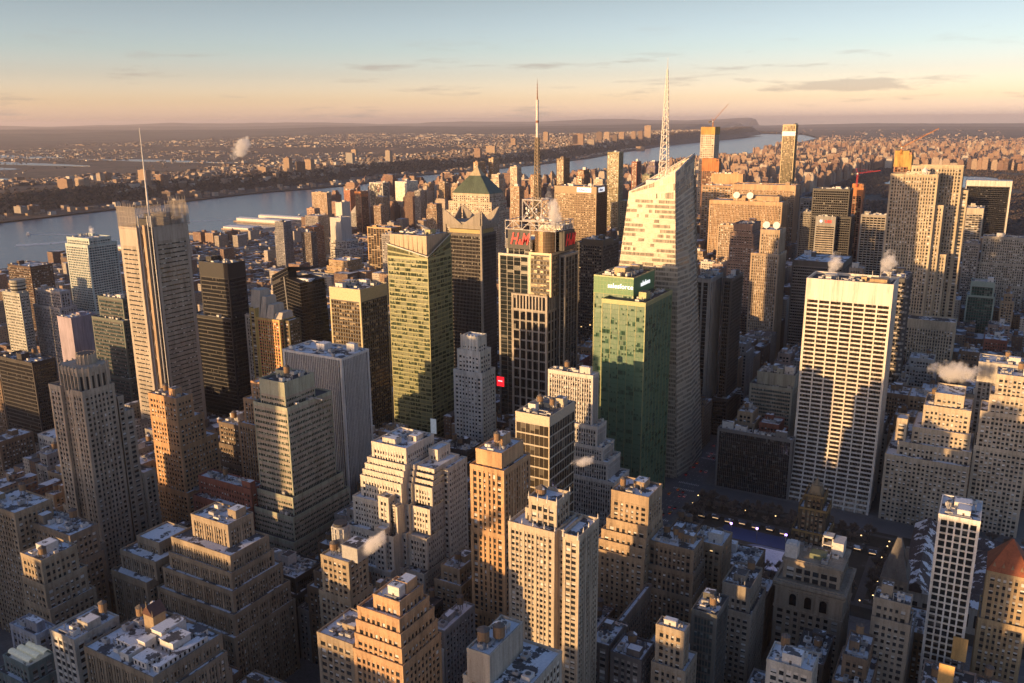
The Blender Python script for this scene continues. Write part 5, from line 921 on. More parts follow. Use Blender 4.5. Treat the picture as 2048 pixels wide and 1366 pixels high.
# signs on other towers
def root_of(s): r = [o for o in C.objects if o.get('label', '').startswith(s)][0]; return r, tuple(r.location)
r_, o_ = root_of('bronze black tower with white sign'); x0, x1, y0, y1, h = RC['allz']
mb = MB(); mb.box(x1-38, x1-10, y0-.9, y0-.3, h-9, h-1); mb.build('sign_panel', LITW, r_, o_); lettering('Allianz', 6.6, (x1-35, y0-1.2, h-7), RS, plain((.10, .12, .3), .5), r_, o_, depth=.1)
mb = MB(); mb.box(x1+.3, x1+.9, y0+8, y0+34, h-9, h-1); mb.build('sign_panel', LITW, r_, o_); lettering('Allianz', 6.2, (x1+1.2, y0+10, h-7), RE, plain((.10, .12, .3), .5), r_, o_, depth=.1)
r_, o_ = root_of('grey banded tower with a red and white'); x0, x1, y0, y1, h = RC['ubs']; lettering('UBS', 6.5, (x0+15, y0-.9, h-9.5), RS, plain((.6, .03, .03), .5, emit=.3), r_, o_)
mb = MB(); [mb.tube((x0+9-3*math.cos(a), y0-.8, h-7-3*math.sin(a)), (x0+9+3*math.cos(a), y0-.8, h-7+3*math.sin(a)), .5, 4) for a in (0, math.pi/3, 2*math.pi/3)]; mb.build('key_emblem', LITW, r_, o_)
def dish(x, y, z, r, root, o, tilt=(0, -1, .35)):
    m = MB(); d = Vector(tilt).normalized(); c = Vector((x, y, z))
    for i in range(5): a, b = i/5, (i+1)/5; m.tube(c+d*(r*.35*a*a), c+d*(r*.35*b*b), max(.05, r*a), 18, 0, r*b)
    m.tube((x, y, z-r-2), (x, y+.5, z), .4, 5); m.build('dish_antenna', WHS, root, o)
r_, o_ = root_of('wide ribbed tan media tower'); x0, x1, y0, y1, h = RC['a4']; [dish(x0+45+k*24, y0+14, h+9, 6, r_, o_) for k in (0, 1)]
mb = MB(); mb.box(x0+38, x1-10, y0+18, y1-6, h, h+9); mb.build('bulkhead', wall((.46, .33, .2)), r_, o_)
r_, o_ = root_of('ribbed tan tower with two large'); x0, x1, y0, y1, h = RC['e2']; [dish(x0+6+k*13, y0+6, h+6, 4.6, r_, o_) for k in (0, 1)]
# vaulted skylights
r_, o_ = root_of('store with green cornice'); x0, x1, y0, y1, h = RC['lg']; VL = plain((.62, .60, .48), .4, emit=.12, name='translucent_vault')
for j in range(3):
    mb = MB(); n = 8; yy = y0+1.5+j*4
    for i in range(n): a, b = math.pi*i/n, math.pi*(i+1)/n; mb.quads([[(x0+2+j, yy+1.8-1.8*math.cos(a), h+1.5*math.sin(a)), (x1-1.5, yy+1.8-1.8*math.cos(a), h+1.5*math.sin(a)), (x1-1.5, yy+1.8-1.8*math.cos(b), h+1.5*math.sin(b)), (x0+2+j, yy+1.8-1.8*math.cos(b), h+1.5*math.sin(b))]])
    mb.build('vaulted_skylight', VL, r_, o_)
# striped round tower cap
r_, o_ = root_of('striped tower with rounded'); x0, x1, y0, y1, h = RC['l1']; mb = MB(); mb.cyl((x0+x1)/2+4, y0+8, 8, 9, 120, 136, 20); [mb.cyl((x0+x1)/2+4, y0+8, 8.2, 9.2, 123+k*4, 125+k*4, 20, 1) for k in range(3)]; mb.build('round_penthouse', [wall((.4, .4, .36)), GBK], r_, o_)

# ---- west side towers beyond the avenue of theatres
def q4(x, y, w, d, H, nm, lab, cat, st, **k): k.setdefault('tanks', 0); k.setdefault('roofn', 2); k.setdefault('seed', int(abs(x)+y) % 997); return building(nm, lab, cat, (x-w, x, y, y+d), H, st, k.pop('tiers', ()), **k)
q4(-1090, 1266, 46, 43, 60, 'apartment_building', 'orange lit stepped brick block with corner tower left of the olive tower', 'apartment block', V('tan', wall=wall((.48, .33, .17)), fh=3.4), tiers=[(48, 4, 3, 3, 4), (38, 6, 5, 6, 6)])
building('apartment_tower', 'top tower of the orange lit stepped brick block', 'apartment block', (-1112, -1096, 1280, 1300), 82, V('tan', wall=wall((.48, .33, .17))), [], seed=2, tanks=0, bulk=0, roofn=0) if False else None
q4(-1320, 1525, 19, 30, 141, 'telephone_building', 'tall windowless white slab with louvred top near the river', 'building', V('white', wall=wall((.60, .56, .48), .7, .06), bay=6, pw=.5, fh=6, bh=1), solid=128)
q4(-1286, 1480, 32, 33, 112, 'telephone_building', 'windowless pale block in front of the tall white slab', 'building', V('white', wall=wall((.52, .50, .46), .7, .06), bay=6), solid=108, tiers=[(62, 0, 14, 2, 6), (46, 0, 24, 4, 8)])
q4(-1620, 1812, 54, 18, 132, 'apartment_tower', 'tan slab apartment tower by the river', 'apartment tower', V('tan', wall=wall((.50, .36, .24))))
r_, o_ = q4(-1640, 1990, 50, 30, 60, 'apartment_building', 'white sloping pyramid shaped apartment building by the river', 'apartment block', V('grey', wall=wall((.42, .40, .38)), roof=GRAV))
mb = MB(); mb.prism([(-1690, 1990), (-1640, 1990), (-1640, 2020), (-1690, 2020)], 60, 125, 0, top=[(-1645, 2014), (-1641, 2014), (-1641, 2019), (-1645, 2019)]); mb.build('sloping_roof', farwall('sloped_panels', [(0, (.4, .38, .36)), (1, (.45, .42, .4))], 4, 3.4, 0), r_, o_)
q4(-1705, 2010, 24, 24, 122, 'apartment_tower', 'orange brick tower behind the sloping pyramid building', 'apartment tower', V('red', wall=wall((.50, .22, .12))))
halfbuilt('orange brick frame tower with crane by the river', -1622, -1600, 1933, 1965, 118, 128, 126, ONET); crane('luffing crane over the riverside frame tower', (-1612, 1930, 126), 10, 46, math.radians(52), math.radians(25), (.55, .3, .2)); crane('second crane right of the riverside frame tower', (-1590, 2000, 120), 12, 40, math.radians(58), math.radians(20), (.6, .15, .08))
q4(-1640, 2084, 51, 32, 141, 'apartment_tower', 'pale glass twin towers right of the riverside crane', 'apartment tower', V('dark', wall=plain((.4, .4, .38), .4), glass=glass((.08, .09, .09), (.5, .47, .4), .06, .3, .5), bay=4, pw=.5, bh=.8))
q4(-1640, 2204, 45, 60, 137, 'apartment_tower', 'bright white glass tower catching the sun', 'apartment tower', V('dark', wall=WHITEM, glass=glass((.7, .62, .45), (.95, .85, .65), .35, 0, .4), bay=4, pw=.4, bh=.4))  # sun glare is painted into the pale glass colour
q4(-1500, 2080, 20, 25, 122, 'apartment_tower', 'slim blue grey tower right of the bright glass tower', 'apartment tower', V('grey'))
q4(-1090, 1406, 62, 37, 108, 'office_building', 'bronze glass block with pale ribs behind the white slab', 'office building', V('dark', wall=plain((.36, .22, .1), .4, .2), glass=GBR, bay=7, pw=.7, bh=.6)); q4(-1000, 1300, 31, 22, 112, 'apartment_tower', 'grey gridded block right of the bronze glass block', 'apartment tower', V('grey'))
q4(-1300, 1406, 23, 33, 99, 'apartment_tower', 'orange brick slab with dark side left of the stepped brick block', 'apartment tower', V('orange', wall=wall((.42, .18, .09)), bay=3.4)); q4(-1380, 1510, 40, 34, 109, 'apartment_tower', 'grey tower behind the orange brick slab', 'apartment tower', V('grey', wall=wall((.28, .25, .24))))
q4(-1450, 1575, 24, 20, 117, 'apartment_tower', 'pinkish brick tower left of the grey tower by the river', 'apartment tower', V('pink', wall=wall((.44, .27, .18)))); q4(-1330, 1347, 24, 24, 114, 'apartment_tower', 'slate grey octagonal condo tower with dark domed top', 'apartment tower', V('grey', wall=wall((.20, .20, .22)), bay=2.6), tiers=[(96, 1.5, 1.5, 1.5, 1.5)])
q4(-1290, 1386, 28, 17, 90, 'apartment_tower', 'dark slab joined beside the slate grey octagonal tower', 'apartment tower', V('brown', wall=wall((.14, .12, .115)))); q4(-1060, 1225, 126, 22, 36, 'school', 'long low pale school building with sunlit upper floor', 'school', V('lime', wall=wall((.42, .42, .38)), bay=5, pw=.4, fh=4.2, bh=2.2))
for i, (x, y, w, d, H, l, c) in enumerate([(-1200, 1922, 14, 35, 216, 'left one of the twin slim tan towers', (.46, .32, .19)), (-1180, 1965, 14, 32, 224, 'right one of the twin slim tan towers', (.46, .32, .19)), (-1090, 1840, 20, 27, 192, 'cream tower right of the twin slim towers', (.58, .50, .38)), (-1090, 1932, 20, 23, 206, 'bright cream tower left of the tall mast', (.60, .52, .4)),
    (-900, 1815, 19, 31, 234, 'dark bronze slab left of the gold glass tower', (.16, .11, .06)), (-950, 2031, 18, 33, 196, 'brown square tower with cap near the river', (.28, .15, .09)), (-800, 1901, 29, 27, 246, 'gold glass tower with notched top before the river', (.34, .31, .18)), (-830, 2090, 14, 30, 216, 'red brown slab tower right of the gold glass tower', (.30, .12, .08)), (-850, 2272, 19, 27, 208, 'blue violet slab before the river', (.16, .14, .22)),
    (-1500, 2127, 22, 26, 140, 'first of three tan riverside towers from the left', (.42, .30, .19)), (-1462, 2152, 20, 24, 141, 'middle of three tan riverside towers', (.42, .30, .19)), (-1424, 2164, 20, 20, 140, 'right one of three tan riverside towers', (.42, .30, .19)), (-1000, 1875, 20, 20, 190, 'brick stepped tower just right of the mast foot', (.44, .28, .16)), (-1010, 1800, 23, 24, 168, 'shorter brick tower left of the mast foot', (.46, .31, .19)),
    (-800, 1809, 22, 19, 190, 'white capped tower left of the gold glass tower', (.58, .5, .4)), (-700, 1842, 18, 25, 200, 'small green glass tower above the bronze black tower', (.2, .22, .16)), (-880, 1700, 24, 24, 150, 'tan tower behind the bronze black tower', (.44, .3, .18)), (-1180, 1700, 26, 24, 128, 'brown tower below the twin slim towers', (.3, .2, .13)), (-1000, 1600, 26, 24, 120, 'grey brown block behind the copper pyramid', (.26, .22, .18)),
    (-640, 1600, 30, 26, 165, 'green glass office tower left of the crystal tower', (.2, .22, .15)), (-560, 1480, 34, 26, 150, 'bronze slab left of the crystal tower waist', (.2, .14, .08)), (-1560, 1980, 26, 26, 110, 'tan block below the glass twin towers', (.4, .3, .2)), (-1490, 1880, 24, 26, 96, 'brown block left of the bronze glass block', (.3, .2, .13))]):
    q4(x, y, w, d, H, 'apartment_tower', l, 'apartment tower', V('tan', wall=wall(c), bay=3.4, glass=GBR if c[0] < .3 else GD), tiers=[(H-12, 2, 2, 2, 2)] if i % 3 == 2 else (), roofn=1, bulk=1)

# lit screens over the theatre square
for lab, x, y, z, w, h, c, e in (('red lit billboard with white strip low between the dark towers', -393.5, 664, 79, 7.5, 9, (.8, .01, .02), 1.1), ('white lit screen at the foot of the olive tower', -434, 611, 42, 6, 14, (.6, .66, .72), .15)):
    t = thing('billboard', lab, 'billboard', (x, y, 0)); mb = MB(); mb.box(x-w/2, x+w/2, y-.6, y, z, z+h); mb.build('screen', plain(c, .5, emit=e, name='lit_screen'), t, (x, y, 0))
    mb = MB(); mb.box(x-w/2-.4, x+w/2+.4, y, y+1, z-.4, z+h+.4); mb.tube((x, y+.6, 0), (x, y+.6, z), .8, 6); mb.build('frame', STEEL, t, (x, y, 0))
    if e > 1: mb = MB(); mb.box(x-w*.3, x+w*.3, y-.7, y-.6, z+h*.5, z+h*.62); mb.build('strip', LITW, t, (x, y, 0))
t = thing('round_sign', 'round magenta lit sign beside the brown clock tower', 'sign', (-523, 790, 0)); mb = MB(); mb.tube((-523, 789.4, 104.5), (-523, 788.9, 104.5), 3.0, 16); mb.build('disc', plain((.8, .05, .6), .5, emit=1.2, name='magenta_lamp'), t, (-523, 790, 0)); mb = MB(); mb.tube((-523, 790, 0), (-523, 790, 104), .6, 5); mb.build('pole', STEEL, t, (-523, 790, 0))
# ---------------------------------------------------------------- ground
EC = 7.4e6
def drop(x, y): return -(x*x+y*y)/(2*EC)
def YC(n): return 56+80.5*(n-34)
AVE = [89, -222, -496, -770, -1044, -1318, -1592, -1866]
def gsheet(name, xs_of, ys, zf, m, kind='structure'):
    rows = []
    for y in ys: rows.append([(x, y, zf(x, y)+drop(x, y)) for x in xs_of(y)])
    A = np.array(rows); P = np.stack([A[:-1, :-1], A[:-1, 1:], A[1:, 1:], A[1:, :-1]], 2).reshape(-1, 4, 3)
    nr, nc = A.shape[:2]; idx = np.arange(nr*nc).reshape(nr, nc)
    F = np.stack([idx[:-1, :-1], idx[:-1, 1:], idx[1:, 1:], idx[1:, :-1]], -1).reshape(-1, 4)
    mb = MB(); mb.v.append(A.reshape(-1, 3)); mb.F.append((F, 0, np.full(len(F), .3))); mb.n = nr*nc
    return mb.build(name, m, smooth=True, kind=kind)
def lerp(pts, t):
    for (a, b), (c, d) in zip(pts, pts[1:]):
        if t <= c: return b+(d-b)*max(0, (t-a))/(c-a)
    return pts[-1][1]
NJS = [(-20000, -2600), (0, -2900), (1700, -2950), (3000, -3080), (3350, -3010), (3700, -3010), (4100, -3190), (5300, -3110), (6100, -3140), (7000, -3220), (8400, -3520), (11000, -3950), (13000, -4150), (16000, -4350), (19000, -4700), (19600, -6500), (24000, -7600), (60000, -15000)]
MNS = [(-20000, -1700), (0, -1960), (2200, -2010), (3300, -1960), (6600, -2020), (9000, -2300), (11600, -2700), (13000, -2700), (16000, -3000), (21000, -4300), (24500, -7900), (60000, -15500)]
m, nt, b, N, L = mat('river_water'); tc = N('ShaderNodeTexCoord'); 
n1 = noise(N, L, tc.outputs['Object'], .0012, 5); L(ramp(N, L, n1, [(.35, (.075, .105, .145)), (.7, (.11, .14, .18))]), b.inputs['Base Color'])
mp = N('ShaderNodeMapping'); L(tc.outputs['Object'], mp.inputs[0]); mp.inputs['Rotation'].default_value = (0, 0, .5); mp.inputs['Scale'].default_value = (1, .45, 1)
n2 = noise(N, L, mp.outputs[0], .035, 6, .62); bp = N('ShaderNodeBump'); bp.inputs['Strength'].default_value = .55; bp.inputs['Distance'].default_value = 3.0; L(n2, bp.inputs['Height']); L(bp.outputs[0], b.inputs['Normal'])
b.inputs['Roughness'].default_value = .22; WATER = m
m, nt, b, N, L = mat('asphalt'); tc = N('ShaderNodeTexCoord'); n1 = noise(N, L, tc.outputs['Object'], .02, 6)
L(ramp(N, L, n1, [(.3, (.085, .085, .09)), (.7, (.17, .168, .175))]), b.inputs['Base Color']); b.inputs['Roughness'].default_value = .7; ASPH = m
m, nt, b, N, L = mat('winter_terrain'); tc = N('ShaderNodeTexCoord'); 
n1 = noise(N, L, tc.outputs['Object'], .0011, 8, .65); n2 = noise(N, L, tc.outputs['Object'], .012, 6, .7)
c1 = ramp(N, L, n1, [(.32, (.055, .040, .034)), (.5, (.10, .07, .055)), (.62, (.15, .10, .07)), (.72, (.20, .15, .12))])
c2 = ramp(N, L, n2, [(.35, (.45, .45, .5)), (.56, (1, 1, 1)), (.68, (1.5, 1.4, 1.35)), (.74, (3.2, 3.1, 3.1))])
L(mixc(N, L, 1, c1, c2, 'MULTIPLY'), b.inputs['Base Color']); b.inputs['Roughness'].default_value = .95; TERR = m
PAVE = wall((.16, .155, .15), .8, .15, 'pavement')
ys = sorted(set(list(np.arange(-3000, 12000, 400.0))+list(np.arange(12000, 64000, 2000.0))+[-20000, -12000, -7000]))
gsheet('river', lambda y: [-60000, -30000, -15000, -9000, -7000, -5500, -4500, -4000, -3500, -3000, -2500, -2000, -1500, 0], ys, lambda x, y: -3.0, WATER)
gsheet('ground', lambda y: [lerp(MNS, y)+k*k*(9000+.8*abs(y))/400.0 for k in range(21)], [y for y in ys if y <= 14000], lambda x, y: 0, ASPH)
def hN(x, y, s, seed): return math.sin(x/s*1.7+seed)*math.sin(y/s*1.3+seed*2.1)+.5*math.sin(x/s*3.9+y/s*2.2+seed)+.25*math.sin(x/s*8.3-y/s*7.1+seed*3)
def njh(x, y):
    s = lerp(NJS, y)-x; 
    top = lerp([(-20000, 45), (5000, 55), (9000, 75), (13000, 130), (18800, 150), (19600, 60), (60000, 60)], y)
    h = 1.0 if s < 120 else 1+(top-1)*min(1, max(0, (s-(260 if y < 12000 else 60))/140.0))
    if s > 900: h = top+(6-top)*min(1, (s-900)/1200.0) if y < 7500 else top+(40-top)*min(1, (s-900)/3500.0)
    d = math.hypot(x, y)
    if d > 12000:
        h += 30*min(1, (d-12000)/8000)*(1+.5*hN(x, y, 3500, 1))
        for dc, hh, w, sd_ in ((22500, 95, 1600, 2), (27500, 150, 2500, 5), (40000, 210, 4500, 8), (52000, 420, 5000, 4)):
            dd = d+900*hN(x, y, 9000, sd_)
            h += hh*math.exp(-((dd-dc)/w)**2)*(1+.22*hN(x, y, 6000, sd_)) 
    return h
OFS = [0, 40, 120, 200, 260, 300, 340, 400, 480, 600, 900, 1200, 1600, 2000, 2600, 3400, 4300, 5400, 6600, 8000, 9500, 11000, 12500, 14000, 15500, 17000, 18500, 19500, 20500, 21500, 22500, 23500, 24500, 25500, 26500, 27500, 28500, 30000, 33000, 36000, 38000, 40000, 42000, 46000, 50000, 53000, 58000]
ysn = sorted(set(list(np.arange(-3000, 9000, 250.0))+list(np.arange(9000, 34000, 500.0))+list(np.arange(34000, 62000, 1500.0))+[-20000, -15000, -12000, -9000, -7000, -5000]))
gsheet('terrain', lambda y: [lerp(NJS, y)-k for k in OFS], ysn, njh, TERR)
# hills closing the view to the north
def nh(x, y):
    d = math.hypot(x, y); h = 0
    for dc, hh, w, sd_ in ((24000, 45, 1800, 3), (31000, 65, 3000, 9), (45000, 150, 5000, 6)): h += hh*math.exp(-((d+1200*hN(x, y, 9000, sd_)-dc)/w)**2)*(1+.25*hN(x, y, 5000, sd_))
    return h+.5
gsheet('hills', lambda y: [lerp(MNS, y)+k for k in (0, 700, 1500, 2500, 4000, 6000, 8000, 10000, 13000, 17000, 22000, 28000, 36000)], list(np.arange(13500, 62000, 1000.0)), lambda x, y: nh(x, y)*min(1, (y-13000)/3000)+1.5+min(30, (y-13000)*.004), TERR)
# ---------------------------------------------------------------- pavements, street fill, far city
def blocks(n0, n1, aves=AVE):
    for n in range(n0, n1):
        ya = YC(n)+(15 if n in (34, 42, 57) else 9); yb = YC(n+1)-(15 if n+1 in (34, 42, 57) else 9)
        for a, b in zip(aves[1:], aves[:-1]): yield n, a+15, b-15, ya, yb
pv = MB()
for n, xa, xb, ya, yb in blocks(33, 59):
    pv.box(xa-4.5, xb+4.5, ya-3.5, yb+3.5, 0, .15)
pv.build('pavement', PAVE, kind='structure')
mk = MB()
for ax in AVE[:7]:
    for off in (-6, -2, 2, 6): mk.boxes([[ax+off-.08, ax+off+.08, y, y+3, .004, .008] for y in np.arange(60, 1900, 9.0)])
for n in range(34, 58):
    for ax in AVE[:7]: mk.boxes([[ax-9+k*1.6, ax-8.3+k*1.6, YC(n)-8.5+s_, YC(n)-5.5+s_, .009, .013] for k in range(12) for s_ in (0, 14)])
mk.build('road_marking', plain((.55, .55, .53), .7, name='road_paint'), kind='structure')
FILLP = [S[k] for k in ('tan', 'brown', 'grey', 'lime', 'red', 'brownv', 'dark', 'white', 'pink')]
def clash(x0, x1, y0, y1, g=.6): return any(x0 < f[1]+g and x1 > f[0]-g and y0 < f[3]+g and y1 > f[2]-g for f in FOOT)
PARKR = (-207, 74, 548, 692)
lots = []
fr = random.Random(5)
for n, xa, xb, ya, yb in blocks(33, 59):
    for row in (0, 1):
        y0, y1 = (ya, (ya+yb)/2-.5) if row == 0 else ((ya+yb)/2+.5, yb)
        x = xa
        while x < xb-6:
            w = min(xb-x, fr.choice([9, 12, 16, 20, 24, 30]))
            if xb-x-w < 7: w = xb-x
            x1 = x+w-.3
            ax = (x+x1)/2; yy0, yy1 = y0, y1
            if not (x1 > PARKR[0] and x < PARKR[1] and y1 > PARKR[2]-6 and y0 < PARKR[3]+6):
                for t in range(5):
                    if not clash(x, x1, yy0, yy1): break
                    if t < 3: yy0 += 3 if row == 0 else 0; yy1 -= 0 if row == 0 else 3
                    else: yy1 = yy0
                if yy1-yy0 > 9 and not clash(x, x1, yy0, yy1):
                    e = fr.random()
                    if ax < -1044: h = 10+12*e+(22 if e > .93 else 0)
                    elif ax < -770: h = 14+16*e+(40 if e > .93 else 0)
                    elif yy0 > 1250: h = 40+60*e
                    elif yy0 > 760: h = 26+50*e
                    elif ax < -496: h = 24+34*e
                    else: h = 28+34*e
                    if yy0 < 330 and ax > -500: h = 22+24*e
                    if ax > -222 and yy0 < 700: h = min(h, 44)
                    lots.append((x, x1, yy0, yy1, h, ax))
            x += w
def vis(x, y, z, mg=40):
    p = px(x, y, z); return p[2] > 1 and -mg < p[0] < 2048+mg and -mg < p[1] < 1366+mg
seen = []
for l in lots:
    cx_, cy_, h = (l[0]+l[1])/2, (l[2]+l[3])/2, l[4]
    if vis(cx_, cy_, h) : seen.append((math.hypot(cx_, cy_)/((l[1]-l[0])*.6+h*.4), l))
seen.sort(key=lambda t: t[0]); 
NAMES = {0: 'tan brick', 1: 'brown brick', 2: 'grey', 3: 'limestone', 4: 'red brick', 5: 'brown ribbed', 6: 'dark', 7: 'white', 8: 'pinkish stone'}
LAND = [(k, k2, RC[k]) for k, k2 in (('navarre', 'crowned stone tower'), ('brown', 'slim tan tower'), ('b1407', 'green banded tower'), ('b1411', 'white ribbed tower'), ('w1400', 'white stepped tower'), ('orange', 'orange tower'), ('pale', 'pale ribbed tower'), ('band', 'white lined glass tower'), ('w1065', 'pinstriped tower'), ('step', 'stepped tan block'), ('wg', 'white gridded tower'), ('bw', 'white corner block'), ('t11', 'blue glass tower'), ('t8', 'bronze tower'), ('ts5', 'slant topped tower'), ('astor', 'black finned tower'), ('c4', 'twin sign tower'), ('bush', 'white setback tower'), ('g1100', 'black gridded block'), ('l4', 'teal apartment tower'), ('l2', 'grey gridded tower'), ('dk2', 'dark grey block'), ('grn', 'green glass slim tower'), ('olit', 'orange stepped block'), ('knox', 'arched stone block'), ('la', 'buff ribbed tower'), ('terr', 'terraced lofts'), ('w42', 'stepped limestone block'), ('sil1', 'stone piered tower'), ('allz', 'bronze black tower'), ('west', 'striped hotel'), ('behind', 'pale green block'))]
used_l = {}
def auto_label(kind, x, y, z, feat, group):
    p = px(x, y, z); best = None
    for k, nm, r in LAND:
        q = px((r[0]+r[1])/2, (r[2]+r[3])/2, r[4]*.6); d = math.hypot(q[0]-p[0], q[1]-p[1])
        if best is None or d < best[0]: best = (d, nm, q)
    dx, dy = p[0]-best[2][0], p[1]-best[2][1]
    rel = ('left of' if dx < 0 else 'right of') if abs(dx) > abs(dy) else ('beyond' if dy < 0 else 'in front of')
    base = '%s with %s %s the %s' % (kind, feat, rel, best[1])
    k = used_l.get(base, 0); used_l[base] = k+1
    if k: base = '%s %s, %s, %s the %s' % (['', 'second', 'third', 'fourth', 'fifth', 'sixth', 'seventh', 'eighth', 'ninth', 'tenth'][min(k, 9)], kind, feat.replace('a ', ''), rel, best[1])
    return base
NF = 240
for i, (_, l) in enumerate(seen[:NF]):
    x, x1, y0, y1, h, ax = l; R_ = random.Random(i*7+3); si = R_.choice([0, 0, 1, 1, 2, 2, 3, 4, 5, 6, 7, 8]); st = FILLP[si]
    tall = 'low' if h < 28 else ('mid-rise' if h < 50 else 'tall'); nt_ = 0 if h < 20 else R_.choice([0, 1, 1, 2]); near = math.hypot(x, y0) < 700
    feat = ['a plain roof', 'one roof tank', 'two roof tanks'][nt_]
    ti = [] 
    if h > 45 and x1-x > 15 and y1-y0 > 16 and R_.random() < .6: 
        x, x1, y0, y1 = x+3, x1-3, y0+3, y1-3; ti = [(h-9, 3, 3, 3, 3)]
    building('city_building', auto_label('%s %s block' % (tall, NAMES[si]), (x+x1)/2, (y0+y1)/2, h, feat, 0), 'building', (x, x1, y0, y1), h, st, ti, seed=i+100, tanks=nt_, roofn=(8 if near else 3), bulk=1, group='street buildings between the towers', indiv=False)
# the rest of the fill as one mass
FW = farwall('distant_masonry', [(0, (.10, .06, .04)), (.25, (.24, .14, .09)), (.5, (.36, .25, .16)), (.7, (.30, .28, .25)), (1, (.55, .47, .38))])
def roof_bits(mb, x, x1, y0, y1, h, R_, r):
    if R_.random() < .7:
        a = (x1-x)*(.2+.3*R_.random()); b = (y1-y0)*(.2+.25*R_.random()); X = x+R_.random()*(x1-x-a); Y = y0+R_.random()*(y1-y0-b)
        mb.box(X, X+a, Y, Y+b, h, h+3+2*R_.random(), 0, r)
    if h > 20 and R_.random() < .4: mb.cyl((x+x1)/2, (y0+y1)/2, 2, 2, h+2, h+6, 8); mb.cyl((x+x1)/2, (y0+y1)/2, 2.2, .1, h+6, h+7.5, 8)
mb = MB()
for _, l in seen[NF:]:
    x, x1, y0, y1, h, ax = l; R_ = random.Random(int(x*3+y0)); r = R_.random(); mb.box(x, x1, y0, y1, 0, h, 0, r); roof_bits(mb, x, x1, y0, y1, h, R_, r)
mb.build('city_blocks', FW, kind='stuff')
UW = farwall('upper_city_brick', [(0, (.13, .07, .05)), (.3, (.27, .15, .10)), (.6, (.36, .23, .15)), (.85, (.42, .31, .22)), (1, (.56, .50, .42))], snow=.4)
# upper west side and the streets north of the park
def zc(x, y): return drop(x, y)
up = MB(); ur = random.Random(9); big = []
PX0, PX1, PY0, PY1 = -755, 74, 2085, 6160
aves2 = [-222, -496, -770, -925, -1080, -1318, -1500, -1700]
for n in range(59, 178):
    ya, yb = YC(n)+9, YC(n+1)-9; xs = lerp(MNS, ya)+60; X_ = xs+20
    lim = 1500 if n > 110 else 90
    while X_ < lim:
        w = ur.choice([14, 18, 24, 34, 44]); x1 = X_+w
        if not ((x1 > PX0-12 and ya < PY1+5 and x1 < PX1+200)):
            for row in (0, 1):
                if ur.random() < .12: continue
                y0, y1 = (ya, ya+29) if row == 0 else (yb-29, yb)
                e = ur.random(); h = 14+12*e
                if n < 112:
                    if x1 > PX0-45: h = 42+30*e
                    elif e > .72: h = 40+45*ur.random()
                    if X_ < xs+110: h = 40+35*e
                    if n < 72 and e > .6: h = 60+70*ur.random()
                else: h = 11+8*e
                if n >= 112 and e > .93: h = 34+28*ur.random()
                if vis((X_+x1)/2, y0, h): big.append((h*w, X_, x1-1, y0, y1, h, n))
        X_ = x1 if ur.random() > .13 else x1+18
big.sort(key=lambda t: -t[0]/(t[3]**1.2)); ind = set()
nind = 0
for i, (_, x, x1, y0, y1, h, n) in enumerate(big):
    r = ur.random(); tgt = up
    if i < 30: tgt = MB()
    dz = zc(x, y0)
    tgt.box(x, x1, y0, y1, dz, dz+h, 0, r)
    if h > 50: tgt.box(x+3, x1-3, y0+5, y1-5, dz+h, dz+h+8, 0, r); tgt.box(x+5, x1-6, y0+8, y1-8, dz+h+8, dz+h+13, 0, r)
    else: roof_bits(tgt, x, x1, y0, y1, dz+h, ur, r)
    if i < 30:
        cx_, cy_ = (x+x1)/2, (y0+y1)/2
        o = tgt.build('apartment_block', UW, None, (cx_, cy_, dz)); o['label'] = auto_label('distant %s apartment block' % ('dark' if r < .3 else 'tan' if r < .6 else 'pale'), cx_, cy_, h, 'stepped top' if h > 50 else 'flat roof', 0); o['category'] = 'apartment block'; o['group'] = 'apartment blocks toward the upper city'
up.build('upper_city', UW, kind='stuff')
# Bronx and beyond: scattered small buildings
fb_ = MB(); B_ = []
for i in range(9000):
    y = 9700+14000*ur.random()**1.5; x = lerp(MNS, y)+100+ur.random()*(3000+.35*y)
    w = ur.choice([10, 14, 20, 40]); h = ur.choice([8, 10, 14, 18, 22, 45 if ur.random() < .3 else 16]); z = drop(x, y)+(nh(x, y)*min(1, (y-13000)/3000)+1 if y > 14500 else 0)
    if vis(x, y, z+h, 5): B_.append((x, x+w, y, y+w*.7, z-8, z+h))
fb_.boxes(B_, 0, np.array([ur.random() for _ in B_])); fb_.build('northern_suburbs', UW, kind='stuff')
# New Jersey: towns on the ridge and the plain
NJW = farwall('town_walls', [(0, (.09, .055, .04)), (.4, (.22, .14, .095)), (.75, (.36, .27, .20)), (1, (.60, .56, .50))], snow=.34)
tw = MB(); B_ = []
def njz(x, y): return njh(x, y)+drop(x, y)
for i in range(38000):
    y = 300+15500*ur.random()**1.15; s = 330+(1350 if ur.random() < .75 else 8000)*ur.random()**1.1; x = lerp(NJS, y)-s
    if 1500 < s < 3800 and y < 7500 and math.sin(x/420)+math.sin(y/600+1) > -.4: continue
    if hN(x, y, 500, 4) < -.55: continue
    w = ur.uniform(6, 11); l_ = ur.uniform(8, 18); h = ur.uniform(6, 11)
    if ur.random() < .05: w *= 2.6; l_ *= 2.4; h = ur.uniform(9, 24)
    if s > 2200 and ur.random() < .2: w *= 5; l_ *= 4
    z = njz(x, y)
    if vis(x, y, z+h, 5): B_.append((x, x+w, y, y+l_, z-6, z+h))
tw.boxes(B_, 0, np.array([ur.random()**.8 for _ in B_])); tw.build('riverside_town', NJW, kind='stuff')
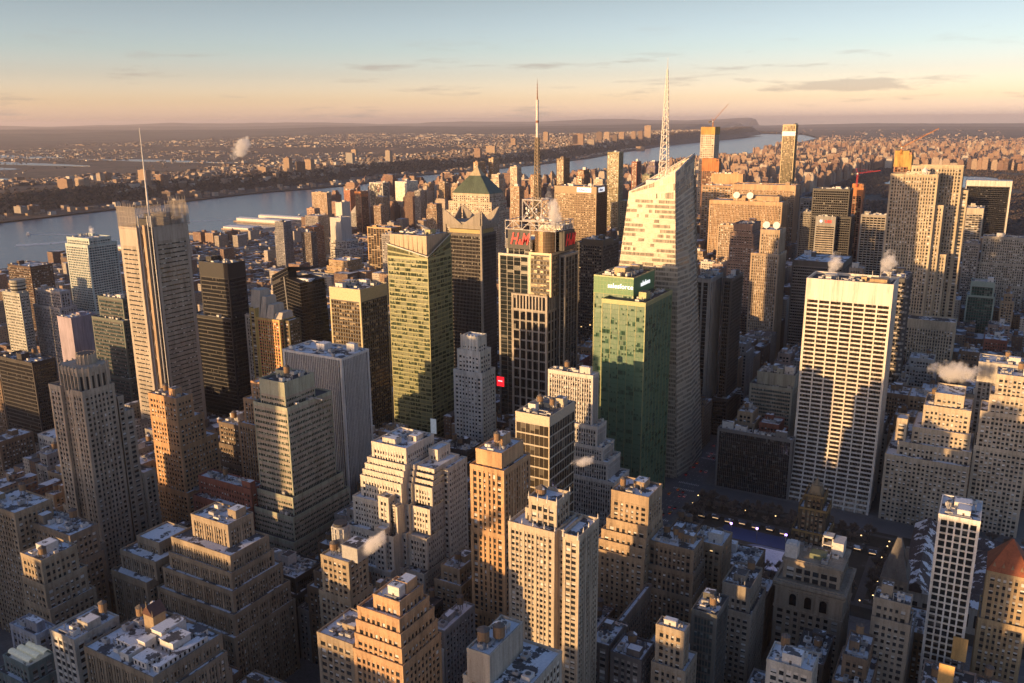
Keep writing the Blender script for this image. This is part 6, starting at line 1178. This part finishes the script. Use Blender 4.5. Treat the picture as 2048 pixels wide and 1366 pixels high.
# waterfront rows under the cliff
wr = MB(); B_ = []
for y in np.arange(700, 9500, 26.0):
    if ur.random() < .25: continue
    s = ur.choice([45, 75, 105, 150]); x = lerp(NJS, y)-s; h = ur.choice([9, 11, 13, 18]); B_.append((x-18, x, y, y+22, 0, drop(x, y)+h+1))
wr.boxes(B_, 0, np.array([.4+.6*ur.random() for _ in B_])); wr.build('waterfront_rows', NJW, kind='stuff')
# ---------------------------------------------------------------- unseen blocks south of the view, added to shade the lower streets
mb = MB(); sr = random.Random(3); B_ = []
for row, (ya, yb) in enumerate(((-62, -28), (-110, -70), (-180, -140))):
    x = -1300
    while x < 160:
        w = sr.choice([22, 28, 36, 44]); h = 78+36*sr.random()
        if -35 < x+w/2 < 60 and ya > -70: h = 60
        B_.append((x, x+w-1.5, ya, yb, 0, h)); x += w
B_ += [(-722, -663, -64, -26, 0, 208), (-647, -631, -64, -26, 0, 204), (-300, -240, -66, -26, 0, 172), (-568, -505, -64, -26, 0, 118), (-480, -426, -64, -26, 0, 112)]  # unseen slabs, placed and sized to shade particular towers
mb.boxes(B_, 0, np.array([sr.random() for _ in B_])); mb.build('southern_shade_blocks', FW, kind='stuff')

# ---------------------------------------------------------------- the park by the library
m, nt, b, N, L = mat('winter_lawn'); tc = N('ShaderNodeTexCoord'); n1 = noise(N, L, tc.outputs['Object'], .05, 6); L(ramp(N, L, n1, [(.35, (.045, .038, .03)), (.55, (.07, .06, .045)), (.64, (.10, .09, .075)), (.68, (.45, .46, .5))]), b.inputs['Base Color']); b.inputs['Roughness'].default_value = .95; LAWN = m
mb = MB(); mb.box(-203, 70, 552, 688, .15, .3); mb.build('park_ground', LAWN, kind='structure')
PATHM = wall((.11, .105, .1), .8, .15, 'gravel_path'); mb = MB()
for a in ((-196, -45, 566, 571), (-196, -45, 655, 660), (-192, -187, 571, 655), (-60, -54, 571, 655), (-196, -45, 679, 683)): mb.box(*a, .3, .34)
mb.build('path', PATHM, kind='structure')
def disc(cx, cy, a, b, z, n=48): return [(cx+a*math.cos(2*math.pi*i/n), cy+b*math.sin(2*math.pi*i/n)) for i in range(n)]
def rr(x0, x1, y0, y1, r, n=8):
    P = []
    for cx, cy, a0 in ((x1-r, y1-r, 0), (x0+r, y1-r, 90), (x0+r, y0+r, 180), (x1-r, y0+r, 270)):
        for i in range(n+1): a = math.radians(a0+90*i/n); P.append((cx+r*math.cos(a), cy+r*math.sin(a)))
    return P
t = thing('ice_rink', 'pale oval ice rink in the dark park', 'ice rink', (-122, 602, 0)); mb = MB(); mb.prism(rr(-148, -92, 585, 618, 14), .3, .5); mb.build('ice', plain((.78, .74, .84), .35, name='rink_ice'), t, (-122, 602, 0))
mb = MB(); P = rr(-148.6, -91.4, 584.4, 618.6, 14.6)
for p, q in zip(P, P[1:]+P[:1]): mb.tube((p[0], p[1], .9), (q[0], q[1], .9), .6, 4)
mb.build('barrier', plain((.3, .3, .4), .5), t, (-122, 602, 0))
mb = MB(); mb.box(-170, -88, 622, 642, .3, .36); mb.build('rink_deck', plain((.03, .055, .16), .7, name='blue_decking'), kind='structure')
LAMPV = plain((.5, .3, 1.0), .5, emit=2.5, name='violet_lamp'); LAMPW = plain((1.0, .62, .25), .5, emit=2.5, name='warm_lamp')
ld = bpy.data.lights.new('rink_lamp_light', 'POINT'); ld.energy = 380; ld.color = (.88, .82, 1.0); ld.shadow_soft_size = .8
for i, (x, y) in enumerate(((-160, 624), (-140, 625), (-118, 625), (-96, 622), (-140, 583), (-104, 583))):
    t = thing('light_pole', 'violet light pole number %s from the left behind the rink' % ['one', 'two', 'three', 'four'][i] if i < 4 else 'violet light pole on the %s near side of the rink' % ['left', 'right'][i-4], 'lamp', (x, y, 0), group='light poles round the rink')
    mb = MB(); mb.cyl(x, y, .22, .15, .3, 11, 8); mb.build('pole', STEEL, t, (x, y, 0)); mb = MB(); mb.box(x-.8, x+.8, y-.5, y+.5, 11, 12.2); mb.build('lamp_head', LAMPV, t, (x, y, 0))
    l = bpy.data.objects.new('lamp_light', ld); C.collection.objects.link(l); l.parent = t; l.location = (0, -1.5 if y > 600 else 1.5, 10.5)
kg = 'holiday kiosks in the park'
k0 = None
for i, (x, y) in enumerate([(-190+11*k, 646+2*(k % 2)) for k in range(13)]+[(-185+10*k, 575) for k in range(12)]+[(-172+9*k, 618+4) for k in range(0)]):
    if k0 is None:
        k0 = thing('kiosk', 'snow roofed kiosk in the rows beside the rink', 'kiosk', (x, y, 0), group=kg); mb = MB(); mb.box(x-3, x+3, y-2, y+2, .3, 3.2); mb.build('booth', glass((.05, .05, .05), (.4, .35, .3)), k0, (x, y, 0))
        mb = MB(); mb.prism([(x-3.4, y-2.4), (x+3.4, y-2.4), (x+3.4, y+2.4), (x-3.4, y+2.4)], 3.2, 4.6, 0, top=[(x-3.2, y-.3), (x+3.2, y-.3), (x+3.2, y+.3), (x-3.2, y+.3)]); mb.build('roof', roofm((.10, .10, .12), .3), k0, (x, y, 0))
        mb = MB(); mb.box(x-2.4, x+2.4, y-2.15, y-2.02, 2.2, 2.7); mb.build('sign_light', plain((.8, .5, .25), .5, emit=.8, name='kiosk_light'), k0, (x, y, 0))
    else: dup(k0, (x, y, 0))
# street and park lamps
sl = None
lp = [(-203, 560+14*k) for k in range(9)]+[(-241+0*k, 480+30*k) for k in range(12)]+[(-180+22*k, 664) for k in range(7)]+[(-175+24*k, 562) for k in range(6)]+[(-50+0*k, 575+20*k) for k in range(5)]+[(78, 470+30*k) for k in range(4)]+[(-20+4*k, 545) for k in range(4)]
for i, (x, y) in enumerate(lp):
    if sl is None:
        sl = thing('street_lamp', 'small warm street lamp along the avenue or park path', 'street lamp', (x, y, 0), group='street lamps round the park'); mb = MB(); mb.cyl(x, y, .12, .08, .2, 6, 6); mb.tube((x, y, 6), (x+1.4, y, 6.4), .07, 4); mb.build('post', STEEL, sl, (x, y, 0)); mb = MB(); mb.box(x+1.1, x+1.9, y-.3, y+.3, 6.1, 6.5); mb.build('lantern', LAMPW, sl, (x, y, 0))
    else: dup(sl, (x, y, 0), rng.random()*6)
# bare trees
def bare(seed, h=15):
    R = random.Random(seed); mb = MB(); tw_ = []
    def grow(p, d, l, r, k):
        q = p+d*l; mb.tube(p, q, r, 5 if k < 2 else 3, 0, r*.65)
        if k >= 4:
            for _ in range(13):
                e = q-d*l*R.random(); f = (d+Vector((R.uniform(-1, 1), R.uniform(-1, 1), R.uniform(-.3, .9)))*.9).normalized()*R.uniform(.8, 2.0); s_ = f.cross(Vector((R.uniform(-1, 1), R.uniform(-1, 1), R.uniform(-1, 1)))).normalized()*.13
                tw_.append((e-s_, e+s_, e+f))
            return
        for _ in range(3 if k else 4):
            n = (d*1.2+Vector((R.uniform(-1, 1), R.uniform(-1, 1), R.uniform(-.2, .8)))*.85).normalized(); grow(q if k == 0 or R.random() < .6 else p+d*l*.7, n, l*R.uniform(.62, .85), r*.6, k+1)
    grow(Vector((0, 0, 0)), Vector((0, 0, 1)), h*.26, .38, 0)
    m2 = MB(); V_ = [tuple(v) for t in tw_ for v in t]; m2.mesh(V_, [(3*i, 3*i+1, 3*i+2) for i in range(len(tw_))]); return mb, m2
BARK = wall((.10, .085, .07), .9, .3, 'bark'); TWIG = wall((.26, .20, .155), .9, .3, 'twigs')
protos = []
for k in range(4):
    t = thing('bare_tree', 'bare winter plane tree in the park rows', 'tree', (0, 0, 0), group='bare trees in the library park'); a, b_ = bare(k, 15+k); a.build('trunk', BARK, t); b_.build('crown', TWIG, t); protos.append(t)
tr = random.Random(4); spots = [(-198+9.5*i, y) for y in (672, 664, 651.5) for i in range(15)]+[(-198+9.5*i, y) for y in (556, 562, 573.5) for i in range(15)]+[(x, 578+9*i) for x in (-199, -190, -52, -44) for i in range(8)]+[(-30+12*i, 700-2) for i in range(9)]+[(76, 560+14*i) for i in range(10)]
used0 = set()
for x, y in spots:
    k = tr.randrange(4); x += tr.uniform(-1.5, 1.5); y += tr.uniform(-1.2, 1.2); s_ = tr.uniform(.75, 1.15)
    if k not in used0: used0.add(k); protos[k].location = (x, y, .3); protos[k].scale = (s_,)*3
    else: dup(protos[k], (x, y, .3), tr.random()*6.28, s_)
# library
o_ = (15, 620, 0); t = thing('library', 'long low marble library with dark pitched roofs streaked with snow', 'library', o_); LM = wall((.42, .40, .37)); mb = MB()
mb.box(-32, -14, 566, 672, 0, 21); mb.box(-14, 66, 566, 584, 0, 19); mb.box(-14, 66, 654, 672, 0, 19); mb.box(48, 66, 584, 654, 0, 19); mb.box(10, 30, 584, 654, 0, 17); mb.build('wall', LM, t, o_)
def gable(mb, x0, x1, y0, y1, z, h, ax):
    if ax == 'y': xm = (x0+x1)/2; mb.mesh([(x0, y0, z), (x1, y0, z), (xm, y0, z+h), (x0, y1, z), (x1, y1, z), (xm, y1, z+h)], [(0, 1, 2), (3, 5, 4), (0, 2, 5, 3), (1, 4, 5, 2)])
    else: ym = (y0+y1)/2; mb.mesh([(x0, y0, z), (x0, y1, z), (x0, ym, z+h), (x1, y0, z), (x1, y1, z), (x1, ym, z+h)], [(0, 2, 1), (3, 4, 5), (0, 3, 5, 2), (1, 2, 5, 4)])
mb = MB(); gable(mb, -33, -13, 565, 673, 21, 7, 'y'); gable(mb, -13, 67, 565, 585, 19, 5, 'x'); gable(mb, -13, 67, 653, 673, 19, 5, 'x'); gable(mb, 47, 67, 585, 653, 19, 5, 'y'); gable(mb, 9, 31, 585, 653, 17, 5, 'y'); mb.build('roof', roofm((.07, .055, .055), .42, 'library_roof'), t, o_)
w = MB(); w.quads([[(-30+6*k, 565.9, 5), (-27+6*k, 565.9, 5), (-27+6*k, 565.9, 14), (-30+6*k, 565.9, 14)] for k in range(16)]+[[(-32.1, 572+6*k, 4), (-32.1, 575+6*k, 4), (-32.1, 575+6*k, 16), (-32.1, 572+6*k, 16)] for k in range(16)]); w.build('window', GD, t, o_)
mb = MB(); mb.box(-8, 60, 588, 650, 0, 2) ; mb.build('courtyard', SNOW, t, o_)
FOOT.append((-33, 67, 565, 673, 25))
# freestanding sign frames; orange sunlight is painted into the panel colour
for i, (x, y, z, h) in enumerate(((5, 447, 48, 16), (0.5, 419, 50, 14))):
    t = thing('billboard', 'back of %s rooftop billboard catching orange sun' % ['the upper', 'the lower'][i], 'billboard', (x, y, z)); mb = MB(); mb.box(x-3.4, x+3.4, y, y+.5, z+3, z+h); mb.build('panel', wall((.62, .38, .14), .6), t, (x, y, z))
    mb = MB(); [mb.tube((x+a, y+.8, 40), (x+a, y+.8, z+h), .2, 4) for a in (-2.6, 0, 2.6)]; mb.box(x-5.5, x+4.5, y-1, y, z+1.8, z+2.1); mb.build('frame', STEEL, t, (x, y, z))
# ---------------------------------------------------------------- traffic
def car(label, col, taxi=False):
    t = thing('parked_car' if False else 'car', label, 'car', (0, 0, 0), group='cars on the avenues'); P_ = plain(col, .3, .2, name='car_paint')
    prof = [(-2.3, .35), (2.3, .35), (2.35, .8), (1.5, .95), (-1.9, 1.0), (-2.3, .85)]; mb = MB(); V_ = [(-.9, a, z_) for a, z_ in prof]+[(.9, a, z_) for a, z_ in prof]; n = 6
    mb.mesh(V_, [tuple(range(n)), tuple(range(2*n-1, n-1, -1))]+[(i, n+i, n+(i+1) % n, (i+1) % n) for i in range(n)]); mb.build('body', P_, t)
    mb = MB(); mb.prism([(-.82, -1.7), (.82, -1.7), (.82, 1.1), (-.82, 1.1)], .95, 1.45, 0, top=[(-.66, -1.2), (.66, -1.2), (.66, .4), (-.66, .4)], mt=1); mb.build('cabin', [GBK, P_], t)
    for a in (-.85, .85):
        for b_ in (-1.4, 1.4): mb = MB(); mb.tube((a-.12, b_, .34), (a+.12, b_, .34), .34, 8); mb.build('wheel', BLACK, t)
    for a in (-.6, .6): mb = MB(); mb.box(a-.15, a+.15, 2.3, 2.42, .6, .75); mb.build('headlight', plain((1, .9, .7), .3, emit=2.0, name='headlamp'), t); mb = MB(); mb.box(a-.15, a+.15, -2.42, -2.28, .65, .8); mb.build('tail_light', plain((1, .03, .02), .3, emit=.8, name='tail_lamp'), t)
    return t
cars = [car('dark car in the avenue traffic', (.03, .03, .035)), car('yellow taxi in the avenue traffic', (.55, .30, .03)), car('white car in the avenue traffic', (.55, .55, .55)), car('silver car in the avenue traffic', (.25, .25, .27))]
cr = random.Random(8); first = [True]*4
for ln, (ax, ys_) in enumerate([(-222+o, range(300, 1000, 17)) for o in (-8, -3.5, 1.5, 6)]+[(89+o, range(380, 620, 16)) for o in (-5, 0, 5)]+[(-496+o, range(300, 700, 24)) for o in (-4, 4)]):
    for y in ys_:
        if cr.random() < .52: continue
        k = cr.choice([0, 0, 0, 1, 1, 2, 3]); p = (ax+cr.uniform(-.5, .5), y+cr.uniform(-5, 5), .02); rz = 0 if ax < 0 else math.pi
        if not vis(*p, 0): continue
        if first[k]: first[k] = False; cars[k].location = p; cars[k].rotation_euler = (0, 0, rz)
        else: dup(cars[k], p, rz)
# ---------------------------------------------------------------- river life
def boat(label, x, y, l, rz, cat='ferry', h=1.0):
    z = -3+drop(x, y); t = thing('ferry', label, cat, (x, y, z), rz); w = l*.24
    mb = MB(); P = [(-w/2, -l/2), (w/2, -l/2), (w/2, l*.25), (0, l/2), (-w/2, l*.25)]; mb.prism([(a*.8, b_) for a, b_ in P], -.5, 2.6*h, 0, top=P); mb.build('hull', WHITEM, t)
    mb = MB(); mb.box(-w*.4, w*.4, -l*.4, l*.2, 2.6*h, 5.4*h); mb.build('cabin', [WHITEM], t); mb = MB(); mb.box(-w*.3, w*.3, -l*.1, l*.12, 5.4*h, 7.8*h); mb.build('wheelhouse', WHS, t)
    w_ = MB(); w_.box(-w*.41, w*.41, -l*.38, l*.17, 3.6*h, 4.5*h); w_.build('window', GBK, t); return t
from math import radians
boat('small white ferry with curving wake at the far left', -2560, 1530, 34, radians(60)); boat('small workboat with wake near the piers', -2180, 2290, 26, radians(20), 'boat')
boat('large white moored ship behind the teal apartment tower', -1985, 1480, 90, radians(75), 'ship', 2.0)
def wake(name, pts, w0, w1):
    mb = MB(); Q = []
    for (a, b_), (c, d), i in zip(pts, pts[1:], range(99)):
        n = Vector((d-b_, a-c, 0)).normalized(); wa = w0+(w1-w0)*i/len(pts); wb = w0+(w1-w0)*(i+1)/len(pts); za = -2.7+drop(a, b_)
        Q.append([(a-n.x*wa, b_-n.y*wa, za), (a+n.x*wa, b_+n.y*wa, za), (c+n.x*wb, d+n.y*wb, za), (c-n.x*wb, d-n.y*wb, za)])
    mb.quads(Q); return mb.build(name, wall((.55, .57, .6), .35, .3, 'foam'), kind='structure')
wake('wake', [(-2560, 1530), (-2500, 1570), (-2440, 1590), (-2370, 1590), (-2310, 1560), (-2290, 1510), (-2310, 1440), (-2360, 1370)], 5, 26)
wake('wake', [(-2180, 2290), (-2230, 2230), (-2300, 2130), (-2390, 2010), (-2480, 1890)], 4, 14)
PM = wall((.34, .27, .2), .8, .2, 'pier_deck')
for i, (x, y, l, w, sh) in enumerate([(-2010, 1760, 260, 26, 0), (-2010, 2060, 250, 40, 9), (-2020, 2160, 240, 30, 9), (-2010, 1890, 120, 60, 5), (-1990, 1440, 150, 24, 6), (-2040, 2480, 230, 30, 0), (-2150, 2700, 200, 26, 8), (-1995, 1620, 100, 40, 5)]):
    z = drop(x, y); t = thing('pier', ['bare timber pier reaching into the river', 'pier with long white shed roof', 'second white roofed pier shed behind it', 'wide snowy pier deck by the waterfront park', 'pier behind the teal apartment tower', 'thin pier north of the sheds', 'pier with shed near the riverside towers', 'short snowy pier left of the bare one'][i], 'pier', (x, y, z))
    mb = MB(); mb.box(-l, 0, 0, w, -4, 1.2); mb.build('deck', PM, t)
    if sh: mb = MB(); mb.box(-l*.95, -6, 2, w-2, 1.2, 1.2+sh); mb.build('shed', WHITEM, t); mb = MB(); gable(mb, -l*.96, -5, 1, w-1, 1.2+sh, 2.5, 'x'); mb.build('roof', roofm((.5, .48, .45), .9), t)
# ---------------------------------------------------------------- far bank towers
def fart(x0, x1, yt, X, H, lab, depth=26):
    d = _fw+((x0+x1)/2-1024)/FOC*_r-(yt-683)/FOC*_u; tt = X/d[0]; Y = d[1]*tt; z1 = ZC+d[2]*tt; sc_ = tt/FOC*1.0; w = (x1-x0)*np.linalg.norm((d[0], d[1]))*tt/FOC/1.15
    t = MB(); t.box(X-w/2, X+w/2, Y, Y+depth, z1-H, z1, 0, rng.random()*.7); t.box(X-w/5, X+w/5, Y+4, Y+14, z1, z1+4, 0, .3)
    o = t.build('apartment_block', FW, None, (X, Y, z1-H)); o['label'] = lab; o['category'] = 'apartment block'; o['group'] = 'apartment towers across the river'
for a in [(107, 139, 358, -3480, 62, 'left one of two brown slabs on the far bank'), (143, 173, 356, -3480, 62, 'right one of two brown slabs on the far bank'), (189, 202, 347, -3700, 34, 'small orange block right of the two brown slabs'), (204, 215, 345, -3700, 34, 'smaller orange block beside it above the far bank'), (270, 295, 340, -3430, 70, 'tan slab tower behind the thin mast on the far bank'), (306, 331, 350, -3430, 55, 'shorter tan slab right of the mast on the far bank'),
    (512, 535, 334, -3450, 68, 'tan tower alone on the far cliff'), (563, 580, 316, -3420, 100, 'left one of three tall towers on the far cliff'), (588, 606, 323, -3400, 96, 'middle one of three tall towers on the far cliff'), (605, 624, 319, -3440, 100, 'right one of three tall towers on the far cliff'), (688, 707, 306, -3700, 75, 'squat tan tower on the far ridge'), (768, 781, 301, -3650, 78, 'slim tan tower on the far ridge'), (700, 713, 299, -4100, 40, 'faint dark tower behind the squat one'),
    (946, 962, 297, -3450, 64, 'dark tower on the far ridge left of the mast'), (969, 992, 292, -3600, 52, 'pale slab on the far ridge left of the mast'), (1085, 1097, 264, -4100, 90, 'pale tower on the far ridge right of the mast'), (1144, 1169, 268, -3900, 150, 'wide dark slab on the northern ridge'), (1173, 1190, 279, -3900, 80, 'lower slab right of the wide dark one'), (1192, 1205, 264, -4300, 90, 'first pale block of the northern cluster'), (1207, 1220, 264, -4350, 80, 'second pale block of the northern cluster'),
    (1224, 1235, 270, -4100, 90, 'third block of the northern cluster'), (1237, 1249, 264, -4200, 120, 'fourth block of the northern cluster'), (1262, 1272, 263, -4200, 120, 'fifth block of the northern cluster'), (1276, 1286, 262, -4200, 120, 'sixth block of the northern cluster'), (1288, 1303, 251, -4300, 260, 'tallest tower of the northern cluster'), (1020, 1032, 277, -4200, 60, 'small pale block on the far ridge behind the mast'), (1270, 1290, 293, -3620, 60, 'block below the northern cluster by the water'), (22, 45, 413, -3080, 24, 'left terrace block on the far waterfront'), (50, 70, 411, -3080, 24, 'second terrace block on the far waterfront'), (318, 345, 383, -3180, 40, 'glass block on the far waterfront beside the mast tower'), (350, 372, 382, -3180, 38, 'second glass block on the far waterfront'), (374, 396, 382, -3180, 38, 'third glass block on the far waterfront')]:
    fart(*a)
# woods: cliff face, central park
def clumps(name, pts, m, s0, s1, seed=1):
    R = np.random.RandomState(seed); P = np.array(pts); k = len(P)
    base = np.array([(1, 0, .3), (.3, .95, .2), (-.8, .6, .35), (-.8, -.6, .25), (.3, -.95, .3), (.1, .1, 1.0)]); F = [(0, 1, 5), (1, 2, 5), (2, 3, 5), (3, 4, 5), (4, 0, 5)]
    S_ = s0+(s1-s0)*R.rand(k); V_ = P[:, None, :]+(base[None]+R.uniform(-.3, .3, (k, 6, 3)))*S_[:, None, None]
    F_ = (np.arange(k)*6)[:, None, None]+np.array(F)[None]; mb = MB(); mb.v.append(V_.reshape(-1, 3)); mb.F.append((F_.reshape(-1, 3), 0, np.repeat(R.rand(k), 5))); mb.n = 6*k
    return mb.build(name, m, kind='stuff')
m, nt, b, N, L = mat('winter_wood'); a_ = N('ShaderNodeAttribute'); a_.attribute_name = 'rnd'; tc = N('ShaderNodeTexCoord'); n1 = noise(N, L, tc.outputs['Object'], .12, 4, .8)
L(mixc(N, L, 1, ramp(N, L, a_.outputs['Fac'], [(0, (.035, .028, .024)), (.6, (.085, .06, .045)), (.9, (.13, .085, .06)), (1, (.04, .05, .035))]), ramp(N, L, n1, [(.35, (.5,)*3), (.6, (1.3,)*3)]), 'MULTIPLY'), b.inputs['Base Color']); b.inputs['Roughness'].default_value = 1; WOOD = m
wr_ = random.Random(2); pts = []
for i in range(16000):
    y = 200+18500*wr_.random()**1.3; s = 235+190*wr_.random() if y < 12000 else 60+500*wr_.random(); x = lerp(NJS, y)-s
    if vis(x, y, 60, 5): pts.append((x, y, njz(x, y)))
clumps('cliff_woods', pts, WOOD, 7, 15)
pts = []
for i in range(17000):
    x, y = wr_.uniform(PX0, PX1), PY0+(PY1-PY0)*wr_.random()
    q = hN(x, y, 260, 2)
    if q > .75 or (2950 < y < 3200 and x < -350) or (4600 < y < 5500 and -560 < x < -60) : continue
    if vis(x, y, 10, 5): pts.append((x, y, drop(x, y)+3))
clumps('park_woods', pts, WOOD, 5, 9, 3)
mb = MB(); mb.box(PX0-5, PX1+5, PY0, PY1, -2.2, .4); mb.build('meadow', LAWN, kind='structure')
mb = MB(); mb.prism(rr(-560, -60, 4600, 5500, 200), -2, .8+drop(300, 5000)+2); mb.build('reservoir', WATER, kind='structure')
pts = []
for i in range(9000):
    y = 600+14000*wr_.random(); s = 400+9000*wr_.random()**1.4; x = lerp(NJS, y)-s
    if hN(x, y, 500, 4) < -.35 and vis(x, y, 60, 5): pts.append((x, y, njz(x, y)))
clumps('plain_woods', pts, WOOD, 7, 13, 5)
# meadowland channels on the plain
mb = MB(); wm_ = random.Random(6)
for (x, y, l, w) in [(-6050, 2900, 900, 190), (-6900, 3500, 700, 300), (-7600, 4300, 1200, 160), (-6500, 5100, 900, 110), (-8200, 2600, 1500, 240), (-9200, 5200, 1300, 200)]:
    P = [(x+l*math.cos(t)*(1+.25*math.sin(3*t+x)), y+w*math.sin(t)*(1+.3*math.sin(2*t+y))) for t in np.linspace(0, 6.28, 26)[:-1]]; zt = max(njz(*p) for p in P)+1.5; mb.prism(P, zt-12, zt)
mb.build('marsh_water', WATER, kind='structure')
# ---------------------------------------------------------------- steam
def steam(label, c, r, lean=(0, 0), dens=.12, col=(.99, .985, .98)):
    m = bpy.data.materials.new('steam'); m.use_nodes = True; nt = m.node_tree; N = nt.nodes.new; L = nt.links.new
    for n in list(nt.nodes):
        if n.type == 'BSDF_PRINCIPLED': nt.nodes.remove(n)
    v = N('ShaderNodeVolumePrincipled'); v.inputs['Color'].default_value = col+(1,); tc = N('ShaderNodeTexCoord')
    mp = N('ShaderNodeMapping'); mp.vector_type = 'TEXTURE'; L(tc.outputs['Object'], mp.inputs[0]); mp.inputs['Scale'].default_value = tuple(r)
    ln = N('ShaderNodeVectorMath'); ln.operation = 'LENGTH'; L(mp.outputs[0], ln.inputs[0])
    nz = noise(N, L, tc.outputs['Object'], 2.6/max(r), 5, .65)
    a = N('ShaderNodeMath'); a.operation = 'SUBTRACT'; L(nz, a.inputs[0]); s = N('ShaderNodeMath'); s.operation = 'MULTIPLY_ADD'; L(ln.outputs['Value'], s.inputs[0]); s.inputs[1].default_value = .36; s.inputs[2].default_value = .2; L(s.outputs[0], a.inputs[1])
    b = N('ShaderNodeMath'); b.operation = 'MULTIPLY'; b.use_clamp = False; L(a.outputs[0], b.inputs[0]); b.inputs[1].default_value = dens*8; mx = N('ShaderNodeMath'); mx.operation = 'MAXIMUM'; L(b.outputs[0], mx.inputs[0]); mx.inputs[1].default_value = 0
    L(mx.outputs[0], v.inputs['Density']); L(v.outputs[0], nt.nodes['Material Output'].inputs['Volume'])
    mb = MB(); n = 10
    for i in range(n):
        p, q = -math.pi/2+math.pi*i/n, -math.pi/2+math.pi*(i+1)/n; e = [(math.cos(t), math.sin(t)) for t in np.linspace(0, 2*math.pi, 17)[:-1]]
        V_ = [(r[0]*math.cos(p)*a+lean[0]*math.sin(p)*r[2]*0, r[1]*math.cos(p)*b_, r[2]*math.sin(p)) for a, b_ in e]+[(r[0]*math.cos(q)*a, r[1]*math.cos(q)*b_, r[2]*math.sin(q)) for a, b_ in e]
        mb.mesh(V_, [(j, (j+1) % 16, 16+(j+1) % 16, 16+j) for j in range(16)])
    o = mb.build('steam_plume', m, None, (0, 0, 0)); o.location = c; o.rotation_euler = (0, math.radians(lean[0]), 0); bmesh_merge(o.data)
    o['label'] = label; o['category'] = 'steam'; return o
def bmesh_merge(me):
    import bmesh
    b = bmesh.new(); b.from_mesh(me); bmesh.ops.remove_doubles(b, verts=b.verts, dist=1e-4); bmesh.ops.recalc_face_normals(b, faces=b.faces); b.to_mesh(me); b.free()
steam('pinkish steam drifting right above the turret block', (-268, 318, 106), (16, 5, 4.5), (-38, 0), .25)
steam('steam rising from the cooling tower on the gridded slab', (-120, 752, 203), (7, 5, 11), (8, 0), .2)
steam('white steam puff behind the gridded slab', (-95, 905, 184), (9, 7, 14), (12, 0), .2)
steam('large steam cloud over the stepped limestone block', (-22, 775, 116), (22, 10, 11), (0, 0), .15)
steam('steam column beside the truss cube of the twin sign tower', (-358, 702, 240), (8, 6, 20), (-14, 0), .25)
steam('huge distant steam cloud over the far plain', (-5700, 5350, 110), (150, 90, 62), (-38, 0), .02)
steam('thin wisp on the teal apartment tower roof', (-1016, 690, 188), (4, 4, 6), (0, 0), .25)
steam('small steam wisp above the pale ribbed tower', (-172, 372, 152), (8, 4, 3), (-20, 0), .2)
# ---------------------------------------------------------------- air
def haze():
    m = bpy.data.materials.new('haze_air'); m.use_nodes = True; nt = m.node_tree
    for n in list(nt.nodes):
        if n.type == 'BSDF_PRINCIPLED': nt.nodes.remove(n)
    v = nt.nodes.new('ShaderNodeVolumePrincipled'); v.inputs['Color'].default_value = HZC; v.inputs['Density'].default_value = HZD; v.inputs['Anisotropy'].default_value = .2
    nt.links.new(v.outputs[0], nt.nodes['Material Output'].inputs['Volume'])
    mb = MB(); mb.box(-82000, 60000, -25000, 66000, -700, 480); mb.build('haze', m, kind='stuff')
HZC = (.84, .80, .86, 1); HZD = 2.2e-5
haze()
